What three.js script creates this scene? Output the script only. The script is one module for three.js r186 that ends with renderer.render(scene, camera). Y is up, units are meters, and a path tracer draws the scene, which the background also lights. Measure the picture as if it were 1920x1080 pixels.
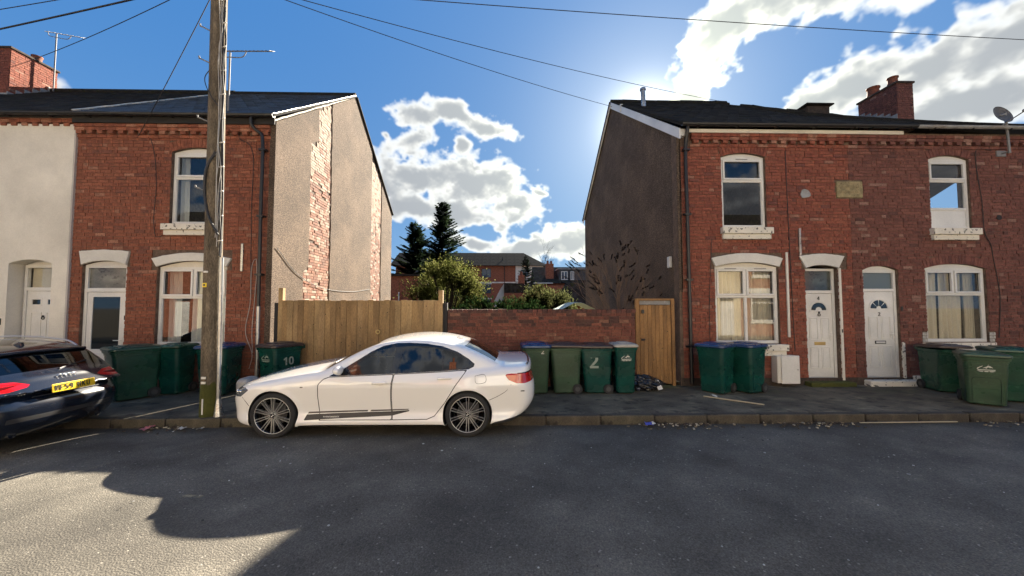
import * as THREE from 'three';
import { mergeGeometries } from 'three/addons/utils/BufferGeometryUtils.js';
import { RoundedBoxGeometry } from 'three/addons/geometries/RoundedBoxGeometry.js';
import { TextGeometry } from 'three/addons/geometries/TextGeometry.js';
import { FontLoader } from 'three/addons/loaders/FontLoader.js';

// ---------------------------------------------------------------- camera, sky, sun, exposure
const scene = new THREE.Scene();
const camera = new THREE.PerspectiveCamera(2 * Math.atan(540 / 690) * 180 / Math.PI, 16 / 9, 0.05, 900);
camera.position.set(0, 1.95, 0);
camera.rotation.order = 'YXZ';
camera.rotation.set(Math.atan(32 / 690), -Math.atan(15 / 690), 0);
const EXPOSURE = 11.7;
const renderer = new THREE.WebGLRenderer({ antialias: true });
renderer.toneMapping = THREE.LinearToneMapping;
renderer.toneMappingExposure = EXPOSURE;
renderer.shadowMap.enabled = true;
const SUN_AZ = 21.5 * Math.PI / 180, SUN_EL = 24.9 * Math.PI / 180;
const sunDir = new THREE.Vector3(Math.sin(SUN_AZ) * Math.cos(SUN_EL), Math.sin(SUN_EL), -Math.cos(SUN_AZ) * Math.cos(SUN_EL));
const sun = new THREE.DirectionalLight(new THREE.Color().setRGB(1, 0.89, 0.73), 2.3);
sun.position.copy(sunDir).multiplyScalar(80); sun.target.position.set(0, 0, -6);
sun.castShadow = true; sun.shadow.radius = 1.2; sun.shadow.mapSize.set(4096, 4096);
Object.assign(sun.shadow.camera, { left: -40, right: 40, top: 40, bottom: -40, near: 1, far: 220 });
scene.add(sun, sun.target);

// ---------------------------------------------------------------- noise
function rng(seed) { let a = seed >>> 0; return () => { a = (a + 0x6D2B79F5) | 0; let t = Math.imul(a ^ (a >>> 15), 1 | a); t = (t + Math.imul(t ^ (t >>> 7), 61 | t)) ^ t; return ((t ^ (t >>> 14)) >>> 0) / 4294967296; }; }
const R = rng(20240517);
const rr = (a, b) => a + (b - a) * R();
const clamp = (x, a = 0, b = 1) => Math.min(b, Math.max(a, x));
const lerp = (a, b, t) => a + (b - a) * t;
const sstep = (a, b, x) => { const t = clamp((x - a) / (b - a)); return t * t * (3 - 2 * t); };
function h3(x, y, z) { let n = Math.imul(x, 374761393) ^ Math.imul(y, 668265263) ^ Math.imul(z, 1274126177); n = Math.imul(n ^ (n >>> 13), 1274126177); return ((n ^ (n >>> 16)) >>> 0) / 4294967296; }
function vnoise3(x, y, z) {
  const xi = Math.floor(x), yi = Math.floor(y), zi = Math.floor(z); let u = x - xi, v = y - yi, w = z - zi;
  u = u * u * (3 - 2 * u); v = v * v * (3 - 2 * v); w = w * w * (3 - 2 * w);
  const l = (a, b, t) => a + (b - a) * t;
  return l(l(l(h3(xi, yi, zi), h3(xi + 1, yi, zi), u), l(h3(xi, yi + 1, zi), h3(xi + 1, yi + 1, zi), u), v), l(l(h3(xi, yi, zi + 1), h3(xi + 1, yi, zi + 1), u), l(h3(xi, yi + 1, zi + 1), h3(xi + 1, yi + 1, zi + 1), u), v), w);
}
function fbm3(x, y, z, oct) { let s = 0, a = 0.5, n = 0; for (let i = 0; i < oct; i++) { s += a * vnoise3(x, y, z); n += a; a *= 0.5; x = x * 2.03 + 17.1; y = y * 2.03 + 5.3; z = z * 2.03 + 9.7; } return s / n; }
// noise that tiles over [0,1): p lattice cells a side
function tnoise(u, v, p, seed) { const x = u * p, y = v * p, xi = Math.floor(x), yi = Math.floor(y); let a = x - xi, b = y - yi; a = a * a * (3 - 2 * a); b = b * b * (3 - 2 * b); const m = (i) => ((i % p) + p) % p; const c = (i, j) => h3(m(i), m(j), seed); return lerp(lerp(c(xi, yi), c(xi + 1, yi), a), lerp(c(xi, yi + 1), c(xi + 1, yi + 1), a), b); }
function tfbm(u, v, p, oct, seed) { let s = 0, a = 0.5, n = 0; for (let i = 0; i < oct; i++) { s += a * tnoise(u, v, p, seed + i * 31); n += a; a *= 0.55; p *= 2; } return s / n; }

// ---------------------------------------------------------------- sky: clear blue with broken cumulus, brighter round the sun
function makeSky() {
  const W = 2816, H = 1408, data = new Float32Array(W * H * 4);
  const D2R = Math.PI / 180;
  // clouds: azimuth (0 = straight over the gap, + to the right), elevation, half-width, half-height in degrees, turn
  const clouds = [
    [-13.5, 27.2, 4.0, 1.8, 8], [-8, 27.6, 4.5, 2.0, -14], [-2.5, 25.8, 4.5, 1.4, -8], [-14.5, 23.6, 3.6, 1.3, 20], [-6.5, 23.8, 1.2, 1.0, 0], [-18, 23.9, .9, .55, -25],
    [-13, 18.6, 9.0, 3.6, 0], [-4, 18.2, 8.5, 4.0, -12], [-10, 14.2, 11, 2.6, -6], [1.5, 15.2, 4.5, 2.4, 0], [-24, 15.5, 9, 4, 0], [5.8, 17.0, 1.2, .5, -20],
    [-5.5, 9.6, 4.5, 1.4, -12], [3, 8.8, 4.5, 1.9, 12], [10, 9.6, 5.5, 2.6, 0], [17, 8, 6, 2.5, 0],
    [27.6, 27.0, 2.4, 2.4, 0], [29.4, 30.0, 3.2, 3.4, 40], [32.5, 33.6, 4.4, 3.2, 20], [38.5, 35.2, 6.5, 3.0, 0], [44, 33.6, 6.5, 3.2, -10], [48.5, 31.5, 3.5, 2.2, -30],
    [40.5, 23.2, 3.2, 2.2, 20], [44.8, 23.8, 4.0, 3.0, 10], [50, 23.0, 4.5, 3.4, 15], [55.5, 23.0, 4.2, 3.2, 10], [53, 19, 8, 2.6, 0], [61, 22, 6, 4, 0],
    [-51.5, 19.6, 2.8, 2.6, 20], [-47.8, 18.6, 3.0, 2.2, 0], [-56, 18, 5, 3, 0],
  ];
  const q = rng(77);
  for (let i = 0; i < 46; i++) { const az = 75 + q() * 210, el = 7 + q() * q() * 55, s = 3 + q() * 7; clouds.push([az > 180 ? az - 360 : az, el, s * 1.6, s * 0.6, q() * 30 - 15]); if (q() < 0.7) clouds.push([(az > 180 ? az - 360 : az) + s, el + 1.5, s, s * 0.5, 0]); }
  function row(j) {
    const el = ((j + 0.5) / H - 0.5) * Math.PI, y = Math.sin(el), ce = Math.cos(el);
    for (let i = 0; i < W; i++) {
      const a = ((i + 0.5) / W - 0.5) * 2 * Math.PI, x = Math.cos(a) * ce, z = Math.sin(a) * ce, o = (j * W + i) * 4;
      const c = x * sunDir.x + y * sunDir.y + z * sunDir.z, e = Math.max(0, y);
      const t = Math.pow(1 - e, 3.2);
      let r = lerp(0.055, 0.28, t), g = lerp(0.235, 0.52, t), b = lerp(0.62, 0.80, t);
      const g1 = Math.exp(-(1 - c) * 7), g2 = Math.exp(-(1 - c) * 45), g3 = Math.exp(-(1 - c) * 420);
      r += 0.15 * g1 + 0.38 * g2 + 2.2 * g3; g += 0.15 * g1 + 0.36 * g2 + 2.1 * g3; b += 0.10 * g1 + 0.28 * g2 + 1.75 * g3;
      if (el > -0.02) {
        const azd = Math.atan2(x, -z) / D2R, eld = el / D2R;
        let m = -9, near = false;
        for (const k of clouds) {
          let dx = azd - k[0]; if (dx > 180) dx -= 360; if (dx < -180) dx += 360; dx *= Math.cos(k[1] * D2R); const dy = eld - k[1];
          if (Math.abs(dx) > k[2] * 2.2 + 2 || Math.abs(dy) > (k[2] + k[3]) * 1.5 + 2) continue;
          const s = Math.sin(k[4] * D2R), cc = Math.cos(k[4] * D2R), u = (dx * cc + dy * s) / k[2], v = (-dx * s + dy * cc) / k[3];
          const d = 1 - Math.sqrt(u * u + v * v * (v < 0 ? 1.3 : 1)); near = true; m = m < -8 ? d : Math.max(m, d) + 0.12 * Math.exp(-4 * Math.abs(m - d));
        }
        if (near && m > -1.1) {
          const n = fbm3(x * 16 + 3, y * 21, z * 16, 3), f = fbm3(x * 60, y * 74 + 4, z * 60, 6), w = fbm3(x * 30 + f * 0.9, y * 42 + f * 0.5, z * 30 + f * 0.7, 5);
          const d = m * 1.0 + (n - 0.5) * 0.75 + (w - 0.5) * 0.95 + (f - 0.5) * 0.75 + 0.05;
          if (d > 0) {
            const al = 1 - Math.exp(-d * (2.2 + 9 * d)), tk = clamp(m * 0.85 + 0.30 + (w - 0.5) * 1.1 + (n - 0.5) * 0.7 + (f - 0.5) * 0.25), thick = tk * tk * (3 - 2 * tk) * sstep(0.05, 0.6, d);
            const lit = 1.0 + 0.5 * g1 + 1.2 * g2;
            const R0 = lerp(1.22, 0.42, thick) * lit, G0 = lerp(1.20, 0.45, thick) * lit, B0 = lerp(1.14, 0.50, thick) * (1 + 0.35 * g1 + 0.7 * g2);
            r = lerp(r, R0, al); g = lerp(g, G0, al); b = lerp(b, B0, al);
          }
        }
      }
      data[o] = r / EXPOSURE; data[o + 1] = g / EXPOSURE; data[o + 2] = b / EXPOSURE; data[o + 3] = 1;
    }
  }
  for (let j = 0; j < H; j++) row(j);
  const sky = new THREE.DataTexture(data, W, H, THREE.RGBAFormat, THREE.FloatType);
  sky.mapping = THREE.EquirectangularReflectionMapping; sky.magFilter = sky.minFilter = THREE.LinearFilter; sky.needsUpdate = true;
  scene.background = sky; scene.environment = sky;
}
makeSky();

// ---------------------------------------------------------------- helpers
const taken = {};
function numbered(n) { const k = taken[n] = (taken[n] ?? -1) + 1; return k ? `${n}_${String(k).padStart(3, '0')}` : n; }
function mesh(name, geo, mat, parent) { const m = new THREE.Mesh(geo, mat); m.name = name; m.castShadow = m.receiveShadow = true; parent?.add(m); return m; }
function top(o, name, label, category, group, kind) { o.name = numbered(name); o.userData = {}; if (label) o.userData.label = label; if (category) o.userData.category = category; if (group) o.userData.group = group; if (kind) o.userData.kind = kind; scene.add(o); return o; }
function thing(name, label, category, pos = [0, 0, 0], turn = 0, group) { const g = new THREE.Group(); g.position.set(...pos); g.rotation.y = turn; return top(g, name, label, category, group); }
function structure(name, geo, mat) { const m = mesh(name, geo, mat); return top(m, name, null, null, null, 'structure'); }
const flat = (g) => (g.index ? g.toNonIndexed() : g);
// uv in metres from the face's own direction
function uvm(geo, ox = 0, oy = 0) {
  const g = flat(geo), p = g.attributes.position, uv = new Float32Array(p.count * 2), a = new THREE.Vector3(), b = new THREE.Vector3(), c = new THREE.Vector3(), n = new THREE.Vector3();
  for (let i = 0; i < p.count; i += 3) {
    a.fromBufferAttribute(p, i); b.fromBufferAttribute(p, i + 1); c.fromBufferAttribute(p, i + 2);
    n.copy(b).sub(a).cross(c.clone().sub(a)); const ax = Math.abs(n.x), ay = Math.abs(n.y), az = Math.abs(n.z);
    [a, b, c].forEach((v, k) => { let s, t; if (az >= ax && az >= ay) { s = v.x; t = v.y; } else if (ax >= ay) { s = v.z; t = v.y; } else { s = v.x; t = v.z; } uv[(i + k) * 2] = s + ox; uv[(i + k) * 2 + 1] = t + oy; });
  }
  g.setAttribute('uv', new THREE.BufferAttribute(uv, 2)); return g;
}
function clean(g) { const f = flat(g); for (const k of Object.keys(f.attributes)) if (!['position', 'normal', 'uv', 'color'].includes(k)) f.deleteAttribute(k); return f; }
const join = (list) => mergeGeometries(list.map(clean));
function bx(x0, x1, y0, y1, z0, z1) { const g = new THREE.BoxGeometry(Math.abs(x1 - x0), Math.abs(y1 - y0), Math.abs(z1 - z0)); g.translate((x0 + x1) / 2, (y0 + y1) / 2, (z0 + z1) / 2); return uvm(g); }
function rbx(x0, x1, y0, y1, z0, z1, r = 0.006, s = 2) { const g = new RoundedBoxGeometry(x1 - x0, y1 - y0, z1 - z0, s, Math.min(r, (x1 - x0) / 2.01, (y1 - y0) / 2.01, (z1 - z0) / 2.01)); g.translate((x0 + x1) / 2, (y0 + y1) / 2, (z0 + z1) / 2); return uvm(g); }
function tube(pts, r, seg = 8, n) { const c = new THREE.CatmullRomCurve3(pts.map((p) => new THREE.Vector3(...p))); return flat(new THREE.TubeGeometry(c, n ?? Math.max(2, pts.length * 6), r, seg, false)); }
function bar(a, b, r0, r1 = r0, seg = 10) { const A = new THREE.Vector3(...a), B = new THREE.Vector3(...b), L = A.distanceTo(B), g = new THREE.CylinderGeometry(r1, r0, L, seg); g.applyQuaternion(new THREE.Quaternion().setFromUnitVectors(new THREE.Vector3(0, 1, 0), B.clone().sub(A).normalize())); g.translate((A.x + B.x) / 2, (A.y + B.y) / 2, (A.z + B.z) / 2); return flat(g); }
function poly(pts, depth, bevel = 0) { const s = new THREE.Shape(pts.map((p) => new THREE.Vector2(p[0], p[1]))); return uvm(new THREE.ExtrudeGeometry(s, { depth, bevelEnabled: bevel > 0, bevelSize: bevel, bevelThickness: bevel, bevelSegments: 1, bevelOffset: -bevel })); }
function tint(geo, c) { const n = geo.attributes.position.count, a = new Float32Array(n * 3); for (let i = 0; i < n; i++) { a[i * 3] = c[0]; a[i * 3 + 1] = c[1]; a[i * 3 + 2] = c[2]; } geo.setAttribute('color', new THREE.BufferAttribute(a, 3)); return geo; }

// ---------------------------------------------------------------- textures and materials
function dataTex(size, metres, fn, srgb) {
  const d = new Uint8Array(size * size * 4);
  for (let j = 0; j < size; j++) for (let i = 0; i < size; i++) { const c = fn((i + 0.5) / size, (j + 0.5) / size), o = (j * size + i) * 4; if (typeof c === 'number') d[o] = d[o + 1] = d[o + 2] = clamp(c) * 255; else { d[o] = clamp(c[0]) * 255; d[o + 1] = clamp(c[1]) * 255; d[o + 2] = clamp(c[2]) * 255; } d[o + 3] = 255; }
  const t = new THREE.DataTexture(d, size, size); t.wrapS = t.wrapT = THREE.RepeatWrapping; t.magFilter = THREE.LinearFilter; t.minFilter = THREE.LinearMipmapLinearFilter; t.generateMipmaps = true; t.repeat.set(1 / metres[0], 1 / metres[1]); if (srgb) t.colorSpace = THREE.SRGBColorSpace; t.needsUpdate = true; return t;
}
const C = (r, g, b) => new THREE.Color().setRGB(r, g, b);
function mat(color, rough, extra = {}) { return new THREE.MeshPhysicalMaterial({ color: C(...color), roughness: rough, side: THREE.DoubleSide, ...extra }); }
const T = {};
{
  const stones = (u, v, p, seed) => { let best = 9, id = 0; const x = u * p, y = v * p, xi = Math.floor(x), yi = Math.floor(y), m = (k) => ((k % p) + p) % p; for (let a = -1; a < 2; a++) for (let b = -1; b < 2; b++) { const cx = xi + a, cy = yi + b, dx = cx + h3(m(cx), m(cy), seed) - x, dy = cy + h3(m(cx), m(cy), seed + 7) - y, d = dx * dx + dy * dy; if (d < best) { best = d; id = h3(m(cx), m(cy), seed + 13); } } return [Math.sqrt(best), id]; };
  T.asphalt = dataTex(1024, [3.1, 3.1], (u, v) => { const [d, id] = stones(u, v, 210, 3), n = tfbm(u, v, 6, 5, 9), f = tnoise(u, v, 512, 5); const s = (id - 0.5) * 0.24 * (1 - sstep(0.35, 0.6, d)) + (id > 0.994 ? 0.34 : 0); const k = 0.66 + (n - 0.5) * 0.34 + s + (f - 0.5) * 0.14; return [k, k * 0.99, k * 0.965]; }, true);
  T.asphaltBump = dataTex(1024, [3.1, 3.1], (u, v) => { const [d, id] = stones(u, v, 210, 3); return 0.25 + (0.35 + 0.4 * id) * (1 - sstep(0.1, 0.6, d)) + 0.1 * tnoise(u, v, 512, 5); });
  T.slab = dataTex(512, [2.3, 2.3], (u, v) => { const n = tfbm(u, v, 5, 6, 21), f = tnoise(u, v, 256, 4), s = tfbm(u, v, 14, 3, 77); let k = 0.62 + (n - 0.5) * 0.55 + (f - 0.5) * 0.14; if (s > 0.66) k -= (s - 0.66) * 1.4; return [k, k * 0.985, k * 0.94]; }, true);
  T.dash = dataTex(1024, [2.2, 2.2], (u, v) => { const [d, id] = stones(u, v, 170, 41), n = tfbm(u, v, 4, 5, 15); let k = 0.62 + (id - 0.5) * 0.62 * (1 - sstep(0.3, 0.65, d)) + (n - 0.5) * 0.3 - 0.16 * sstep(0.45, 0.75, d); return [k, k * (0.95 + 0.06 * id), k * (0.86 + 0.14 * id)]; }, true);
  T.dashBump = dataTex(1024, [2.2, 2.2], (u, v) => { const [d, id] = stones(u, v, 170, 41); return (0.4 + 0.6 * id) * (1 - sstep(0.05, 0.65, d)); });
  T.grain = dataTex(512, [0.9, 0.9], (u, v) => { const n = tfbm(u, v, 12, 4, 51), f = tnoise(u, v, 200, 8), s = tnoise(u, v, 60, 12); const k = 0.80 + (n - 0.5) * 0.42 + (f - 0.5) * 0.22 - (s > 0.84 ? 0.2 : 0); return [k, k, k]; }, true);
  T.grainBump = dataTex(512, [0.9, 0.9], (u, v) => 0.5 + 0.6 * (tfbm(u, v, 16, 4, 51) - 0.5) + 0.4 * (tnoise(u, v, 180, 8) - 0.5));
  T.soft = dataTex(512, [2.7, 2.7], (u, v) => { const n = tfbm(u, v, 4, 6, 61), f = tnoise(u, v, 250, 3); const k = 0.9 + (n - 0.5) * 0.2 + (f - 0.5) * 0.05; return [k, k * 0.995, k * 0.98]; }, true);
  T.chip = dataTex(512, [1.1, 1.1], (u, v) => { const n = tfbm(u, v, 7, 6, 71), s = tfbm(u, v, 20, 4, 5); let k = 0.94 + (n - 0.5) * 0.12; if (s > 0.66) k = lerp(k, 0.42, sstep(0.66, 0.71, s)); return [k, k * 0.985, k * 0.95]; }, true);
  T.wood = dataTex(512, [0.5, 1.9], (u, v) => { const w = tfbm(u, v * 0.999, 3, 3, 81), g = tnoise(u + 0.02 * Math.sin(v * 12.566), v, 64, 7) * 0.5 + tnoise(u, v, 128, 9) * 0.3; let k = 0.74 + (w - 0.5) * 0.34 + (g - 0.4) * 0.3; const kx = ((u * 4) % 1) - 0.5, ky = ((v * 5 + Math.floor(u * 4) * 0.37) % 1) - 0.5, kn = Math.hypot(kx * 1.0, ky * 3.0); if (h3(Math.floor(u * 4), Math.floor((v * 5 + Math.floor(u * 4) * 0.37) % 5), 3) > 0.45) k -= 0.5 * (1 - sstep(0.04, 0.13, kn)); return [k, k * 0.96, k * 0.9]; }, true);
  T.woodBump = dataTex(512, [0.5, 1.9], (u, v) => 0.5 + 0.5 * (tnoise(u, v * 0.1, 128, 9) - 0.5) + 0.4 * (tnoise(u, v * 0.2, 64, 7) - 0.5));
  T.slate = dataTex(512, [1.7, 1.7], (u, v) => { const n = tfbm(u, v, 8, 5, 91), m = tfbm(u, v, 5, 5, 191); let k = 0.72 + (n - 0.5) * 0.6; return m > 0.62 ? [k * 0.95, k, k * 0.7] : [k, k, k]; }, true);
  T.bark = dataTex(512, [0.7, 2.4], (u, v) => { const g = tnoise(u, v, 90, 7) * 0.5 + tfbm(u, v, 24, 3, 13) * 0.5, w = tfbm(u, v, 4, 4, 101); const k = 0.68 + (g - 0.5) * 0.5 + (w - 0.5) * 0.4; return [k, k * 0.98, k * 0.93]; }, true);
  T.coat = dataTex(512, [1.4, 1.4], (u, v) => { const n = tfbm(u, v, 5, 6, 111), s = tfbm(u, v, 30, 3, 17); const q = tfbm(u, v, 3, 5, 119); let k = 0.84 + (n - 0.5) * 0.5 + (s > 0.7 ? 0.14 : 0); const d = sstep(0.56, 0.68, q); return [lerp(k, 0.95, d * 0.4), lerp(k, 0.9, d * 0.3), lerp(k, 0.82, d * 0.25)]; }, true);
  T.coatRough = dataTex(256, [1.4, 1.4], (u, v) => 0.62 + 0.7 * (tfbm(u, v, 6, 5, 121) - 0.5));
  T.soil = dataTex(512, [2.9, 2.9], (u, v) => { const n = tfbm(u, v, 9, 6, 131); return [0.55 + n * 0.45, 0.55 + n * 0.4, 0.45 + n * 0.35]; }, true);
}
const bump = (t, s) => ({ bumpMap: t, bumpScale: s });
const M = {
  asphalt: mat([0.295, 0.272, 0.228], 0.92, { map: T.asphalt, vertexColors: true, ...bump(T.asphaltBump, 0.0045) }),
  pavement: mat([0.33, 0.285, 0.205], 0.9, { map: T.slab, vertexColors: true, ...bump(T.grainBump, 0.003) }),
  kerb: mat([0.24, 0.205, 0.158], 0.9, { map: T.slab, ...bump(T.grainBump, 0.004) }),
  dash: mat([0.335, 0.24, 0.18], 0.95, { map: T.dash, ...bump(T.dashBump, 0.012) }),
  mortar: mat([0.20, 0.135, 0.095], 0.95, { map: T.grain, ...bump(T.grainBump, 0.003) }),
  mortarPale: mat([0.16, 0.115, 0.085], 0.95, { map: T.grain }),
  mortarDark: mat([0.085, 0.06, 0.045], 0.95, { map: T.grain }),
  brickMix: mat([1, 1, 1], 0.9, { map: T.grain, vertexColors: true, ...bump(T.grainBump, 0.004) }),
  cream: mat([0.81, 0.775, 0.70], 0.85, { map: T.soft, ...bump(T.grainBump, 0.002) }),
  buff: mat([0.74, 0.63, 0.44], 0.85, { map: T.soft, ...bump(T.grainBump, 0.002) }),
  rubble: mat([0.62, 0.56, 0.47], 0.95, { map: T.soil, ...bump(T.grainBump, 0.02) }),
  whitePaint: mat([0.78, 0.765, 0.72], 0.75, { map: T.soft, ...bump(T.grainBump, 0.004) }),
  chipped: mat([0.76, 0.74, 0.69], 0.8, { map: T.chip, ...bump(T.grainBump, 0.004) }),
  upvc: mat([0.78, 0.78, 0.765], 0.32, { map: T.soft, clearcoat: 0.25, clearcoatRoughness: 0.3 }),
  glass: mat([0.93, 0.96, 0.95], 0.0, { transmission: 1, thickness: 0, ior: 1.72 }),
  frosted: mat([0.32, 0.35, 0.33], 0.18, { ior: 1.6 }),
  darkGlass: mat([0.012, 0.016, 0.018], 0.04, { ior: 1.6 }),
  interior: mat([0.16, 0.14, 0.12], 0.95),
  curtain: mat([0.62, 0.54, 0.42], 0.95, { map: T.soft }),
  netCurtain: mat([0.55, 0.56, 0.54], 0.95, { map: T.soft }),
  slate: mat([0.042, 0.04, 0.037], 0.95, { specularIntensity: 0.35, map: T.slate, ...bump(T.grainBump, 0.004) }),
  slateNew: mat([0.042, 0.05, 0.062], 0.42, { map: T.slate }),
  lead: mat([0.3, 0.31, 0.32], 0.6, { map: T.coat }),
  black: mat([0.012, 0.012, 0.013], 0.4),
  blackMatt: mat([0.015, 0.014, 0.014], 0.8),
  grey: mat([0.2, 0.2, 0.2], 0.6),
  galvanised: mat([0.5, 0.51, 0.51], 0.45, { metalness: 0.7, map: T.coat, roughnessMap: T.coatRough }),
  aerial: mat([0.22, 0.22, 0.22], 0.7, { metalness: 0.4 }),
  steel: mat([0.5, 0.5, 0.5], 0.35, { metalness: 0.9 }),
  chrome: mat([0.75, 0.76, 0.77], 0.14, { metalness: 1 }),
  brass: mat([0.55, 0.42, 0.18], 0.35, { metalness: 0.8 }),
  pole: mat([0.26, 0.215, 0.16], 0.95, { map: T.bark, ...bump(T.bark, 0.012) }),
  moss: mat([0.10, 0.115, 0.025], 0.98, { map: T.soil, ...bump(T.grainBump, 0.01) }),
  rubber: mat([0.018, 0.018, 0.018], 0.85, bump(T.grainBump, 0.002)),
  wire: mat([0.02, 0.02, 0.022], 0.6),
  wirePale: mat([0.42, 0.40, 0.36], 0.6),
  terracotta: mat([0.30, 0.10, 0.05], 0.85, { map: T.grain }),
  stone: mat([0.42, 0.34, 0.18], 0.9, { map: T.grain, ...bump(T.grainBump, 0.005) }),
  soil: mat([0.10, 0.08, 0.055], 0.95, { map: T.soil, ...bump(T.grainBump, 0.02) }),
};
const bodyAt = { whiteCast: M.upvc };

// ---------------------------------------------------------------- bricks
const PAL = {
  left: [[0.400, 0.135, 0.074], [0.370, 0.120, 0.066], [0.430, 0.150, 0.083], [0.335, 0.108, 0.062], [0.500, 0.230, 0.145], [0.290, 0.105, 0.068]],
  right: [[0.380, 0.112, 0.067], [0.350, 0.100, 0.062], [0.410, 0.128, 0.076], [0.310, 0.090, 0.058], [0.470, 0.225, 0.155], [0.250, 0.085, 0.063]],
  dark: [[0.265, 0.098, 0.071], [0.240, 0.087, 0.064], [0.290, 0.110, 0.080], [0.205, 0.075, 0.058], [0.410, 0.225, 0.170], [0.155, 0.062, 0.050]],
  garden: [[0.310, 0.105, 0.068], [0.270, 0.090, 0.060], [0.350, 0.125, 0.077], [0.210, 0.078, 0.056], [0.400, 0.190, 0.120], [0.140, 0.064, 0.050]],
  pale: [[0.46, 0.31, 0.225], [0.50, 0.37, 0.28], [0.39, 0.21, 0.135], [0.33, 0.135, 0.078], [0.52, 0.42, 0.33], [0.26, 0.11, 0.068]],
  painted: [[0.76, 0.73, 0.66]],
};
const brickMats = {};
function brickMat(c) { const k = c.join(); return brickMats[k] ??= mat(c, 0.9, { map: T.grain, ...bump(T.grainBump, 0.004) }); }
const unitBricks = Array.from({ length: 5 }, (_, k) => { const g = new THREE.BoxGeometry(1, 1, 1).toNonIndexed(); const uv = g.attributes.uv; for (let i = 0; i < uv.count; i++) uv.setXY(i, uv.getX(i) * 0.215 + k * 0.23, uv.getY(i) * 0.066 + k * 0.31); return g; });
// an opening: rectangle x0..x1, y0..y1 with a segmental head of the given rise, and a ring of the given depth round the head
function opening(x0, x1, y0, y1, rise = 0, ring = 0, extra = {}) {
  const w = (x1 - x0) / 2, xc = (x0 + x1) / 2, rad = rise > 0 ? (w * w + rise * rise) / (2 * rise) : 0, yc = y1 + rise - rad, th = rise > 0 ? Math.asin(w / rad) : 0;
  return { x0, x1, y0, y1, rise, ring, xc, w, rad, yc, th, ...extra,
    span(y) { // what no ordinary brick may cover at the height y
      if (y < y0) return null;
      if (!rise) return y <= y1 + ring ? [x0 - (y > y1 ? extra.ear ?? 0 : 0), x1 + (y > y1 ? extra.ear ?? 0 : 0)] : null;
      const o = rad + ring, dy = y - yc; let h = Math.abs(dy) < o ? Math.sqrt(o * o - dy * dy) : 0; if (y < y1) h = w; else h = Math.min(h, Math.max(w, dy * Math.tan(th)));
      return h > 0 ? [xc - h, xc + h] : null;
    },
    path(grow = 0) { const p = new THREE.Path(); const a = x0 - grow, b = x1 + grow; p.moveTo(a, y0 - grow); p.lineTo(b, y0 - grow); p.lineTo(b, y1); if (rise) for (let i = 1; i < 12; i++) { const t = th * (1 - i / 6); p.lineTo(xc + (rad + grow) * Math.sin(t), yc + (rad + grow) * Math.cos(t)); } else p.lineTo(b, y1 + grow), p.lineTo(a, y1 + grow); p.lineTo(a, y1); p.closePath(); return p; } };
}
function layBricks(x0, x1, y0, y1, openings, keep, seed = 1, course = 0.075, pitch = 0.2275) {
  const q = rng(seed), out = [], rows = Math.round((y1 - y0) / course);
  for (let r = 0; r < rows; r++) {
    const a = y0 + r * course, ym = a + course / 2; let x = x0 - (r % 2 ? pitch / 2 : 0) - (q() < 0.3 ? pitch / 4 : 0);
    const cuts = openings.map((o) => o.span(ym)).filter(Boolean);
    while (x < x1) {
      const len = q() < 0.38 ? pitch / 2 : pitch; let segs = [[Math.max(x, x0), Math.min(x + len - 0.010, x1)]];
      for (const [c, d] of cuts) segs = segs.flatMap(([s, e]) => (e <= c || s >= d ? [[s, e]] : [[s, Math.min(e, c - 0.004)], [Math.max(s, d + 0.004), e]])).filter(([s, e]) => e - s > 0.02);
      for (const [s, e] of segs) if (e - s > 0.02 && (!keep || keep((s + e) / 2, ym))) out.push([s, e, a + 0.005, a + course - 0.005]);
      x += len;
    }
  }
  return out;
}
// bricks = [s0, s1, t0, t1] on a wall; place = function (s, t, w) -> world, turn about y; the nearest `singles` stand alone, the rest are one part
function putBricks(parent, bricks, frame, colour, singles, seed, proud = 0.004, deep = 0.03) {
  const q = rng(seed), list = bricks.map((b) => ({ b, c: colour((b[0] + b[1]) / 2, (b[2] + b[3]) / 2, q), w: proud * (q() * 2 - 0.6), j: (q() - 0.5) * 0.003, k: Math.floor(q() * 5), tone: q() }));
  const eye = camera.position; for (const e of list) { const p = frame.at((e.b[0] + e.b[1]) / 2, (e.b[2] + e.b[3]) / 2, 0); e.d = p.distanceTo(eye) - 0.8 * (e.b[1] - e.b[0]); }
  const near = [...list].sort((a, b) => a.d - b.d), alone = new Set(near.slice(0, singles)), rest = [];
  for (const e of list) {
    const [s0, s1, t0, t1] = e.b, ws = s1 - s0, ht = t1 - t0 + e.j, z1 = e.w, m = new THREE.Matrix4().makeRotationY(frame.turn), p = frame.at((s0 + s1) / 2, (t0 + t1) / 2, z1 - deep / 2);
    if (alone.has(e)) { const o = mesh('brick', unitBricks[e.k], brickMat(e.c), parent); o.position.copy(p); o.rotation.y = frame.turn; o.scale.set(ws, ht, deep); } else {
      const g = unitBricks[e.k].clone(); g.scale(ws, ht, deep); g.applyMatrix4(m); g.translate(p.x, p.y, p.z); rest.push(tint(g, e.c));
    }
  }
  if (rest.length) { const o = mesh('brickwork', mergeGeometries(rest), M.brickMix, parent); o.userData.kind = 'stuff'; }
}
const frontFrame = (z) => ({ turn: 0, at: (s, t, w) => new THREE.Vector3(s, t, z + w) });
const eastFrame = (x) => ({ turn: Math.PI / 2, at: (s, t, w) => new THREE.Vector3(x + w, t, -s) });   // s = depth from the street
const westFrame = (x) => ({ turn: -Math.PI / 2, at: (s, t, w) => new THREE.Vector3(x - w, t, -s) });
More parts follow.
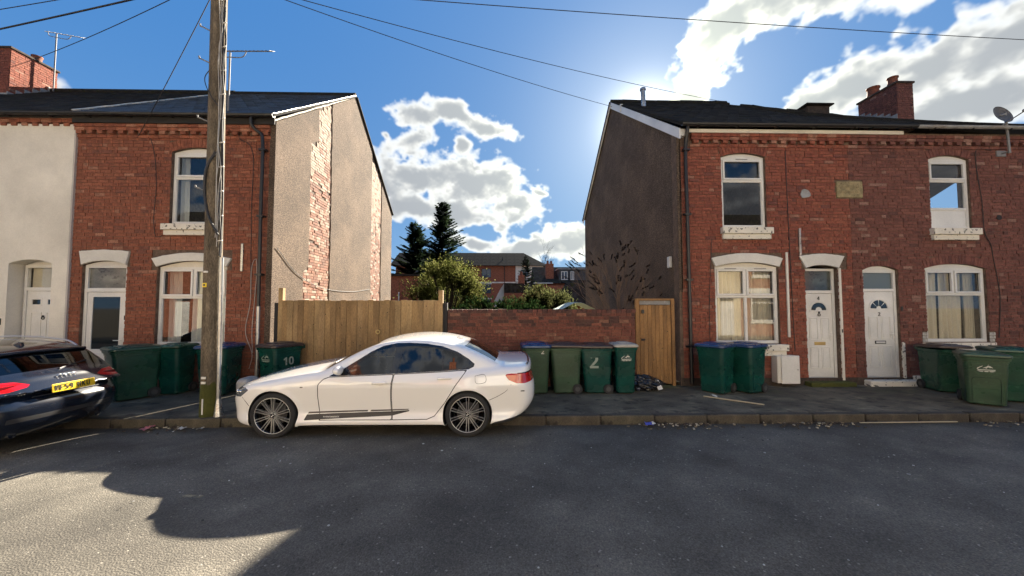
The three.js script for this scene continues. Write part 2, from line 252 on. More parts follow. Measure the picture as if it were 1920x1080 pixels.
function pick(pal, wear) { return (s, t, q) => { const n = (fbm3(s * 0.9 + 3, t * 1.4, pal[0][0] * 50, 4) - 0.5) * 2.2, r = q(); if (q() < 0.025 + (wear ? wear(s, t) : 0)) return pal[4]; if (r < clamp(0.13 + n * 0.55, 0.03, 0.7)) return pal[q() < 0.6 ? 3 : 5]; if (q() < clamp(0.22 - n * 0.6, 0.05, 0.75)) return pal[2]; return pal[q() < 0.55 ? 0 : 1]; }; }
function wallPanel(x0, x1, y0, y1, openings, z, thick, material) {
  const s = new THREE.Shape([[x0, y0], [x1, y0], [x1, y1], [x0, y1]].map((p) => new THREE.Vector2(...p))); for (const o of openings) s.holes.push(o.path());
  const g = new THREE.ExtrudeGeometry(s, { depth: thick, bevelEnabled: false }); g.translate(0, 0, z - thick); return uvm(g);
}
// ring of bricks on edge over a segmental head
function archRing(parent, o, z, pal, seed) {
  const q = rng(seed), n = Math.max(7, Math.round(2 * o.th * (o.rad + o.ring / 2) / 0.078)), st = 2 * o.th / n;
  for (let i = 0; i < n; i++) {
    const a0 = -o.th + i * st + 0.004 / o.rad, a1 = -o.th + (i + 1) * st - 0.004 / o.rad, P = (a, r) => [o.xc + r * Math.sin(a), o.yc + r * Math.cos(a)];
    const g = poly([P(a0, o.rad + 0.004), P(a1, o.rad + 0.004), P(a1, o.rad + o.ring - 0.004), P(a0, o.rad + o.ring - 0.004)], 0.03); g.translate(0, 0, z - 0.028 + q() * 0.004);
    mesh('arch_brick', g, brickMat(pal[Math.floor(q() * 4)]), parent);
  }
}
// a painted lintel: a flat-sided or arched white block
function lintel(parent, o, over, ear, z, material, lift = 0) {
  const p = [], n = 14, q = rng(Math.round(o.x0 * 100) + 900);
  for (let i = 0; i <= n; i++) { const t = lerp(-o.th, o.th, i / n); p.push([o.xc + o.rad * Math.sin(t), o.yc + o.rad * Math.cos(t)]); }
  for (let i = n; i >= 0; i--) { const t = lerp(-1, 1, i / n); p.push([o.xc + t * (o.w + ear) + (q() - 0.5) * 0.008, o.y1 + over + lift * (1 - t * t) + (q() - 0.5) * 0.012]); }
  const g = poly(p, 0.05, 0.006); g.translate(0, 0, z - 0.03); return mesh('lintel', g, material, parent);
}

// ---------------------------------------------------------------- windows and doors (parts of a house)
const Z0 = -8.3;                                   // the plane of the house fronts
const FR = 0.065;                                  // width of a plastic frame member
function frameRect(x0, x1, y0, y1, z0, z1, w = FR) { return join([rbx(x0, x1, y0, y0 + w, z0, z1), rbx(x0, x1, y1 - w, y1, z0, z1), rbx(x0, x0 + w, y0 + w - 0.002, y1 - w + 0.002, z0, z1), rbx(x1 - w, x1, y0 + w - 0.002, y1 - w + 0.002, z0, z1)]); }
function curtainSheet(x0, x1, y0, y1, z, waves, amp, seed) { const g = new THREE.PlaneGeometry(x1 - x0, y1 - y0, Math.max(24, waves * 10), 4), p = g.attributes.position; for (let i = 0; i < p.count; i++) { const u = (p.getX(i) / (x1 - x0) + 0.5), v = p.getY(i) / (y1 - y0) + 0.5; p.setZ(i, amp * Math.sin(u * waves * 6.283 + 0.7 * Math.sin(v * 2 + seed) + 1.3 * vnoise3(u * waves * 0.7, seed, 0)) * (0.7 + 0.5 * vnoise3(u * 9, v * 2, seed))); } g.translate((x0 + x1) / 2, (y0 + y1) / 2, z); g.computeVertexNormals(); return g; }
/* lights: list of [x0, x1, y0, y1, opens] in shares of the frame; the frame stands in the opening o, set back from the wall face */
function windowUnit(parent, o, top, lights, back, opts = {}) {
  const z1 = back, z0 = back - 0.07, g = new THREE.Group(); g.name = 'window'; parent.add(g);
  const y0 = o.y0, y1 = top, x0 = o.x0 + 0.005, x1 = o.x1 - 0.005, fw = opts.fw ?? 0.055;
  mesh('frame', frameRect(x0, x1, y0, y1, z0, z1, fw), M.upvc, g);
  const ix0 = x0 + fw, ix1 = x1 - fw, iy0 = y0 + fw, iy1 = y1 - fw, X = (u) => lerp(ix0, ix1, u), Y = (v) => lerp(iy0, iy1, v);
  for (const [a, b, c, d, opens, panel] of lights) {
    const lx0 = X(a) + (a > 0 ? 0.02 : 0), lx1 = X(b) - (b < 1 ? 0.02 : 0), ly0 = Y(c) + (c > 0 ? 0.02 : 0), ly1 = Y(d) - (d < 1 ? 0.02 : 0);
    if (a > 0) mesh('mullion', rbx(X(a) - 0.021, X(a) + 0.021, Y(c), Y(d), z0 + 0.004, z1 - 0.004), M.upvc, g);
    if (d < 1) mesh('transom', rbx(X(a), X(b), Y(d) - 0.021, Y(d) + 0.021, z0 + 0.003, z1 - 0.003), M.upvc, g);
    let px = [lx0, lx1, ly0, ly1];
    if (opens) { mesh('sash', frameRect(lx0 + 0.003, lx1 - 0.003, ly0 + 0.003, ly1 - 0.003, z0 + 0.02, z1 + 0.018, 0.042), M.upvc, g); px = [lx0 + 0.04, lx1 - 0.04, ly0 + 0.04, ly1 - 0.04]; if (opts.vents) mesh('trickle_vent', rbx((lx0 + lx1) / 2 - 0.14, (lx0 + lx1) / 2 + 0.14, ly1 + 0.006, ly1 + 0.024, z1, z1 + 0.012), M.grey, g); } else mesh('bead', frameRect(lx0, lx1, ly0, ly1, z0 + 0.02, z1 - 0.012, 0.014), M.upvc, g);
    if (panel) mesh('panel', rbx(px[0], px[1], px[2], px[3], z0 + 0.02, z1 - 0.02), M.upvc, g);
    else { const p = new THREE.PlaneGeometry(px[1] - px[0] + 0.01, px[3] - px[2] + 0.01); p.translate((px[0] + px[1]) / 2, (px[2] + px[3]) / 2, z0 + 0.035); mesh('pane', p, opts.pane ?? M.glass, g); mesh('seal', frameRect(px[0] - 0.004, px[1] + 0.004, px[2] - 0.004, px[3] + 0.004, z0 + 0.028, z0 + 0.05, 0.012), M.blackMatt, g); }
  }
  if (o.rise && top >= o.y1 - 0.02) { // the filled head under the arch
    const p = [[x0, y1]]; for (let i = 0; i <= 12; i++) { const t = lerp(-o.th, o.th, i / 12); p.push([clamp(o.xc + (o.rad - 0.004) * Math.sin(t), x0, x1), Math.max(y1 + 0.001, o.yc + (o.rad - 0.004) * Math.cos(t))]); } p.push([x1, y1]);
    const h = poly(p, 0.05); h.translate(0, 0, z0 + 0.012); mesh('head_panel', h, opts.head ?? M.upvc, g);
  }
  return g;
}
function sill(parent, x0, x1, y0, y1, z, material, proud = 0.11) { mesh('sill', join([rbx(x0, x1, lerp(y0, y1, 0.45), y1, z - 0.08, z + proud, 0.012), rbx(x0 + 0.03, x1 - 0.03, y0, lerp(y0, y1, 0.45), z - 0.06, z + proud * 0.6, 0.012)]), material, parent); }
function halfDisc(xc, y, r0, r1, a0, a1, z, d) { const p = [], n = 10; for (let i = 0; i <= n; i++) { const t = lerp(a0, a1, i / n); p.push([xc + r1 * Math.cos(t), y + r1 * Math.sin(t)]); } if (r0 > 0.001) for (let i = n; i >= 0; i--) { const t = lerp(a0, a1, i / n); p.push([xc + r0 * Math.cos(t), y + r0 * Math.sin(t)]); } else p.push([xc, y]); const g = poly(p, d); g.translate(0, 0, z); return g; }
const font = await new FontLoader().loadAsync('fonts/droid/droid_sans_bold.typeface.json');
const fontSerif = await new FontLoader().loadAsync('fonts/droid/droid_serif_bold.typeface.json');
function text(s, size, depth, f = font) { const g = new TextGeometry(s, { font: f, size, depth, curveSegments: 4, bevelEnabled: false }); g.computeBoundingBox(); const b = g.boundingBox; g.translate(-(b.min.x + b.max.x) / 2, -(b.min.y + b.max.y) / 2, 0); return g; }
// a panelled plastic front door with a fan light in the leaf
function panelDoor(parent, o, y0, leafTop, frameTop, back, number, opts = {}) {
  const g = new THREE.Group(); g.name = 'door'; parent.add(g); const z1 = back, z0 = back - 0.07, x0 = o.x0 + 0.004, x1 = o.x1 - 0.004, w = 0.06;
  mesh('door_frame', join([rbx(x0, x0 + w, y0, frameTop, z0, z1), rbx(x1 - w, x1, y0, frameTop, z0, z1), rbx(x0 + w - 0.002, x1 - w + 0.002, frameTop - w, frameTop, z0, z1), rbx(x0 + w - 0.002, x1 - w + 0.002, leafTop, leafTop + 0.07, z0 + 0.002, z1 - 0.002), rbx(x0 + w - 0.002, x1 - w + 0.002, y0, y0 + 0.05, z0 + 0.002, z1 - 0.002)]), M.upvc, g);
  const fx0 = x0 + w, fx1 = x1 - w, fy0 = leafTop + 0.07, fy1 = frameTop - w, fp = new THREE.PlaneGeometry(fx1 - fx0, fy1 - fy0); fp.translate((fx0 + fx1) / 2, (fy0 + fy1) / 2, z0 + 0.03); mesh('fanlight_pane', fp, opts.fan ?? M.frosted, g);
  const l0 = fx0 + 0.006, l1 = fx1 - 0.006, ly0 = y0 + 0.056, ly1 = leafTop - 0.006, lz = z1 - 0.016, leaf = mesh('leaf', join([rbx(l0, l1, ly0, ly1, z0 + 0.01, lz)]), M.upvc, g);
  const W = l1 - l0, H = ly1 - ly0, xc = (l0 + l1) / 2;
  const moulds = [[0.12, 0.45, 0.10, 0.36], [0.55, 0.88, 0.10, 0.36], [0.12, 0.45, 0.44, 0.71], [0.55, 0.88, 0.44, 0.71]];
  for (const [a, b, c, d] of moulds) { const mx0 = l0 + a * W, mx1 = l0 + b * W, my0 = ly0 + c * H, my1 = ly0 + d * H; mesh('moulding', frameRect(mx0, mx1, my0, my1, lz - 0.004, lz + 0.012, 0.022), M.upvc, g); mesh('panel', rbx(mx0 + 0.035, mx1 - 0.035, my0 + 0.035, my1 - 0.035, lz - 0.004, lz + 0.008, 0.007), M.upvc, g); }
  const fy = ly0 + 0.80 * H, fr = W * 0.33; mesh('moulding', join([halfDisc(xc, fy, fr - 0.016, fr + 0.012, 0, Math.PI, lz - 0.003, 0.016), rbx(xc - fr - 0.012, xc + fr + 0.012, fy - 0.03, fy - 0.004, lz - 0.003, lz + 0.013)]), M.upvc, g);
  if (opts.rays) for (let i = 0; i < 4; i++) mesh('fan_pane', halfDisc(xc, fy, 0.06, fr - 0.03, i * Math.PI / 4 + 0.05, (i + 1) * Math.PI / 4 - 0.05, lz - 0.002, 0.006), M.darkGlass, g);
  else mesh('fan_pane', halfDisc(xc, fy, 0.075, fr - 0.03, 0.02, Math.PI - 0.02, lz - 0.002, 0.006), M.darkGlass, g);
  if (number) { const t = text(number, 0.085, 0.008); t.translate(xc, ly0 + (opts.rays ? 0.735 : 0.945) * H, lz - 0.001); mesh('house_number', flat(t), M.black, g); }
  if (opts.knocker) mesh('knocker', join([flat(new THREE.TorusGeometry(0.028, 0.008, 6, 14).translate(xc, ly0 + 0.745 * H, lz + 0.012)), flat(new THREE.SphereGeometry(0.02, 8, 6).translate(xc, ly0 + 0.775 * H, lz + 0.012))]), M.black, g);
  const ly = ly0 + 0.40 * H; mesh('letterbox', join([rbx(xc - 0.13, xc + 0.13, ly - 0.037, ly + 0.037, lz - 0.002, lz + 0.012)]), opts.brass ? M.brass : M.black, g); mesh('flap', rbx(xc - 0.108, xc + 0.108, ly - 0.02, ly + 0.02, lz + 0.004, lz + 0.018), opts.brass ? M.brass : M.upvc, g);
  mesh('handle', join([rbx(l1 - 0.062, l1 - 0.03, ly0 + 0.43 * H, ly0 + 0.53 * H, lz - 0.002, lz + 0.012), bar([l1 - 0.046, ly0 + 0.50 * H, lz + 0.01], [l1 - 0.046, ly0 + 0.50 * H, lz + 0.05], 0.008), bar([l1 - 0.046, ly0 + 0.50 * H, lz + 0.048], [l1 - 0.16, ly0 + 0.50 * H, lz + 0.048], 0.008)]), M.upvc, g);
  return g;
}
// one run of slates on a slope from the eaves (ye, ze) to the ridge; ridge height may fall along x
function slateRoof(parent, x0, x1, ye, ze, ridge, zr, material, seed, step = 0.2, wide = 0.26) {
  const q = rng(seed), L = Math.hypot(zr - ze, ridge((x0 + x1) / 2) - ye), rows = Math.ceil(L / step), out = [];
  for (let r = 0; r < rows; r++) {
    const t0 = r / rows, t1 = Math.min(1, (r + 1.35) / rows);
    for (let x = x0 - (r % 2) * wide / 2; x < x1; x += wide) {
      const a = Math.max(x0, x + 0.003), b = Math.min(x1, x + wide - 0.003); if (b - a < 0.03) continue;
      const Y = (t, xx) => lerp(ye, ridge(xx), t), Z = (t) => lerp(ze, zr, t), up = 0.024 + q() * 0.007, th = 0.012, low = q() < 0.03 ? 0.02 : 0;
      const p = [[a, Y(t0, a) + up - low * 0.5, Z(t0) + low], [b, Y(t0, b) + up - low * 0.5 + (q() - 0.5) * 0.004, Z(t0) + low], [b, Y(t1, b) + 0.006, Z(t1)], [a, Y(t1, a) + 0.006, Z(t1)]];
      const v = []; const push = (i, j, k) => v.push(...i, ...j, ...k); const lowp = p.map((c) => [c[0], c[1] - th, c[2]]);
      push(p[0], p[1], p[2]); push(p[0], p[2], p[3]); push(lowp[0], lowp[1], p[1]); push(lowp[0], p[1], p[0]); push(lowp[0], p[0], p[3]); push(lowp[0], p[3], lowp[3]); push(p[1], lowp[1], lowp[2]); push(p[1], lowp[2], p[2]);
      const g = new THREE.BufferGeometry(); g.setAttribute('position', new THREE.Float32BufferAttribute(v, 3)); g.computeVertexNormals(); const k = 0.72 + 0.5 * q(); out.push(tint(uvm(g, q() * 3, q() * 3), [k, k, k]));
    }
  }
  const m = material.clone(); m.vertexColors = true; const o = mesh('slates', mergeGeometries(out), m, parent); o.userData.kind = 'stuff';
}
function gutter(parent, x0, x1, y, z, material, r = 0.058) { const s = new THREE.Shape(); s.absarc(0, 0, r, Math.PI, 0, false); s.lineTo(r - 0.006, 0); s.absarc(0, 0, r - 0.006, 0, Math.PI, true); const g = new THREE.ExtrudeGeometry(s, { depth: x1 - x0, bevelEnabled: false, curveSegments: 8 }); g.rotateY(Math.PI / 2); g.translate(x0, y, z); mesh('gutter', flat(g), material, parent); for (let x = x0 + 0.4; x < x1; x += 0.9) mesh('gutter_bracket', bx(x - 0.012, x + 0.012, y - r - 0.012, y + 0.02, z - r - 0.03, z + r * 0.6), M.blackMatt, parent); }
// projecting brick courses under the eaves: a row of small blocks, a run of bricks over it and a plain string course below
function eavesBand(parent, x0, x1, y, z, pal, seed) {
  const q = rng(seed); let n = 0;
  for (let x = x0 + 0.05; x < x1 - 0.1; x += 0.2275) mesh('dentil', uvm(new THREE.BoxGeometry(0.118, 0.068, 0.09).translate(x + 0.06, y + 0.11, z + 0.028)), brickMat(pal[Math.floor(q() * 5)]), parent), n++;
  const rest = []; for (let r of [0, 2.02, 3.0]) for (let x = x0; x < x1; x += 0.2275) { const b = Math.min(x1, x + 0.2185); if (b - x < 0.03) continue; const out = r === 0 ? 0.022 : r < 3 ? 0.062 : 0.08; rest.push(tint(bx(x, b, y + r * 0.075 + 0.003, y + r * 0.075 + 0.07, z - 0.05, z + out + q() * 0.004), pal[Math.floor(q() * 5)])); }
  const o = mesh('string_course', mergeGeometries(rest.map(clean)), M.brickMix, parent); o.userData.kind = 'stuff';
}
function gableGeo(pts, x, thick) { const s = new THREE.Shape(pts.map((p) => new THREE.Vector2(p[0], p[1]))); const g = new THREE.ExtrudeGeometry(s, { depth: thick, bevelEnabled: false }); g.rotateY(Math.PI / 2); g.translate(x, 0, 0); return uvm(g); } // pts = [depth, height], wall from x to x + thick
function roofSlab(x0, x1, ye, ze, r0, r1, zr, yb, zb, th = 0.06) { // both slopes as one closed sheet
  const v = []; const q4 = (a, b, c, d) => v.push(...a, ...b, ...c, ...a, ...c, ...d);
  for (const dy of [0, -th]) { q4([x0, ye + dy, ze], [x1, ye + dy, ze], [x1, r1 + dy, zr], [x0, r0 + dy, zr]); q4([x0, r0 + dy, zr], [x1, r1 + dy, zr], [x1, yb + dy, zb], [x0, yb + dy, zb]); }
  for (const [x, r] of [[x0, r0], [x1, r1]]) { q4([x, ye, ze], [x, r, zr], [x, r - th, zr], [x, ye - th, ze]); q4([x, r, zr], [x, yb, zb], [x, yb - th, zb], [x, r - th, zr]); }
  q4([x0, ye, ze], [x1, ye, ze], [x1, ye - th, ze], [x0, ye - th, ze]); q4([x0, yb, zb], [x1, yb, zb], [x1, yb - th, zb], [x0, yb - th, zb]);
  const g = new THREE.BufferGeometry(); g.setAttribute('position', new THREE.Float32BufferAttribute(v, 3)); g.computeVertexNormals(); return uvm(g);
}
function chimneyStack(parent, x0, x1, z0, z1, y0, y1, pal, pots, seed) {
  const g = new THREE.Group(); g.name = 'chimney'; parent.add(g);
  mesh('core', bx(x0, x1, y0, y1, z1, z0), M.mortar, g);
  const side = (a, b, frame) => { putBricks(g, layBricks(a, b, y0, y1, [], null, seed), frame, pick(pal), 0, seed, 0.004, 0.024); };
  side(x0, x1, { turn: 0, at: (s, t, w) => new THREE.Vector3(s, t, z0 + 0.012 + w) });
  side(-z0, -z1, { turn: Math.PI / 2, at: (s, t, w) => new THREE.Vector3(x1 + 0.012 + w, t, -s) });
  side(-z0, -z1, { turn: -Math.PI / 2, at: (s, t, w) => new THREE.Vector3(x0 - 0.012 - w, t, -s) });
  mesh('coping', rbx(x0 - 0.05, x1 + 0.05, y1, y1 + 0.07, z1 - 0.05, z0 + 0.05, 0.015), M.mortarDark, g);
  for (const [px, pz, r, h, tilt] of pots) { const l = [[r * 0.9, 0], [r, 0.02], [r * 0.86, h * 0.5], [r * 0.82, h * 0.86], [r * 1.0, h * 0.9], [r * 1.0, h], [r * 0.78, h], [r * 0.7, h * 0.3]].map((p) => new THREE.Vector2(...p)); const pg = new THREE.LatheGeometry(l, 14); pg.rotateX(tilt ?? 0); pg.translate(px, y1 + 0.06, pz); mesh('chimney_pot', flat(pg), M.terracotta, g); }
  return g;
}

// ---------------------------------------------------------------- ground, road, kerb, pavement
const KERB_Z = -6.12, PAVE = 0.125;
function sheet(x0, x1, z0, z1, nx, nz, y, colour) { const g = new THREE.PlaneGeometry(x1 - x0, z1 - z0, nx, nz); g.rotateX(-Math.PI / 2); g.translate((x0 + x1) / 2, 0, (z0 + z1) / 2); const p = g.attributes.position, c = new Float32Array(p.count * 3), uv = g.attributes.uv; for (let i = 0; i < p.count; i++) { const x = p.getX(i), z = p.getZ(i); p.setY(i, typeof y === 'function' ? y(x, z) : y); uv.setXY(i, x, z); if (colour) { const k = colour(x, z); c.set(k, i * 3); } } if (colour) g.setAttribute('color', new THREE.BufferAttribute(c, 3)); g.computeVertexNormals(); return g; }
structure('ground', sheet(-400, 400, -600, 200, 8, 8, -0.06), M.soil);
const oil = [[-1.6, -4.9, 0.35, 0.10], [-4.2, -4.75, 0.9, 0.16], [3.9, -2.6, 0.25, 0.06], [-5.6, -5.3, 1.1, 0.2], [6.8, -3.9, 0.6, 0.12], [1.4, -5.2, 0.5, 0.10]];
structure('road', sheet(-22, 22, -6.13, 2.85, 330, 90, (x, z) => -0.002 - 0.02 * Math.exp(-((z + 6.0) ** 2) / 0.08) + 0.008 * (vnoise3(x * 0.7, z * 0.9, 3) - 0.5), (x, z) => {
  let k = 0.86 + 0.5 * (fbm3(x * 0.45, z * 0.9, 2, 4) - 0.5) + 0.3 * (fbm3(x * 2.6, z * 2.6, 8, 3) - 0.5) - 0.10 * sstep(0.55, 0.63, fbm3(x * 0.22 + 4, z * 0.8, 17, 3));
  for (const [ox, oz, r, s] of oil) k *= 1 - 2.2 * s * (1 - sstep(0.2, 1, Math.hypot((x - ox) / r, (z - oz) / (r * 0.32)) + 0.5 * (vnoise3(x * 5, z * 9, 1) - 0.5)));
  const dirt = sstep(-5.72, -6.1, z + 0.16 * (fbm3(x * 2, z * 2, 5, 3) - 0.5)) * 0.35;
  return [k * (1 - dirt * 0.9), k * (1 - dirt), k * (1 - dirt * 1.15)]; }), M.asphalt);
{ // the pavement: worn asphalt with concrete repairs
  const col = (x, z) => { const k = 0.92 + 0.5 * (fbm3(x * 0.8, z * 1.6, 12, 4) - 0.5) + 0.3 * (fbm3(x * 3, z * 5, 4, 3) - 0.5), m = sstep(0.54, 0.7, fbm3(x * 1.1 + 7, z * 1.7, 30, 4)) * sstep(-7.3, -8.2, z + 0.4 * (vnoise3(x, z, 9) - 0.5)), s = sstep(0.66, 0.7, fbm3(x * 6, z * 9, 44, 3)) * 0.55; return [k * (1 - 0.2 * m) + s, k + s, k * (1 - 0.5 * m) + s * 0.9]; };
  structure('pavement', sheet(-22, 22, -8.42, KERB_Z - 0.13, 300, 40, (x, z) => PAVE + 0.004 * (vnoise3(x * 1.2, z * 1.5, 6) - 0.5) + 0.01 * (-(z + 7) / 1.3), col), M.pavement);
  const k = top(new THREE.Group(), 'kerb', null, null, null, 'structure'), q = rng(5);
  for (let x = -16, i = 0; x < 16; i++) { const L = 0.88 + (q() - 0.5) * 0.06, g = rbx(0, L - 0.014, -0.1, PAVE + 0.004, -0.135, 0, 0.022, 2); const m = mesh('kerb_stone', g, [M.kerb, M.kerb2 ??= mat([0.20, 0.168, 0.13], 0.9, { map: T.slab, ...bump(T.grainBump, 0.004) }), M.kerb3 ??= mat([0.27, 0.24, 0.175], 0.9, { map: T.slab, ...bump(T.grainBump, 0.004) })][Math.floor(q() * 3)], k); m.position.set(x, (q() - 0.5) * 0.01, KERB_Z + (q() - 0.5) * 0.008); m.rotation.y = (q() - 0.5) * 0.006; x += L; }
  structure('kerb_bed', bx(-22, 22, -0.1, PAVE - 0.03, KERB_Z - 0.13, KERB_Z - 0.03), M.mortarDark);
  structure('vacant_ground', sheet(-5.2, 4.1, -40, -8.36, 40, 120, (x, z) => 0.13 + 0.12 * fbm3(x * 0.6, z * 0.6, 1, 3)), M.rubble);
  structure('gardens', sheet(-60, 60, -140, -18, 60, 60, (x, z) => 0.1 + 0.3 * fbm3(x * 0.1, z * 0.1, 2, 3)), M.soil);
  structure('opposite_pavement', bx(-22, 22, -0.1, PAVE, 2.85, 5.0), M.kerb);
}

// ---------------------------------------------------------------- brick house beside the gap (pebbledashed gable)
const ridgeL = () => 9.24, ZRL = -12.62, ZBL = -16.95;
{
  const h = thing('brick_house', 'red brick end terrace with dark slate roof and sunlit pebbledash gable beside wooden fence', 'house');
  const XL = -9.58, XR = -5.30, door = opening(-9.31, -8.35, 0.1, 2.84, 0.09, 0), win = opening(-7.69, -6.17, 1.06, 2.80, 0.13, 0), up = opening(-7.48, -6.38, 3.76, 5.40, 0.10, 0.21);
  const blocks = [door, win, up, { span: (y) => (y > 2.82 && y < 3.16 ? [-9.37, -8.28] : null) }, { span: (y) => (y > 2.72 && y < 3.14 ? [-7.81, -6.06] : null) }];
  mesh('mortar_wall', wallPanel(XL, -5.212, 0, 6.2, [door, win, up], Z0 - 0.012, 0.24, M.mortar), M.mortar, h);
  putBricks(h, layBricks(XL, XR, 0.1, 5.70, blocks, null, 11), frontFrame(Z0), pick(PAL.left, (s, t) => 0.02), 300, 12);
  archRing(h, up, Z0 + 0.003, PAL.left, 13);
  eavesBand(h, XL, XR + 0.02, 5.70, Z0, PAL.left, 14);
  lintel(h, door, 0.30, 0.06, Z0 + 0.01, M.whitePaint, 0.03); lintel(h, win, 0.18, 0.11, Z0 + 0.01, M.whitePaint, 0.13);
  const wn = windowUnit(h, win, 2.80, [[0, 0.5, 0.62, 1, true], [0.5, 1, 0.62, 1, true], [0, 1, 0, 0.62, false]], Z0 - 0.07, { head: M.cream });
  mesh('net_curtain', curtainSheet(win.x0 + 0.55, win.x1, 1.08, 2.78, Z0 - 0.32, 8, 0.03, 3), M.netCurtain, wn); mesh('net_curtain', curtainSheet(win.x0, win.x0 + 0.28, 1.08, 2.78, Z0 - 0.34, 3, 0.03, 4), M.netCurtain, wn);
  mesh('ornament', join([flat(new THREE.SphereGeometry(0.06, 12, 10).translate(-6.62, 1.22, Z0 - 0.24)), flat(new THREE.ConeGeometry(0.045, 0.1, 10).translate(-6.62, 1.16, Z0 - 0.24))]), M.brass, wn);
  sill(h, -7.78, -6.10, 0.90, 1.05, Z0, M.kerb);
  const wu = windowUnit(h, up, 5.40, [[0, 1, 0.66, 1, true], [0, 1, 0, 0.66, false]], Z0 - 0.07);
  mesh('curtain', curtainSheet(up.x0, up.x0 + 0.2, 3.78, 5.4, Z0 - 0.28, 2, 0.03, 5), M.netCurtain, wu); mesh('curtain', curtainSheet(up.x1 - 0.5, up.x1 - 0.12, 3.78, 5.4, Z0 - 0.28, 4, 0.03, 6), M.netCurtain, wu);
  sill(h, -7.57, -6.29, 3.50, 3.75, Z0, M.chipped);
  { // glazed door
    const g = new THREE.Group(); g.name = 'door'; h.add(g); const z1 = Z0 - 0.06, z0 = z1 - 0.07, x0 = door.x0 + 0.004, x1 = door.x1 - 0.004;
    mesh('door_frame', join([rbx(x0, x0 + 0.065, 0.16, 2.84, z0, z1), rbx(x1 - 0.065, x1, 0.16, 2.84, z0, z1), rbx(x0 + 0.063, x1 - 0.063, 2.775, 2.84, z0, z1), rbx(x0 + 0.063, x1 - 0.063, 2.24, 2.33, z0 + 0.002, z1 - 0.002)]), M.upvc, g);
    const p = []; for (let i = 0; i <= 10; i++) { const t = lerp(-door.th, door.th, i / 10); p.push([door.xc + (door.rad - 0.005) * Math.sin(t), Math.max(2.842, door.yc + (door.rad - 0.005) * Math.cos(t))]); } const hp = poly(p, 0.05); hp.translate(0, 0, z0 + 0.01); mesh('head_panel', hp, M.upvc, g);
    const f = new THREE.PlaneGeometry(0.83, 0.45); f.translate(door.xc, 2.55, z0 + 0.03); mesh('fanlight_pane', f, mat([0.4, 0.41, 0.36], 0.22, { ior: 1.6, map: T.slab }), g);
    const lx0 = x0 + 0.07, lx1 = x1 - 0.07, lz = z1 - 0.014; mesh('leaf', join([rbx(lx0, lx0 + 0.11, 0.2, 2.235, z0 + 0.01, lz), rbx(lx1 - 0.11, lx1, 0.2, 2.235, z0 + 0.01, lz), rbx(lx0 + 0.108, lx1 - 0.108, 2.13, 2.235, z0 + 0.01, lz - 0.002), rbx(lx0 + 0.108, lx1 - 0.108, 0.2, 0.98, z0 + 0.01, lz - 0.002)]), M.upvc, g);
    const d = new THREE.PlaneGeometry(lx1 - lx0 - 0.2, 1.17); d.translate((lx0 + lx1) / 2, 1.555, z0 + 0.04); mesh('pane', d, M.darkGlass, g);
    mesh('letterbox', rbx(door.xc - 0.15, door.xc + 0.15, 0.83, 0.91, lz - 0.004, lz + 0.012), M.upvc, g);
    mesh('handle', join([rbx(lx1 - 0.05, lx1 - 0.018, 1.0, 1.24, lz - 0.002, lz + 0.01), bar([lx1 - 0.034, 1.17, lz + 0.008], [lx1 - 0.034, 1.17, lz + 0.05], 0.009), bar([lx1 - 0.034, 1.17, lz + 0.048], [lx1 - 0.17, 1.17, lz + 0.048], 0.009)]), M.upvc, g);
    mesh('doorbell', rbx(x1 - 0.05, x1 - 0.012, 1.62, 1.72, z1 - 0.002, z1 + 0.02), M.black, g);
    mesh('step', rbx(-9.38, -8.28, 0.05, 0.2, Z0 - 0.2, Z0 + 0.16, 0.02), M.kerb, h);
  }
  // gable: brick core, three panels of pebbledash with two chimney breasts laid bare between them
  const D0 = 8.3, roofY = (d) => (d < 12.62 ? lerp(6.2, 9.24, (d - 8.3) / (12.62 - 8.3)) : lerp(9.24, 6.2, (d - 12.62) / (16.95 - 12.62))) - 0.08;
  const X = -5.17; mesh('gable_wall', gableGeo([[D0 + 0.25, 0], [16.9, 0], [16.9, roofY(16.9)], [12.62, roofY(12.62)], [D0 + 0.25, roofY(D0 + 0.25)]], X - 0.26, 0.22), M.mortarPale, h);
  const q = rng(31), edge = (fn, y0, y1, n, wob) => Array.from({ length: n + 1 }, (_, i) => { const y = lerp(y0, y1, i / n); return [fn(y) + (q() - 0.5) * wob, y]; });
  const a0 = (y) => (y < 2.85 ? 9.56 : y < 6.35 ? 9.80 : 10.18), a1 = (y) => (y < 6 ? 11.0 : 10.97), b0 = (y) => (y < 3 ? 14.36 : 14.3), b1 = () => 15.5;
  const clipTop = (pts) => pts.map(([d, y]) => [d, Math.min(y, roofY(d))]);
  const P1 = [[D0 - 0.015, 0], ...edge(a0, 0, 7.45, 40, 0.035), [10.2, roofY(10.2)], [D0 - 0.015, roofY(D0 + 0.01)]];
  const mid = [[14.33, 0], ...edge(b0, 0.1, 6.7, 30, 0.03), [14.3, roofY(14.3)], [12.62, roofY(12.62)], [10.97, roofY(10.97)], ...edge(a1, 7.7, 0.05, 40, 0.05), [11.0, 0]];
  const rear = [[16.9, 0], [16.9, roofY(16.9)], [15.5, roofY(15.5)], ...edge(b1, 6.9, 0.05, 30, 0.04), [15.5, 0]];
  for (const pts of [P1, mid, rear]) mesh('render_panel', gableGeo(clipTop(pts), X - 0.034, 0.034), M.dash, h);
  const lime = (s, t, qq) => { const n = fbm3(s * 2, t * 1.2, 5, 3), red = sstep(6.9, 4.2, t + (n - 0.5) * 3.5), r = qq(); return PAL.pale[r < red * 0.75 ? (qq() < 0.5 ? 3 : qq() < 0.5 ? 2 : 5) : (qq() < 0.5 ? 1 : qq() < 0.6 ? 4 : 0)]; };
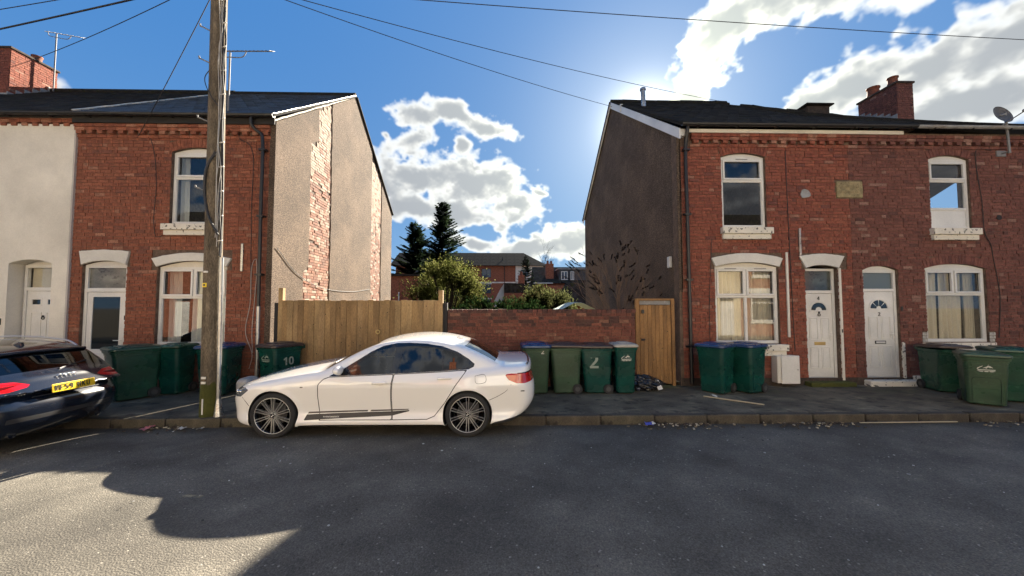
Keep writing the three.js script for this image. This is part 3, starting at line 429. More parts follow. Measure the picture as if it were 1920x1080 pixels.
  const chimA = layBricks(9.56, 11.05, 0.1, 8.1, [], (s, t) => s > a0(t) - 0.02 && t < roofY(s) - 0.05 && !(t < 6.2 && h3(Math.round(s * 9), Math.round(t * 13), 7) > 0.955), 41), chimB = layBricks(14.3, 15.5, 0.1, 7.6, [], (s, t) => t < roofY(s) - 0.05 && !(t < 5.5 && h3(Math.round(s * 9), Math.round(t * 13), 9) > 0.95), 43);
  putBricks(h, chimA, eastFrame(X - 0.026), lime, 150, 42, 0.008, 0.03); putBricks(h, chimB, eastFrame(X - 0.026), lime, 110, 44, 0.006, 0.03);
  mesh('render_return', rbx(-5.30, X - 0.002, 0.1, 6.0, Z0 - 0.02, Z0 + 0.018, 0.006), M.dash, h);
  { const v = []; for (let i = 0; i < 40; i++) { const d = lerp(8.2, 12.62, i / 39); v.push([X - 0.015, roofY(d) + 0.045 + (q() - 0.5) * 0.015, -d]); } mesh('mortar_verge', tube(v, 0.022, 6, 80), M.chipped, h); }
  mesh('rear_wall', bx(XL, X - 0.05, 0, 6.15, -16.9, -16.7), M.mortar, h); mesh('party_wall', bx(XL - 0.1, XL, 0, 6.1, -16.7, Z0 - 0.26), M.mortar, h);
  mesh('upper_floor', bx(XL, X - 0.27, 3.2, 3.4, -16.7, Z0 - 0.26), M.interior, h);
  mesh('roof', roofSlab(XL, X + 0.02, 6.22, -8.16, 9.24, 9.24, ZRL, 6.18, -17.05), M.slate, h);
  slateRoof(h, XL + 0.02, X + 0.01, 6.22, -8.16, ridgeL, ZRL, M.slateNew, 51);
  for (let x = XL; x < X; x += 0.46) mesh('ridge_tile', bar([x + 0.004, 9.25, ZRL], [Math.min(X, x + 0.452), 9.25, ZRL], 0.085, 0.085, 10), M.slate, h);
  mesh('rear_verge', bar([X + 0.01, 9.20, ZRL - 0.05], [X + 0.01, 6.12, -17.0], 0.05, 0.05, 6), M.slate, h);
  gutter(h, XL, X + 0.05, 6.17, -8.10, M.black); mesh('fascia', bx(XL, X + 0.02, 6.0, 6.2, Z0 + 0.09, Z0 + 0.115), M.blackMatt, h);
  mesh('downpipe', join([tube([[-5.62, 6.13, -8.12], [-5.62, 5.98, -8.12], [-5.55, 5.86, -8.17], [-5.44, 5.78, -8.2], [-5.41, 5.62, -8.2], [-5.40, 4, -8.2], [-5.385, 1.9, -8.2]], 0.036, 10, 60)]), M.black, h);
  mesh('downpipe_foot', bar([-5.385, 1.92, -8.2], [-5.375, 0.2, -8.2], 0.04), M.galvanised, h);
  for (const y of [5.4, 3.9, 2.6]) mesh('pipe_clip', bx(-5.47, -5.33, y, y + 0.04, -8.29, -8.16), M.black, h);
  mesh('cable_cover', rbx(-5.86, -5.81, 2.70, 3.32, Z0, Z0 + 0.03), M.galvanised, h);
  mesh('wall_cable', join([tube([[-8.0, 5.85, Z0 + 0.015], [-7.85, 5.35, Z0 + 0.015], [-7.78, 4.6, Z0 + 0.012], [-7.80, 3.8, Z0 + 0.012], [-7.72, 3.45, Z0 + 0.012], [-7.6, 3.5, Z0 + 0.012]], 0.006, 5)]), M.wire, h);
  mesh('wall_cable', join([tube([[-5.95, 5.98, Z0 + 0.05], [-5.98, 5.7, Z0 + 0.02], [-5.78, 5.6, Z0 + 0.015], [-5.68, 5.4, Z0 + 0.015], [-5.66, 4.2, Z0 + 0.015], [-5.64, 3.0, Z0 + 0.015], [-5.62, 2.2, Z0 + 0.015]], 0.007, 5)]), M.wire, h);
  mesh('wall_cable', join([tube([[-5.60, 0.55, Z0 + 0.02], [-5.52, 0.85, Z0 + 0.05], [-5.70, 1.35, Z0 + 0.02], [-5.62, 2.0, Z0 + 0.02], [-5.60, 2.85, Z0 + 0.02], [-5.53, 3.0, Z0 + 0.02], [-5.50, 2.8, Z0 + 0.02], [-5.53, 2.0, Z0 + 0.02], [-5.56, 1.4, Z0 + 0.02], [-5.53, 0.9, Z0 + 0.03]], 0.007, 5)]), M.wirePale, h);
  mesh('gable_cable', tube([[X + 0.02, 3.25, -8.4], [X + 0.02, 2.75, -9.2], [X + 0.02, 2.45, -10.4], [X + 0.02, 2.4, -12.5], [X + 0.02, 2.55, -14.2]], 0.008, 5), M.wire, h);
}

// ---------------------------------------------------------------- white rendered house
{
  const h = thing('rendered_house', 'cream rendered terraced house with recessed white front door and old mossy slate roof', 'house');
  const XL = -18.5, XR = -9.58, door = opening(-10.83, -9.90, 0.1, 2.86, 0.09, 0), z = Z0 + 0.05;
  mesh('rendered_wall', wallPanel(XL, XR, 0, 5.98, [door], z, 0.29, M.cream), M.cream, h);
  mesh('render_edge', rbx(XR - 0.004, XR + 0.03, 0.1, 5.97, Z0 - 0.01, z - 0.004, 0.006), mat([0.55, 0.51, 0.49], 0.85, { map: T.soft }), h);
  mesh('eaves_wall', bx(XL, XR, 5.98, 6.2, Z0 - 0.25, Z0 - 0.012), M.mortar, h);
  eavesBand(h, XL, XR, 5.86, Z0 + 0.004, PAL.left, 61);
  { const g = new THREE.Group(); g.name = 'door'; h.add(g); const back = z - 0.26, x0 = door.x0 + 0.03, x1 = door.x1;
    mesh('door_frame', join([rbx(x0, x0 + 0.06, 0.15, 2.86, back - 0.07, back), rbx(x1 - 0.06, x1, 0.15, 2.86, back - 0.07, back), rbx(x0 + 0.058, x1 - 0.058, 2.79, 2.86, back - 0.07, back), rbx(x0 + 0.058, x1 - 0.058, 2.27, 2.35, back - 0.07, back)]), M.upvc, g);
    const hp = bx(door.x0, door.x1, 2.86, 2.96, back - 0.08, back - 0.06); mesh('head_panel', hp, M.upvc, g);
    const f = new THREE.PlaneGeometry(0.78, 0.44); f.translate((x0 + x1) / 2, 2.57, back - 0.04); mesh('fanlight_pane', f, M.glass, g); mesh('blind', bx(x0 + 0.06, x1 - 0.06, 2.35, 2.79, back - 0.12, back - 0.10), M.curtain, g);
    mesh('leaf', rbx(x0 + 0.065, x1 - 0.065, 0.18, 2.265, back - 0.06, back - 0.016), M.upvc, g);
    for (const s of [-1, 1]) { const c = (x0 + x1) / 2 + s * 0.17; mesh('moulding', frameRect(c - 0.12, c + 0.12, 1.93, 2.11, back - 0.02, back - 0.004, 0.03), M.upvc, g); mesh('pane', rbx(c - 0.085, c + 0.085, 1.965, 2.075, back - 0.02, back - 0.01), M.darkGlass, g); mesh('moulding', frameRect(c - 0.12, c + 0.12, 1.2, 1.8, back - 0.02, back - 0.004, 0.025), M.upvc, g); mesh('moulding', frameRect(c - 0.12, c + 0.12, 0.35, 1.0, back - 0.02, back - 0.004, 0.025), M.upvc, g); }
    mesh('knocker', join([flat(new THREE.TorusGeometry(0.03, 0.009, 6, 14).translate((x0 + x1) / 2, 1.66, back)), flat(new THREE.SphereGeometry(0.022, 8, 6).translate((x0 + x1) / 2, 1.70, back))]), M.black, g);
  }
  mesh('doorbell', rbx(-10.97, -10.91, 1.52, 1.66, z - 0.002, z + 0.025), M.black, h); mesh('house_sign', rbx(-11.14, -11.04, 2.55, 2.66, z - 0.002, z + 0.02), M.black, h);
  mesh('rear_wall', bx(XL, XR - 0.11, 0, 6.15, -16.9, -16.7), M.mortar, h); mesh('end_wall', bx(XL, XL + 0.2, 0, 6.1, -16.7, Z0 - 0.26), M.mortar, h);
  mesh('roof', roofSlab(XL, XR, 6.22, -8.16, 9.24, 9.24, ZRL, 6.18, -17.05), M.slate, h);
  slateRoof(h, XL, XR - 0.03, 6.22, -8.16, ridgeL, ZRL, M.slate, 63, 0.24, 0.3);
  { const v = [], q = rng(65); for (let i = 0; i < 36; i++) { const t = i / 35; v.push([XR - 0.01 + (q() - 0.5) * 0.06, lerp(6.25, 9.24, t) + 0.03, lerp(-8.2, ZRL, t)]); } mesh('mortar_joint', tube(v, 0.022, 5, 90), M.chipped, h); }
  for (let x = XL; x < XR; x += 0.46) mesh('ridge_tile', bar([x + 0.004, 9.26, ZRL], [x + 0.452, 9.26, ZRL], 0.10, 0.10, 10), M.slate, h);
  gutter(h, XL, XR - 0.01, 6.17, -8.10, M.black); mesh('fascia', bx(XL, XR - 0.01, 6.1, 6.2, Z0 + 0.09, Z0 + 0.115), M.blackMatt, h);
  const c = chimneyStack(h, -16.9, -15.5, -11.55, -12.75, 8.0, 10.0, PAL.right, [[-15.9, -12.5, 0.14, 0.34], [-16.5, -12.3, 0.14, 0.3]], 67);
  for (let i = 0; i < 6; i++) { const z0 = -11.5 - i * 0.2; mesh('lead_flashing', bx(-15.49, -15.455, lerp(8.42, 9.32, i / 6) - 0.1, lerp(8.42, 9.32, i / 6) + 0.18, z0 - 0.22, z0), M.lead, c); }
  mesh('lead_apron', bx(-16.95, -15.45, 8.32, 8.55, -11.53, -11.49), M.lead, c);
}

// ---------------------------------------------------------------- the two right-hand houses
const ridgeR = (x) => (x < 8 ? 9.56 : x < 13.4 ? lerp(9.56, 9.02, (x - 8) / 5.4) : lerp(9.02, 8.5, (x - 13.4) / 5.1)), ZRR = -13.4, ZBR = -18.2;
{
  const h = thing('brick_house', 'red brick end terrace with door number 4 and brown pebbledash gable with white bargeboard', 'house');
  const XL = 4.02, XR = 8.05, door = opening(6.93, 7.70, 0.24, 2.80, 0.07, 0), win = opening(4.83, 6.31, 1.07, 2.83, 0.10, 0), up = opening(5.04, 6.08, 3.74, 5.40, 0.09, 0.21);
  const blocks = [door, win, up, { span: (y) => (y > 2.78 && y < 3.12 ? [6.86, 7.92] : null) }, { span: (y) => (y > 2.80 && y < 3.16 ? [4.74, 6.40] : null) }, { span: (y) => (y > 4.44 && y < 4.84 ? [7.73, 8.37] : null) }];
  mesh('mortar_wall', wallPanel(XL - 0.02, XR, 0, 6.05, [door, win, up], Z0 - 0.012, 0.24, M.mortar), M.mortar, h);
  const patch = (s, t) => (s < 4.4 && t < 3.4 ? 0.08 : 0.012);
  putBricks(h, layBricks(XL + 0.05, XR, 0.3, 5.62, blocks, null, 71), frontFrame(Z0), pick(PAL.right, patch), 300, 72, 0.006);
  mesh('plinth', rbx(XL, XR, 0.08, 0.3, Z0 - 0.02, Z0 + 0.012, 0.01), M.mortarDark, h);
  archRing(h, up, Z0 + 0.003, PAL.right, 73); eavesBand(h, XL + 0.3, XR, 5.62, Z0, PAL.right, 74);
  lintel(h, door, 0.27, 0.14, Z0 + 0.012, M.whitePaint, 0.06); lintel(h, win, 0.19, 0.09, Z0 + 0.012, M.whitePaint, 0.12);
  const wn = windowUnit(h, win, 2.83, [[0, 0.5, 0.62, 1, true], [0.5, 1, 0.62, 1, true], [0, 0.5, 0, 0.62, false], [0.5, 1, 0, 0.62, false]], Z0 - 0.06, { head: M.cream, vents: true });
  for (const [a, b, s] of [[4.84, 5.32, 7], [5.32, 5.9, 8], [5.9, 6.3, 9]]) mesh('curtain', curtainSheet(a, b, 1.1, 2.8, Z0 - 0.27, 5, 0.028, s), M.curtain, wn);
  sill(h, 4.74, 6.42, 0.80, 1.06, Z0, M.chipped);
  windowUnit(h, up, 5.40, [[0, 1, 0.68, 1, true], [0, 1, 0, 0.68, false]], Z0 - 0.06, { vents: true });
  sill(h, 4.98, 6.16, 3.46, 3.73, Z0, M.chipped);
  panelDoor(h, door, 0.24, 2.22, 2.80, Z0 - 0.1, '4', { knocker: true, brass: true, fan: mat([0.15, 0.18, 0.18], 0.1, { ior: 1.6, map: T.slab }) });
  mesh('door_surround', rbx(7.705, 7.76, 0.24, 2.8, Z0 - 0.03, Z0 + 0.02), M.cream, h); mesh('lock', rbx(7.72, 7.745, 1.32, 1.40, Z0 + 0.018, Z0 + 0.03), M.black, h);
  mesh('step', rbx(6.82, 7.86, 0.08, 0.23, Z0 - 0.15, Z0 + 0.2, 0.03), M.moss, h);
  mesh('name_stone', rbx(7.74, 8.36, 4.45, 4.83, Z0 - 0.03, Z0 + 0.016, 0.008), M.stone, h);
  { // two worn, unreadable lines cut in the stone
    const q = rng(79), marks = []; for (const [y, n] of [[4.69, 8], [4.58, 9]]) for (let i = 0; i < n; i++) { const x = lerp(7.86, 8.24, i / (n - 1)); marks.push(bx(x - 0.014, x - 0.008, y - 0.03 + q() * 0.012, y + 0.03 - q() * 0.012, Z0 + 0.012, Z0 + 0.0185)); if (q() < 0.8) marks.push(bx(x - 0.012, x + 0.014, y + (q() - 0.5) * 0.05 - 0.003, y + (q() - 0.5) * 0.01 + 0.004, Z0 + 0.012, Z0 + 0.0185)); } mesh('worn_lettering', join(marks), mat([0.24, 0.18, 0.09], 0.95), h);
  }
  mesh('cable_cover', rbx(6.47, 6.52, 1.22, 3.16, Z0, Z0 + 0.035), M.cream, h); mesh('cable_cover', rbx(6.80, 6.845, 3.0, 3.72, Z0, Z0 + 0.035), M.galvanised, h);
  mesh('wall_cable', tube([[6.55, 5.55, Z0 + 0.02], [6.56, 4.6, Z0 + 0.015], [6.58, 3.2, Z0 + 0.015], [6.60, 1.9, Z0 + 0.015], [6.62, 0.9, Z0 + 0.015]], 0.008, 5), M.wire, h);
  mesh('wall_cable', tube([[4.76, 3.45, Z0 + 0.02], [4.72, 2.9, Z0 + 0.03], [4.68, 2.1, Z0 + 0.015], [4.66, 0.9, Z0 + 0.015]], 0.006, 5), M.wire, h);
  { const q = rng(78), p = []; for (let i = 0; i < 14; i++) { const t = i / 14 * 6.283, r = 0.1 + 0.04 * q(); p.push([7.0 + r * Math.cos(t), 4.53 + 0.85 * r * Math.sin(t)]); } const g = poly(p, 0.012, 0.003); g.translate(0, 0, Z0 + 0.002); mesh('cement_patch', g, M.lead, h); }
  // gable
  const D0 = 8.3, roofY = (d) => (d < 13.4 ? lerp(6.1, 9.56, (d - 8.3) / 5.1) : lerp(9.56, 6.3, (d - 13.4) / 4.8)) - 0.09, X = 4.05, q = rng(81);
  mesh('gable_wall', gableGeo([[D0 + 0.25, 0], [18.15, 0], [18.15, roofY(18.15)], [13.4, roofY(13.4)], [D0 + 0.25, roofY(D0 + 0.25)]], X + 0.035, 0.2), M.mortar, h);
  { const pts = [[D0 - 0.02, 2.3], [D0 - 0.02, roofY(D0)], [13.4, roofY(13.4)], [18.18, roofY(18.18)], [18.18, 0], [8.6, 0]]; for (let i = 1; i < 12; i++) pts.push([8.55 - 0.22 * (i / 12) * q() - 0.1 * i / 12, i * 0.19]); mesh('render_panel', gableGeo(pts, X, 0.033), M.dash, h); }
  mesh('render_return', rbx(X - 0.06, XL + 0.06, 2.25, 6.02, Z0 - 0.03, Z0 + 0.02, 0.008), M.dash, h);
  putBricks(h, layBricks(8.32, 8.62, 0.1, 2.3, [], null, 83), westFrame(X + 0.02), pick(PAL.dark, () => 0.15), 60, 84, 0.012, 0.03);
  mesh('rear_wall', bx(X + 0.1, XR, 0, 6.25, -18.15, -17.95), M.mortar, h); mesh('party_wall', bx(XR - 0.1, XR, 0, 6.0, -17.95, Z0 - 0.26), M.mortar, h); mesh('upper_floor', bx(X + 0.24, XR, 3.2, 3.4, -17.9, Z0 - 0.26), M.interior, h);
  mesh('roof', roofSlab(X - 0.06, XR, 6.12, -8.14, 9.56, 9.56, ZRR, 6.28, -18.3), M.slate, h);
  slateRoof(h, X - 0.07, XR, 6.12, -8.14, ridgeR, ZRR, M.slate, 85, 0.26, 0.28);
  for (let x = X - 0.06; x < XR; x += 0.44) mesh('ridge_tile', bar([x + 0.004, 9.57 + (q() - 0.5) * 0.02, ZRR], [x + 0.43, 9.57 + (q() - 0.5) * 0.02, ZRR], 0.09, 0.09, 10), M.slate, h);
  const board = (d0, d1, w, m, out) => { const g = new THREE.BufferGeometry(), A = [X - out, roofY(d0) + 0.09, -d0], B = [X - out, roofY(d1) + 0.09, -d1], v = []; const q4 = (a, b, c, d) => v.push(...a, ...b, ...c, ...a, ...c, ...d); const dn = (p, o = 0) => [p[0] + o, p[1] - w, p[2]], th = (p) => [p[0] + 0.03, p[1], p[2]]; q4(A, B, dn(B), dn(A)); q4(th(A), th(B), dn(B, 0.03), dn(A, 0.03)); q4(dn(A), dn(B), dn(B, 0.03), dn(A, 0.03)); q4(A, B, th(B), th(A)); q4(A, th(A), dn(A, 0.03), dn(A)); q4(B, th(B), dn(B, 0.03), dn(B)); g.setAttribute('position', new THREE.Float32BufferAttribute(v, 3)); g.computeVertexNormals(); return mesh('bargeboard', uvm(g), m, h); };
  board(8.1, 13.35, 0.24, M.upvc, 0.075); board(13.4, 18.35, 0.15, M.whitePaint, 0.075);
  mesh('verge_trim', bar([X - 0.08, 9.56, ZRR], [X - 0.08, 6.2, -18.35], 0.035, 0.035, 6), M.black, h);
  mesh('eaves_box', rbx(X - 0.06, X + 0.12, 5.84, 6.0, Z0 - 0.02, Z0 + 0.1, 0.008), M.upvc, h);
  gutter(h, X - 0.02, XR, 6.07, -8.08, M.black); mesh('fascia', bx(X + 0.2, XR, 5.92, 6.0, Z0 + 0.085, Z0 + 0.11), M.cream, h);
  mesh('downpipe', tube([[4.19, 6.03, -8.12], [4.18, 5.9, -8.15], [4.18, 5.7, -8.22], [4.18, 4, -8.22], [4.19, 2, -8.22], [4.20, 0.2, -8.22]], 0.038, 10, 60), M.black, h);
  for (const y of [5.5, 4.0, 2.5, 1.0]) mesh('pipe_clip', bx(4.11, 4.26, y, y + 0.04, -8.3, -8.18), M.black, h);
  mesh('flue_pipe', join([bar([4.66, 8.35, -11.9], [4.64, 9.15, -11.9], 0.075, 0.075, 14), bar([4.64, 9.13, -11.9], [4.64, 9.2, -11.9], 0.1, 0.09, 14)]), M.galvanised, h);
  mesh('wall_lamp', rbx(X - 0.075, X - 0.008, 2.85, 3.12, -8.86, -8.72, 0.012), M.upvc, h);
  mesh('camera_bracket', rbx(X - 0.1, X - 0.008, 8.55, 8.8, -12.25, -12.15, 0.012), M.upvc, h);
}
{
  const h = thing('brick_house', 'weathered brown-red brick terrace with white door number 2 and satellite dish above upper window', 'house');
  const XL = 8.05, XR = 20, door = opening(8.29, 9.12, 0.26, 2.76, 0.10, 0.12), win = opening(9.76, 11.22, 1.10, 2.80, 0.11, 0.2), up = opening(9.98, 10.96, 3.74, 5.38, 0.10, 0.21);
  const blocks = [door, win, up, { span: (y) => (y > 4.44 && y < 4.84 ? [7.73, 8.37] : null) }, { span: (y) => (y < 1.32 && y > 0.7 ? [9.62, 11.36] : null) }];
  mesh('mortar_wall', wallPanel(XL, XR, 0, 6.0, [door, win, up], Z0 - 0.012, 0.24, M.mortar), M.mortar, h);
  putBricks(h, layBricks(XL + 0.008, 14, 0.3, 5.62, blocks, null, 91), frontFrame(Z0), pick(PAL.dark, () => 0.02), 300, 92, 0.005);
  mesh('plinth', rbx(XL, 14, 0.08, 0.3, Z0 - 0.02, Z0 + 0.012, 0.01), M.mortarDark, h);
  archRing(h, up, Z0 + 0.003, PAL.dark, 93); archRing(h, win, Z0 + 0.003, PAL.dark, 94); archRing(h, door, Z0 + 0.003, PAL.dark, 95);
  eavesBand(h, XL, 14, 5.62, Z0, PAL.dark, 96);
  const wn = windowUnit(h, win, 2.80, [[0, 0.5, 0.66, 1, true], [0.5, 1, 0.66, 1, true], [0, 1, 0, 0.66, false]], Z0 - 0.05);
  for (const [a, b, s] of [[9.78, 10.3, 17], [10.36, 10.9, 18], [10.95, 11.2, 19]]) mesh('net_curtain', curtainSheet(a, b, 1.12, 2.78, Z0 - 0.27, 4, 0.03, s), M.curtain, wn);
  for (const [x0, x1] of [[9.63, 9.755], [11.225, 11.35]]) putBricks(h, layBricks(x0, x1, 1.10, 1.33, [], null, 97), frontFrame(Z0 + 0.006), () => PAL.painted[0], 0, 98);
  { // brickwork painted white under the sill
    const q = rng(99); for (let r = 0; r < 5; r++) for (let x = 9.62 - (r % 2) * 0.11; x < 11.34; x += 0.2275) { const a = Math.max(9.62, x), b = Math.min(11.36, x + 0.22); if (b - a > 0.03) mesh('painted_brick', bx(a, b, 0.715 + r * 0.075, 0.785 + r * 0.075, Z0 - 0.02, Z0 + 0.008 + q() * 0.006), M.chipped, h); }
  }
  windowUnit(h, up, 5.38, [[0, 1, 0.71, 1, true], [0, 1, 0.27, 0.71, false], [0, 1, 0, 0.27, false, true]], Z0 - 0.05);
  sill(h, 9.92, 11.06, 3.46, 3.73, Z0, M.chipped);
  panelDoor(h, door, 0.26, 2.26, 2.76, Z0 - 0.06, '2', { rays: true, fan: mat([0.1, 0.12, 0.12], 0.12, { ior: 1.6 }) });
  { const p = []; for (let i = 0; i <= 10; i++) { const t = lerp(-door.th, door.th, i / 10); p.push([door.xc + (door.rad - 0.005) * Math.sin(t), Math.max(2.762, door.yc + (door.rad - 0.005) * Math.cos(t))]); } const hp = poly(p, 0.05); hp.translate(0, 0, Z0 - 0.12); mesh('head_panel', hp, M.upvc, h); }
  mesh('painted_jamb', rbx(9.125, 9.2, 0.26, 1.1, Z0 - 0.02, Z0 + 0.012), M.chipped, h); mesh('doorbell', rbx(9.135, 9.18, 1.82, 1.92, Z0, Z0 + 0.025), M.black, h);
  mesh('step', rbx(8.2, 9.34, 0.06, 0.255, Z0 - 0.15, Z0 + 0.18, 0.025), M.chipped, h); mesh('painted_plinth', rbx(9.34, 11.9, 0.08, 0.34, Z0, Z0 + 0.02, 0.01), M.chipped, h);
  mesh('air_vent', bar([11.61, 4.0, Z0 - 0.02], [11.61, 4.0, Z0 + 0.012], 0.06, 0.06, 14), M.blackMatt, h);
  mesh('wall_cable', tube([[11.5, 5.6, Z0 + 0.015], [11.15, 5.62, Z0 + 0.015], [11.12, 5.2, Z0 + 0.015], [11.2, 4.4, Z0 + 0.015], [11.22, 3.6, Z0 + 0.03], [11.34, 3.38, Z0 + 0.02], [11.4, 3.0, Z0 + 0.015], [11.5, 2.2, Z0 + 0.015], [11.42, 1.2, Z0 + 0.015]], 0.008, 5), M.wire, h);
  mesh('rear_wall', bx(XL, XR, 0, 5.9, -18.1, -17.9), M.mortar, h); mesh('end_wall', bx(XR - 0.2, XR, 0, 5.9, -17.9, Z0 - 0.26), M.mortar, h); mesh('upper_floor', bx(XL, XR - 0.2, 3.2, 3.4, -17.9, Z0 - 0.26), M.interior, h);
  mesh('roof', join([roofSlab(XL, 13.4, 6.12, -8.14, 9.56, 9.02, ZRR, 6.28, -18.3), roofSlab(13.4, XR, 6.12, -8.14, 9.02, 8.4, ZRR, 6.28, -18.3)]), M.slate, h);
  slateRoof(h, XL, XR, 6.12, -8.14, ridgeR, ZRR, M.slate, 101, 0.26, 0.28);
  const q = rng(103); for (let x = XL; x < XR; x += 0.44) if (q() < 0.85) mesh('ridge_tile', bar([x + 0.004, ridgeR(x) + 0.01 + (q() - 0.5) * 0.05, ZRR], [x + 0.43, ridgeR(x + 0.43) + 0.01 + (q() - 0.5) * 0.05, ZRR], 0.085, 0.085, 10), M.slate, h);
  gutter(h, XL, 9.5, 6.07, -8.08, M.black); gutter(h, 9.5, XR, 6.07, -8.08, M.lead); mesh('fascia', bx(XL, 9.3, 5.92, 6.0, Z0 + 0.085, Z0 + 0.11), M.cream, h);
  const c = chimneyStack(h, 13.4, 13.95, -11.95, -13.3, 7.9, 9.52, PAL.dark, [[13.66, -12.3, 0.16, 0.36], [13.66, -12.98, 0.2, 0.4]], 105);
  for (let i = 0; i < 6; i++) { const z0 = -11.95 - i * 0.22, y = lerp(6.12, ridgeR(13.4), (-z0 - 8.14) / (13.4 - 8.14)); mesh('lead_flashing', bx(13.36, 13.385, y - 0.06, y + 0.24, z0 - 0.24, z0), M.lead, c); }
  const lc = new THREE.Group(); lc.name = 'chimney'; h.add(lc); mesh('stump', rbx(11.35, 12.2, 9.05, 9.42, -13.6, -13.2, 0.03), M.mortarDark, lc); mesh('cap', rbx(11.25, 12.3, 9.42, 9.48, -13.7, -13.1, 0.02), M.slate, lc);
}

// ---------------------------------------------------------------- fence, garden wall, gate
const WOOD = [[0.48, 0.325, 0.16], [0.53, 0.37, 0.185], [0.43, 0.29, 0.142], [0.50, 0.355, 0.19], [0.58, 0.42, 0.22]].map((c) => mat(c, 0.85, { map: T.wood, ...bump(T.woodBump, 0.004) }));
const GATEWOOD = [[0.47, 0.265, 0.10], [0.42, 0.235, 0.088], [0.52, 0.30, 0.118]].map((c) => mat(c, 0.7, { map: T.wood, ...bump(T.woodBump, 0.004) }));
{
  const f = thing('timber_fence', 'close-boarded timber fence with taller end posts between pebbledash gable and brick wall', 'fence', [0, 0, -8.26]), q = rng(201);
  const w = 0.125; for (let i = 0, x = -4.90; x < -1.46; i++) { const ww = w + (q() - 0.5) * 0.012, tp = 2.055 + (q() - 0.5) * 0.02, g = rbx(0, ww, 0.15, tp, -0.011, 0.011, 0.004, 1); const u = g.attributes.uv; const ox = q() * 5, oy = q() * 5; for (let k = 0; k < u.count; k++) u.setXY(k, u.getX(k) + ox, u.getY(k) + oy); const m = mesh('board', g, WOOD[Math.floor(q() * 5)], f); m.position.set(x, 0, (i % 2) * 0.016 + q() * 0.004); m.rotation.z = (q() - 0.5) * 0.006; x += ww - 0.006; }
  for (const y of [0.45, 1.1, 1.8]) mesh('rail', bx(-4.95, -1.4, y, y + 0.09, -0.08, -0.02), WOOD[2], f);
  mesh('post', rbx(-4.995, -4.90, 0.1, 2.33, -0.1, 0.0, 0.005), WOOD[4], f); mesh('post', rbx(-1.46, -1.365, 0.1, 2.28, -0.09, 0.02, 0.005), WOOD[4], f);
  mesh('dark_post', rbx(-5.10, -5.005, 0.1, 2.0, -0.14, -0.04, 0.005), M.blackMatt, f); mesh('dark_post', rbx(-1.36, -1.27, 0.1, 2.0, -0.12, -0.02, 0.005), M.blackMatt, f);
  mesh('latch', flat(new THREE.TorusGeometry(0.04, 0.012, 6, 14).translate(-2.78, 1.36, 0.04)), M.brass, f);
}
{
  const w = thing('garden_wall', 'old weathered red brick garden wall with dark stained top behind wheelie bins', 'wall');
  mesh('mortar_core', bx(-1.26, 2.96, 0, 1.80, -8.53, -8.315), M.mortar, w);
  const stain = (s, t, qq) => { const dark = sstep(1.35, 1.75, t + 0.35 * (fbm3(s * 1.4, t * 3, 7, 3) - 0.5)) * 0.75 + sstep(1.1, 0.3, t) * 0.2, r = qq(); return PAL.garden[r < dark ? (qq() < 0.5 ? 5 : 3) : qq() < 0.35 ? 0 : qq() < 0.5 ? 1 : qq() < 0.7 ? 2 : 4]; };
  putBricks(w, layBricks(-1.26, 2.97, 0.12, 1.77, [], null, 211), frontFrame(Z0), stain, 300, 212, 0.007);
  const q = rng(213); for (let x = -1.26; x < 2.95; x += 0.112) mesh('coping_brick', uvm(new THREE.BoxGeometry(0.102, 0.07 + q() * 0.02, 0.225).translate(x + 0.055, 1.81 + q() * 0.006, -8.41)), brickMat(PAL.garden[q() < 0.6 ? 5 : 3]), w);
}
{
  const g = thing('timber_gate', 'narrow varnished timber plank gate between brick wall and pebbledash gable', 'gate', [0, 0, -8.36]), q = rng(221);
  for (let i = 0; i < 8; i++) { const x = 3.10 + i * 0.0885, b = rbx(0, 0.0865, 0.17, 1.95, -0.012, 0.012, 0.006, 1), u = b.attributes.uv, ox = q() * 5, oy = q() * 5; for (let k = 0; k < u.count; k++) u.setXY(k, u.getX(k) + ox, u.getY(k) + oy); mesh('plank', b, GATEWOOD[Math.floor(q() * 3)], g).position.set(x, 0, q() * 0.004); }
  mesh('frame', join([rbx(2.99, 3.085, 0.13, 2.10, -0.05, 0.04), rbx(3.815, 3.89, 0.13, 2.10, -0.05, 0.04), rbx(3.08, 3.82, 2.055, 2.10, -0.05, 0.035)]), GATEWOOD[1], g);
  for (const y of [0.3, 1.0, 1.75]) mesh('ledge', bx(3.1, 3.81, y, y + 0.1, -0.04, -0.013), GATEWOOD[2], g);
  mesh('header_board', bx(3.09, 3.81, 1.96, 2.05, -0.03, -0.005), M.lead, g);
  mesh('bolt', rbx(3.13, 3.19, 1.76, 1.84, 0.012, 0.05), M.black, g); mesh('handle', join([rbx(3.12, 3.2, 1.14, 1.19, 0.012, 0.03), bar([3.13, 1.17, 0.03], [3.2, 1.175, 0.06], 0.012)]), M.black, g);
}

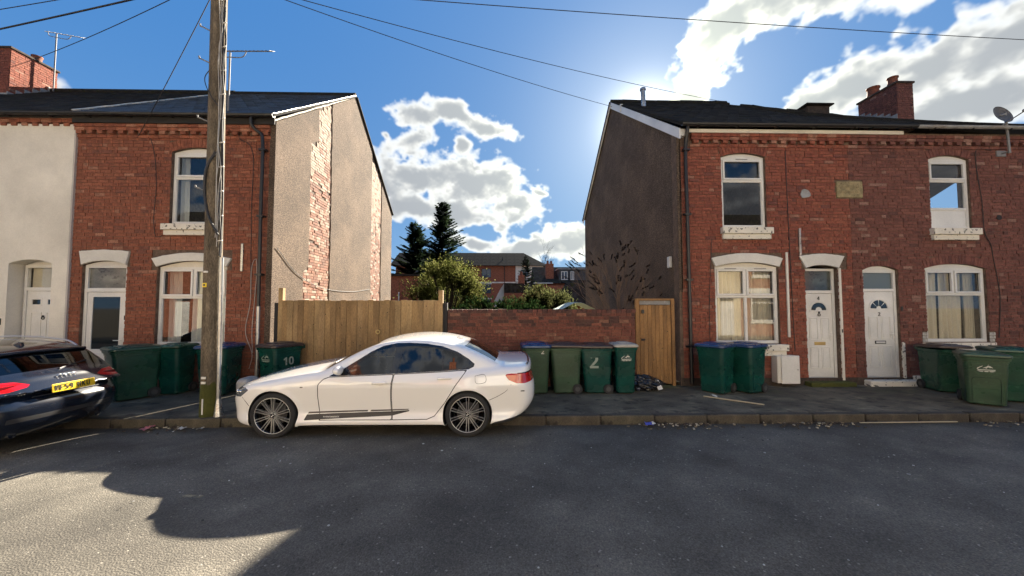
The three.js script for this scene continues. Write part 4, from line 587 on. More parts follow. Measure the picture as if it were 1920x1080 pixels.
// ---------------------------------------------------------------- wheelie bins
function ring(w, d, r, y, n = 5) { const p = []; for (const [sx, sz, a0] of [[1, 1, 0], [-1, 1, 1], [-1, -1, 2], [1, -1, 3]]) for (let i = 0; i <= n; i++) { const a = (a0 + i / n) * Math.PI / 2; p.push([sx * (w / 2 - r) + r * Math.cos(a), y, sz * (d / 2 - r) + r * Math.sin(a)]); } return p; }
function loft(rings, capA = true, capB = true) { const v = [], q4 = (a, b, c, d) => v.push(...a, ...d, ...c, ...a, ...c, ...b); for (let k = 0; k + 1 < rings.length; k++) { const A = rings[k], B = rings[k + 1]; for (let i = 0; i < A.length; i++) { const j = (i + 1) % A.length; q4(A[i], A[j], B[j], B[i]); } } const cap = (P, flip) => { const c = [0, 0, 0]; for (const p of P) for (let i = 0; i < 3; i++) c[i] += p[i] / P.length; for (let i = 0; i < P.length; i++) { const j = (i + 1) % P.length; flip ? v.push(...c, ...P[i], ...P[j]) : v.push(...c, ...P[j], ...P[i]); } }; if (capA) cap(rings[0], true); if (capB) cap(rings[rings.length - 1], false); const g = new THREE.BufferGeometry(); g.setAttribute('position', new THREE.Float32BufferAttribute(v, 3)); g.computeVertexNormals(); return uvm(g); }
const binMats = { green: mat([0.018, 0.075, 0.045], 0.5, { map: T.coat, roughnessMap: T.coatRough }), teal: mat([0.006, 0.062, 0.048], 0.45, { map: T.coat, roughnessMap: T.coatRough }), olive: mat([0.045, 0.09, 0.048], 0.6, { map: T.coat, roughnessMap: T.coatRough }), blue: mat([0.02, 0.06, 0.17], 0.45, { map: T.coat, roughnessMap: T.coatRough }), brown: mat([0.065, 0.042, 0.035], 0.55, { map: T.coat, roughnessMap: T.coatRough }), greyLid: mat([0.42, 0.40, 0.36], 0.6, { map: T.chip }) };
const printWhite = mat([0.72, 0.72, 0.68], 0.7, { map: T.chip }), printFaded = mat([0.30, 0.36, 0.32], 0.7, { map: T.chip });
// the council's mark: a leaping shape over two bars, printed on the bin
function councilMark(s) { const leap = [[-0.32, 0.02], [-0.22, 0.10], [-0.06, 0.20], [0.03, 0.38], [0.08, 0.27], [0.22, 0.16], [0.30, 0.06], [0.20, 0.10], [0.10, 0.08], [0.02, 0.14], [-0.04, 0.08], [-0.10, 0.0], [-0.16, 0.06]].map(([x, y]) => [x * s + 0.1 * s, y * s]); const swoosh = [[-0.55, -0.06], [-0.5, 0.06], [-0.3, 0.2], [-0.18, 0.27], [-0.26, 0.16], [-0.44, 0.04], [-0.48, -0.06]].map(([x, y]) => [x * s, y * s]); return join([poly(leap, 0.002), poly(swoosh, 0.002), poly([[-0.52 * s, -0.09 * s], [0.52 * s, -0.06 * s], [0.50 * s, -0.13 * s], [-0.48 * s, -0.16 * s]], 0.002), poly([[-0.55 * s, -0.22 * s], [0.54 * s, -0.19 * s], [0.36 * s, -0.28 * s], [-0.34 * s, -0.29 * s]], 0.002)]); }
function wheelieBin(label, pos, turn, o) {
  const { w = 0.58, d = 0.72, h = 1.04, body = 'green', lid = 'green', mark, number, side, tilt = 0, arch } = o, b = thing('wheelie_bin', label, 'bin', pos, turn, 'wheelie bins on the pavement');
  const bw = w * 0.80, bd = d * 0.72, tw = w * 0.92, td = d * 0.88, hb = h * 0.90, off = (y) => lerp(-0.02, 0, y / hb);   // the front leans out
  const at = (y) => [lerp(bw, tw, y / hb), lerp(bd, td, y / hb)], rg = (y, r, g = 0) => { const [a, c] = at(y); return ring(a + g, c + g, r, y).map(([x, yy, z]) => [x, yy, z + off(y)]); };
  mesh('body', loft([rg(0.02, 0.05, -0.03), rg(0.04, 0.055), rg(0.10, 0.06), rg(hb * 0.35, 0.065), rg(hb * 0.36, 0.065, 0.004), rg(hb * 0.9, 0.07, 0.004), rg(hb * 0.905, 0.07, 0.016), rg(hb, 0.07, 0.016)]), binMats[body], b);
  mesh('rim', loft([rg(hb - 0.045, 0.075, 0.02), rg(hb - 0.04, 0.08, 0.055), rg(hb + 0.005, 0.08, 0.06), rg(hb + 0.01, 0.08, 0.03)]), binMats[body], b);
  const lg = loft([ring(tw + 0.075, td + 0.09, 0.08, 0), ring(tw + 0.085, td + 0.10, 0.085, 0.012), ring(tw + 0.08, td + 0.095, 0.085, 0.04), ring(tw + 0.03, td + 0.05, 0.09, 0.062), ring(tw - 0.16, td - 0.2, 0.08, 0.074), ring(tw - 0.18, td - 0.22, 0.07, 0.088), ring(tw - 0.3, td - 0.34, 0.05, 0.092)]); lg.translate(0, 0, td / 2); lg.rotateX(tilt); lg.translate(0, hb + 0.014, -td / 2);
  mesh('lid', lg, binMats[lid], b);
  mesh('handle', join([bar([-tw * 0.36, hb - 0.01, -td / 2 - 0.085], [tw * 0.36, hb - 0.01, -td / 2 - 0.085], 0.014), ...[-1, 1].map((s) => rbx(s * tw * 0.36 - 0.02, s * tw * 0.36 + 0.02, hb - 0.06, hb + 0.02, -td / 2 - 0.1, -td / 2 + 0.02, 0.008))]), binMats[body], b);
  for (const s of [-1, 1]) { const wl = mesh('wheel', flat(new THREE.CylinderGeometry(0.1, 0.1, 0.045, 22).rotateZ(Math.PI / 2)), M.rubber, b); wl.position.set(s * (bw / 2 + 0.012), 0.1, -bd / 2 + 0.03); mesh('hub', flat(new THREE.CylinderGeometry(0.045, 0.05, 0.055, 14).rotateZ(Math.PI / 2)), mat([0.05, 0.05, 0.05], 0.6), wl); }
  mesh('axle', bar([-bw / 2, 0.1, -bd / 2 + 0.03], [bw / 2, 0.1, -bd / 2 + 0.03], 0.012), M.steel, b);
  const slope = Math.atan2((td - bd) / 2 + 0.02, hb), face = (geo, x, y, m) => { const g = geo; g.rotateX(slope); const z = at(y)[1] / 2 + off(y) + 0.006; g.translate(x, y, z); mesh('printed_mark', g, m, b); };
  if (mark) face(councilMark(mark === 'small' ? 0.2 : 0.24), 0, hb * 0.78, o.faded ? printFaded : printWhite);
  if (number) { const [x, y, s] = number.slice(1); const g = flat(text(number[0], s, 0.002)); face(g, x, y, number.faded ? printFaded : printWhite); }
  if (side) { const [t, z, y, s, right] = side, g = flat(text(t, s, 0.002)); g.rotateX(-Math.atan2((tw - bw) / 2, hb)); g.rotateY(right * Math.PI / 2); g.translate(right * (at(y)[0] / 2 + 0.006), y, z); mesh('painted_number', g, o.faded || t === '2' ? printFaded : printWhite, b); }
  if (arch) { const p = [], a = bw * 0.36; for (let i = 0; i <= 16; i++) { const t = i / 16 * Math.PI; p.push([a * Math.sign(Math.cos(t)) * Math.pow(Math.abs(Math.cos(t)), 0.35), 0.42 + 0.09 * Math.pow(Math.sin(t), 0.5), 0]); } const pts = [[a, 0.06, 0], ...p, [-a, 0.06, 0]]; const g = flat(new THREE.TubeGeometry(new THREE.CatmullRomCurve3(pts.map((c) => new THREE.Vector3(...c)), false, 'catmullrom', 0.1), 60, 0.007, 5)); g.rotateX(slope); g.translate(0, 0, bd / 2 - 0.016); mesh('moulded_rib', g, binMats[body], b); }
  return b;
}
const PY = PAVE + 0.006;
wheelieBin('large dark green wheelie bin with closed green lid beside the parked dark car', [-7.30, PY, -7.46], -0.55, { body: 'green', lid: 'green', mark: 'small', faded: true, w: 0.62, d: 0.8 });
wheelieBin('slim teal wheelie bin with dark lid under the ground-floor bay of nets', [-6.80, PY, -7.86], 0.0, { body: 'teal', lid: 'green', w: 0.48, d: 0.56 });
wheelieBin('teal wheelie bin with blue lid standing behind the wooden telegraph pole', [-5.86, PY, -7.80], 0.1, { body: 'teal', lid: 'blue', w: 0.6, d: 0.72 });
wheelieBin('teal wheelie bin painted with number 10 beside the fence and white car bonnet', [-4.72, PY, -7.93], -0.42, { body: 'teal', lid: 'brown', mark: 'big', faded: true, side: ['10', 0.0, 0.66, 0.16, 1] });
wheelieBin('green wheelie bin with blue lid and small white number 2 behind white car boot', [0.66, PY, -7.82], 0.02, { body: 'olive', lid: 'blue', number: ['2', 0.12, 0.87, 0.09] });
wheelieBin('plain olive green wheelie bin with wheel showing against the brick wall', [1.27, PY, -7.84], -Math.PI / 2 + 0.04, { body: 'olive', lid: 'brown', tilt: -0.02, h: 1.03 });
wheelieBin('dark teal wheelie bin with large smeared number 2 painted on its side', [1.92, PY, -7.84], -Math.PI / 2 - 0.03, { body: 'teal', lid: 'brown', side: ['2', 0.06, 0.66, 0.27, 1], h: 1.02 });
wheelieBin('slim teal wheelie bin with white council mark and pale worn lid beside the gate', [2.50, PY, -7.74], 0.0, { body: 'teal', lid: 'greyLid', mark: 'small', w: 0.46, d: 0.54, h: 1.05 });
wheelieBin('teal wheelie bin with blue lid closest to the black downpipe', [4.46, PY, -7.72], -0.95, { body: 'teal', lid: 'blue', w: 0.58, d: 0.66 });
wheelieBin('teal wheelie bin with blue lid in front of the white meter box', [5.13, PY, -7.76], -1.1, { body: 'teal', lid: 'blue', w: 0.58, d: 0.66 });
wheelieBin('dark green wheelie bin with broken brown lid under the ground-floor window of number 2', [9.36, PY, -7.72], -0.25, { body: 'green', lid: 'brown', w: 0.56, d: 0.68, tilt: -0.05, h: 0.98 });
wheelieBin('olive green wheelie bin with white council mark standing at the kerb', [8.86, PY, -6.70], -0.72, { body: 'olive', lid: 'olive', mark: 'small', w: 0.58, d: 0.62, h: 0.96, arch: true });
wheelieBin('bright green wheelie bin half hidden behind the marked olive bin at the kerb', [9.72, PY, -6.95], -0.6, { body: 'green', lid: 'green', w: 0.6, d: 0.7, h: 1.02 });

// ---------------------------------------------------------------- small things on the pavement
{
  const b = thing('bin_bag', 'torn black plastic rubbish bag with white paper lying by the gate', 'bag', [3.05, PY, -7.95]), g = new THREE.IcosahedronGeometry(1, 16), p = g.attributes.position;
  for (let i = 0; i < p.count; i++) { let x = p.getX(i), y = p.getY(i), z = p.getZ(i); const n = fbm3(x * 2 + 4, y * 2, z * 2, 3), f = Math.abs(vnoise3(x * 5 + y * 4, y * 3 + 8, z * 5) - 0.5); const s = 0.75 + 0.5 * n - 0.35 * f; p.setXYZ(i, x * s * 0.40, Math.max(0, 0.13 + y * s * 0.19 * (1 - 0.35 * x)), z * s * 0.24); }
  g.computeVertexNormals(); mesh('sack', g, mat([0.008, 0.009, 0.012], 0.28), b);
  mesh('paper', uvm(new THREE.BoxGeometry(0.1, 0.2, 0.012).rotateZ(0.25).rotateX(-0.6).translate(0.21, 0.13, 0.17)), M.whitePaint, b);
  mesh('knot', flat(new THREE.SphereGeometry(0.05, 10, 8).translate(-0.22, 0.06, 0.16)), mat([0.05, 0.06, 0.09], 0.3), b);
}
{ const b = thing('meter_box', 'white plastic gas meter box fixed low on brick wall beside door number 4', 'meter box', [6.30, 0.22, Z0]); mesh('casing', rbx(-0.24, 0.24, 0, 0.6, 0.005, 0.20, 0.015), M.cream, b); mesh('lid', rbx(-0.16, 0.25, -0.01, 0.61, 0.20, 0.225, 0.012), M.upvc, b); mesh('lock', bar([0.2, 0.3, 0.225], [0.2, 0.3, 0.235], 0.012), M.grey, b); }
{ const s = rbx(-0.13, 0.13, 0, 0.42, -0.2, 0.2, 0.1, 4); const m = top(mesh('plastic_drum', s, mat([0.5, 0.48, 0.46], 0.5, { map: T.coat })), 'plastic_drum', 'pale plastic drum on pavement between number 10 bin and white car', 'drum'); m.position.set(-4.98, PY, -7.35); }
{
  const q = rng(301), L = (name, label, geo, m, x, z, y = 0.004) => { const o = top(mesh(name, geo, m), name, label, 'litter', 'litter along the kerb'); o.position.set(x, y, z); o.rotation.y = q() * 6; return o; };
  const crumple = (w, d, h, seed) => { const g = new THREE.PlaneGeometry(w, d, 8, 8); g.rotateX(-Math.PI / 2); const p = g.attributes.position; for (let i = 0; i < p.count; i++) p.setY(i, h * vnoise3(p.getX(i) * 30 + seed, p.getZ(i) * 30, seed)); const lo = new THREE.Box3().setFromBufferAttribute(p).min.y; g.translate(0, -lo + 0.001, 0); g.computeVertexNormals(); return uvm(g); };
  const blue = mat([0.08, 0.10, 0.45], 0.4), pink = mat([0.5, 0.16, 0.16], 0.5), paper = mat([0.55, 0.53, 0.46], 0.8), stick = mat([0.42, 0.36, 0.24], 0.9);
  L('crumpled_wrapper', 'blue and white crumpled wrapper in gutter near the bins', crumple(0.13, 0.1, 0.06, 2), blue, 2.36, -6.02); L('crumpled_wrapper', 'white scrap on the blue wrapper in the gutter', crumple(0.07, 0.06, 0.05, 3), paper, 2.42, -6.0, 0.03);
  L('crumpled_wrapper', 'red wrapper lying in gutter beside telegraph pole', crumple(0.2, 0.1, 0.04, 4), pink, -5.62, -6.02); L('crumpled_wrapper', 'white paper scrap in gutter beside telegraph pole', crumple(0.12, 0.08, 0.04, 5), paper, -5.05, -5.98); L('crumpled_wrapper', 'small white scrap in gutter nearest the white car', crumple(0.08, 0.06, 0.03, 6), paper, -4.78, -5.98);
  L('crumpled_wrapper', 'white scrap on the pavement beside the blue-lidded bins', crumple(0.12, 0.08, 0.04, 7), paper, 4.2, -7.35, PAVE + 0.006);
  const debris = []; for (let i = 0; i < 240; i++) { const c = [2.7, 3.2, 4.8, 5.2, 8.4, -5.4][Math.floor(q() * 6)], x = c + (q() + q() - 1) * 0.75, z = -6.09 + q() * q() * 0.34, l = 0.01 + 0.05 * q(), g = new THREE.BoxGeometry(l, 0.006 + 0.012 * q(), 0.006 + 0.022 * q()); g.rotateY(q() * 3); g.translate(x, 0.004, z); const k = q(); debris.push(tint(clean(g), k < 0.2 ? [0.42, 0.38, 0.28] : k < 0.7 ? [0.06, 0.045, 0.03] : [0.2, 0.16, 0.1])); }
  const dm = mesh('gutter_debris', mergeGeometries(debris), mat([1, 1, 1], 0.9, { vertexColors: true })); top(dm, 'gutter_debris', 'small leaves, grit and scraps along the gutter', 'debris', null, 'stuff');
  const chips = []; for (let i = 0; i < 90; i++) { const x = -7 + 15 * q(), z = -5.9 + 3.2 * q(), r = 0.006 + 0.012 * q() * q(), g = new THREE.CylinderGeometry(r, r * 1.1, 0.004, 7); g.translate(x, 0.008, z); const k = q() < 0.6 ? 0.2 + 0.35 * q() : 0.03; chips.push(tint(clean(flat(g)), [k, k, k * 0.95])); }
  top(mesh('road_grit', mergeGeometries(chips), mat([1, 1, 1], 0.9, { vertexColors: true })), 'road_grit', 'pale flecks of grit and old gum on the road', 'grit', null, 'stuff');
  L('timber_lath', 'thin timber lath lying along the kerb beside olive bin', bx(-0.02, 1.65, 0.001, 0.012, -0.01, 0.01), stick, 5.9, -6.05).rotation.y = 0.01;
  L('timber_lath', 'thin strip of wood across pavement near the black downpipe', bx(-0.5, 0.5, 0.001, 0.02, -0.012, 0.012), stick, 4.35, -7.0, PAVE + 0.008).rotation.y = -0.7;
}

// ---------------------------------------------------------------- telegraph pole and overhead lines
const POLE_TOP = [-4.96, 7.70, -6.30];
{
  const p = thing('telegraph_pole', 'weathered wooden telegraph pole with climbing steps and mossy foot at kerb', 'pole', [-4.88, PAVE, -6.30]), pts = [], q = rng(311);
  const rad = (y) => lerp(0.132, 0.112, y / 8.8), lean = (y) => -0.12 * (y / 8.8);
  { const g = new THREE.CylinderGeometry(1, 1, 8.8, 28, 60); g.translate(0, 4.4, 0); const v = g.attributes.position; for (let i = 0; i < v.count; i++) { const y = v.getY(i), a = Math.atan2(v.getZ(i), v.getX(i)), r = Math.hypot(v.getX(i), v.getZ(i)) * rad(y) * (1 + 0.035 * (vnoise3(Math.cos(a) * 2 + 5, y * 0.9, Math.sin(a) * 2) - 0.5)); v.setXYZ(i, r * Math.cos(a) + lean(y), y, r * Math.sin(a)); } g.computeVertexNormals(); const u = g.attributes.uv; for (let i = 0; i < u.count; i++) u.setXY(i, u.getX(i) * 0.9, u.getY(i) * 8.8); mesh('shaft', g, M.pole, p); }
  { const g = new THREE.CylinderGeometry(0.1345, 0.140, 0.62, 24, 6, true); const v = g.attributes.position; for (let i = 0; i < v.count; i++) { const y = v.getY(i); if (y > 0.25) v.setY(i, y - 0.25 * vnoise3(v.getX(i) * 14, 3, v.getZ(i) * 14)); } g.translate(0, 0.31, 0); g.computeVertexNormals(); mesh('moss', g, M.moss, p); }
  for (const [y, s] of [[8.1, -1], [6.55, -1], [5.98, -1], [4.95, -1], [3.75, -1]]) mesh('climbing_step', join([bar([lean(y) - rad(y) * 0.8, y, 0.05], [lean(y) - rad(y) - 0.11, y + 0.05, 0.1], 0.011), bar([lean(y) - rad(y) - 0.11, y + 0.04, 0.1], [lean(y) - rad(y) - 0.12, y + 0.085, 0.105], 0.013)]), M.aerial, p);
  mesh('warning_plate', rbx(lean(2.15) - 0.06, lean(2.15) + 0.005, 2.12, 2.19, rad(2.1) - 0.01, rad(2.1) + 0.012, 0.006), mat([0.75, 0.56, 0.02], 0.5), p); mesh('plate_symbol', bx(lean(2.15) - 0.043, lean(2.15) - 0.014, 2.14, 2.17, rad(2.1) + 0.011, rad(2.1) + 0.015), M.black, p);
  mesh('number_tag', rbx(lean(2.4) - 0.05, lean(2.4) + 0.02, 2.36, 2.39, rad(2.4) - 0.005, rad(2.4) + 0.012), M.upvc, p);
  for (const y of [0.62, 0.54]) mesh('pale_band', bx(-0.05, 0.02, y, y + 0.035, 0.119, 0.139), M.whitePaint, p); mesh('pale_band', bx(-0.02, 0.0, 0.05, 0.3, 0.124, 0.147), M.whitePaint, p);
  mesh('cable_guard', join([bar([0.175, 0.25, 0.05], [0.14, 2.62, 0.05], 0.034), bar([0.19, 0.0, 0.05], [0.175, 0.28, 0.05], 0.075, 0.035)]), M.galvanised, p);
  for (let i = 0; i < 5; i++) { const c = [], s = rng(320 + i); for (let k = 0; k <= 16; k++) { const y = lerp(2.5 + i * 0.15, 8.2, k / 16), a = 0.2 + i * 0.16 + (s() - 0.5) * 0.25; c.push([lean(y) + (rad(y) + 0.018 + 0.02 * s()) * Math.cos(a), y, (rad(y) + 0.018) * Math.sin(a) + 0.01]); } mesh('cable', tube(c, i < 2 ? 0.014 : 0.006, 6, 80), i < 2 ? M.wire : M.wirePale, p); }
  mesh('cable', tube([[0.1, 3.0, 0.1], [-0.03, 3.3, 0.14], [-0.13, 3.7, 0.11], [-0.10, 4.1, 0.135], [0.03, 4.4, 0.12]], 0.02, 8), M.wire, p);
  mesh('cable', tube([[-0.12, 5.9, 0.07], [-0.22, 5.7, 0.09], [-0.1, 5.4, 0.13], [0.03, 5.2, 0.11]], 0.007, 5), M.wire, p);
  for (let k = 0; k < 12; k++) { const y = 2.9 + k * 0.42; mesh('cable_clip', bar([lean(y) + rad(y) * 0.9, y, 0.06], [lean(y) + rad(y) + 0.07, y + 0.01, 0.07], 0.01), M.upvc, p); }
  mesh('junction_box', join([rbx(0.02, 0.2, 7.35, 7.62, 0.02, 0.18, 0.02), bar([0.0, 7.3, 0.1], [0.1, 7.2, 0.14], 0.02)]), M.grey, p);
  for (let k = 0; k < 5; k++) mesh('insulator', flat(new THREE.SphereGeometry(0.03, 8, 6).translate(lean(7.2) + 0.08 + 0.05 * q(), 7.05 + 0.25 * q(), 0.12 + 0.05 * q())), M.upvc, p);
}
function line(label, a, b, sag, r = 0.008) { const pts = []; for (let i = 0; i <= 24; i++) { const t = i / 24; pts.push([lerp(a[0], b[0], t), lerp(a[1], b[1], t) - sag * 4 * t * (1 - t), lerp(a[2], b[2], t)]); } top(mesh('overhead_cable', tube(pts, r, 5, 48), M.wire), 'overhead_cable', label, 'cable', 'overhead cables from the telegraph pole'); }
line('overhead cable sagging from pole to the gable peak of number 4', POLE_TOP, [4.0, 9.28, -13.2], 0.12);
line('overhead cable from pole passing above the ridge of number 4', [-4.93, 7.68, -6.3], [8.6, 9.85, -13.8], 0.16);
line('long overhead cable running high along the street above both chimneys', [-4.9, 7.56, -6.3], [17.6, 8.74, -9.0], 0.1);
line('overhead cable dropping from pole to eaves of brick house', POLE_TOP, [-8.15, 5.72, -8.22], 0.03);
line('overhead cable from pole to chimney of cream house', [-4.96, 7.75, -6.3], [-15.45, 9.36, -11.5], 0.12);
line('thick overhead cable leading along the street past cream house', [-4.96, 7.66, -6.3], [-17.3, 7.54, -9.0], 0.05, 0.016);
line('thin overhead cable highest above cream house roof', [-4.96, 7.8, -6.3], [-17.4, 8.31, -9.0], 0.05);

// ---------------------------------------------------------------- aerials and dish
function aerial(label, base, topY, dir, n, len) {
  const a = thing('television_aerial', label, 'aerial', base), H = topY - base[1], g = new THREE.Group();
  mesh('mast', bar([0, 0, 0], [0, H, 0], 0.02), M.aerial, a);
  const c = Math.cos(dir), s = Math.sin(dir), P = (t, y, u = 0) => [c * t - s * u, y, s * t + c * u];
  mesh('boom', bar(P(-0.28, H + 0.03), P(len, H + 0.03), 0.012), M.aerial, a);
  mesh('cradle', tube([P(-0.22, H + 0.02), P(-0.18, H - 0.09), P(0, H - 0.11), P(0.3, H - 0.1), P(0.38, H + 0.02)], 0.011, 6), M.aerial, a);
  for (let i = 0; i < n; i++) { const t = lerp(-0.24, len - 0.02, i / (n - 1)); mesh('element', bar(P(t - 0.02, H + 0.12, -0.13), P(t + 0.02, H - 0.04, 0.13), 0.007, 0.007, 5), M.aerial, a); }
  return a;
}
aerial('tall television aerial with long ladder boom beside telegraph pole', [-6.42, 6.2, -8.5], 7.86, 0.02, 14, 1.0);
aerial('television aerial on mast fixed to cream house chimney', [-15.3, 9.2, -12.5], 11.2, -0.3, 7, 0.7);
{
  const d = thing('satellite_dish', 'grey satellite dish on wall bracket above gutter of number 2', 'satellite dish', [11.72, 5.52, -8.24]);
  mesh('bracket', join([rbx(-0.1, 0.12, -0.07, 0.07, -0.06, -0.03), bar([0.02, 0, -0.04], [0.02, 0, 0.1], 0.02), bar([0.02, -0.04, 0.1], [-0.06, 0.9, 0.12], 0.024), bar([-0.06, 0.88, 0.12], [-0.22, 0.82, 0.14], 0.018)]), M.grey, d);
  const dish = new THREE.SphereGeometry(0.55, 26, 10, 0, Math.PI * 2, 0, 0.52); dish.scale(1, 1, 0.82); dish.translate(0, -0.55, 0); dish.applyQuaternion(new THREE.Quaternion().setFromUnitVectors(new THREE.Vector3(0, 1, 0), new THREE.Vector3(-0.12, -0.28, -0.95).normalize())); dish.translate(-0.24, 0.80, 0.14); mesh('reflector', flat(dish), mat([0.12, 0.12, 0.125], 0.6, { map: T.coat }), d);
  mesh('feed_arm', bar([-0.24, 0.56, 0.16], [-0.20, 0.72, 0.52], 0.012), M.grey, d); mesh('feed_horn', flat(new THREE.SphereGeometry(0.035, 10, 8).translate(-0.20, 0.74, 0.53)), M.grey, d);
}

// ---------------------------------------------------------------- cars: a smooth body from splines, cut along the outlines of its parts
function spline(pts) { // natural cubic through [x, y], straight beyond its ends
  const n = pts.length, x = pts.map((p) => p[0]), y = pts.map((p) => p[1]), h = [], al = [0], l = [1], mu = [0], z = [0], c = new Array(n).fill(0), b = [], d = [];
  for (let i = 0; i < n - 1; i++) h[i] = x[i + 1] - x[i];
  for (let i = 1; i < n - 1; i++) { al[i] = 3 * ((y[i + 1] - y[i]) / h[i] - (y[i] - y[i - 1]) / h[i - 1]); l[i] = 2 * (x[i + 1] - x[i - 1]) - h[i - 1] * mu[i - 1]; mu[i] = h[i] / l[i]; z[i] = (al[i] - h[i - 1] * z[i - 1]) / l[i]; }
  for (let j = n - 2; j >= 0; j--) { c[j] = (z[j] ?? 0) - (mu[j] ?? 0) * c[j + 1]; b[j] = (y[j + 1] - y[j]) / h[j] - h[j] * (c[j + 1] + 2 * c[j]) / 3; d[j] = (c[j + 1] - c[j]) / (3 * h[j]); }
  const lo = x[0], hi = x[n - 1], end = b[n - 2] + 2 * c[n - 2] * h[n - 2] + 3 * d[n - 2] * h[n - 2] ** 2, N = 600, tab = new Float32Array(N + 1);
  for (let k = 0; k <= N; k++) { const t = lo + (hi - lo) * k / N; let i = 0; while (i < n - 2 && t > x[i + 1]) i++; const u = t - x[i]; tab[k] = y[i] + u * (b[i] + u * (c[i] + u * d[i])); }
  return (t) => { if (t <= lo) return y[0] + b[0] * (t - lo); if (t >= hi) return y[n - 1] + end * (t - hi); const f = (t - lo) / (hi - lo) * N, k = Math.min(N - 1, f | 0), u = f - k; return tab[k] * (1 - u) + tab[k + 1] * u; };
}
const smax = (a, b, k) => { const h = Math.max(k - Math.abs(a - b), 0) / k; return Math.max(a, b) + h * h * k * 0.25; };
const smin = (a, b, k) => -smax(-a, -b, k);
function sdPoly(P) { const n = P.length; return (x, y) => { let d = 1e9, s = 1; for (let i = 0, j = n - 1; i < n; j = i++) { const ex = P[j][0] - P[i][0], ey = P[j][1] - P[i][1], wx = x - P[i][0], wy = y - P[i][1], t = clamp((wx * ex + wy * ey) / (ex * ex + ey * ey)), bx_ = wx - ex * t, by = wy - ey * t; d = Math.min(d, bx_ * bx_ + by * by); const c1 = y >= P[i][1], c2 = y < P[j][1], c3 = ex * wy > ey * wx; if ((c1 && c2 && c3) || (!c1 && !c2 && !c3)) s = -s; } return s * Math.sqrt(d); }; }
function surfaceNet(f, lo, hi, cell) {
  const n = lo.map((a, i) => Math.ceil((hi[i] - a) / cell) + 1), [nx, ny, nz] = n, F = new Float32Array(nx * ny * nz), id = (i, j, k) => (i * ny + j) * nz + k;
  for (let i = 0; i < nx; i++) for (let j = 0; j < ny; j++) for (let k = 0; k < nz; k++) F[id(i, j, k)] = f(lo[0] + i * cell, lo[1] + j * cell, lo[2] + k * cell);
  const vi = new Int32Array(F.length).fill(-1), pos = [];
  for (let i = 0; i < nx - 1; i++) for (let j = 0; j < ny - 1; j++) for (let k = 0; k < nz - 1; k++) {
    let m = 0, cx = 0, cy = 0, cz = 0, cnt = 0; const v = []; for (let c = 0; c < 8; c++) { const q = F[id(i + (c & 1), j + ((c >> 1) & 1), k + (c >> 2))]; v[c] = q; if (q < 0) m++; } if (m === 0 || m === 8) continue;
    for (const [a, b] of [[0, 1], [2, 3], [4, 5], [6, 7], [0, 2], [1, 3], [4, 6], [5, 7], [0, 4], [1, 5], [2, 6], [3, 7]]) if ((v[a] < 0) !== (v[b] < 0)) { const t = v[a] / (v[a] - v[b]); cx += lerp(a & 1, b & 1, t); cy += lerp((a >> 1) & 1, (b >> 1) & 1, t); cz += lerp(a >> 2, b >> 2, t); cnt++; }
    vi[id(i, j, k)] = pos.length / 3; pos.push(lo[0] + (i + cx / cnt) * cell, lo[1] + (j + cy / cnt) * cell, lo[2] + (k + cz / cnt) * cell);
  }
  const idx = [], quad = (a, b, c, d, flip) => { if (a < 0 || b < 0 || c < 0 || d < 0) return; flip ? idx.push(a, c, b, a, d, c) : idx.push(a, b, c, a, c, d); };
  for (let i = 1; i < nx - 1; i++) for (let j = 1; j < ny - 1; j++) for (let k = 1; k < nz - 1; k++) {
    const s = F[id(i, j, k)] < 0; if (s !== F[id(i + 1, j, k)] < 0) quad(vi[id(i, j - 1, k - 1)], vi[id(i, j, k - 1)], vi[id(i, j, k)], vi[id(i, j - 1, k)], !s);
    if (s !== F[id(i, j + 1, k)] < 0) quad(vi[id(i - 1, j, k - 1)], vi[id(i - 1, j, k)], vi[id(i, j, k)], vi[id(i, j, k - 1)], !s);
    if (s !== F[id(i, j, k + 1)] < 0) quad(vi[id(i - 1, j - 1, k)], vi[id(i, j - 1, k)], vi[id(i, j, k)], vi[id(i - 1, j, k)], !s);
  }
  const nor = [], e = 0.004;
  for (let i = 0; i < pos.length; i += 3) { let x = pos[i], y = pos[i + 1], z = pos[i + 2], gx, gy, gz; for (let it = 0; it < 3; it++) { gx = f(x + e, y, z) - f(x - e, y, z); gy = f(x, y + e, z) - f(x, y - e, z); gz = f(x, y, z + e) - f(x, y, z - e); const L2 = gx * gx + gy * gy + gz * gz + 1e-12, s = clamp(f(x, y, z) * 2 * e / L2 * 1, -cell / Math.sqrt(L2), cell / Math.sqrt(L2)); x -= gx * s; y -= gy * s; z -= gz * s; } pos[i] = x; pos[i + 1] = y; pos[i + 2] = z; const L = Math.hypot(gx, gy, gz) || 1; nor.push(gx / L, gy / L, gz / L); }
  return { pos, nor, idx };
}
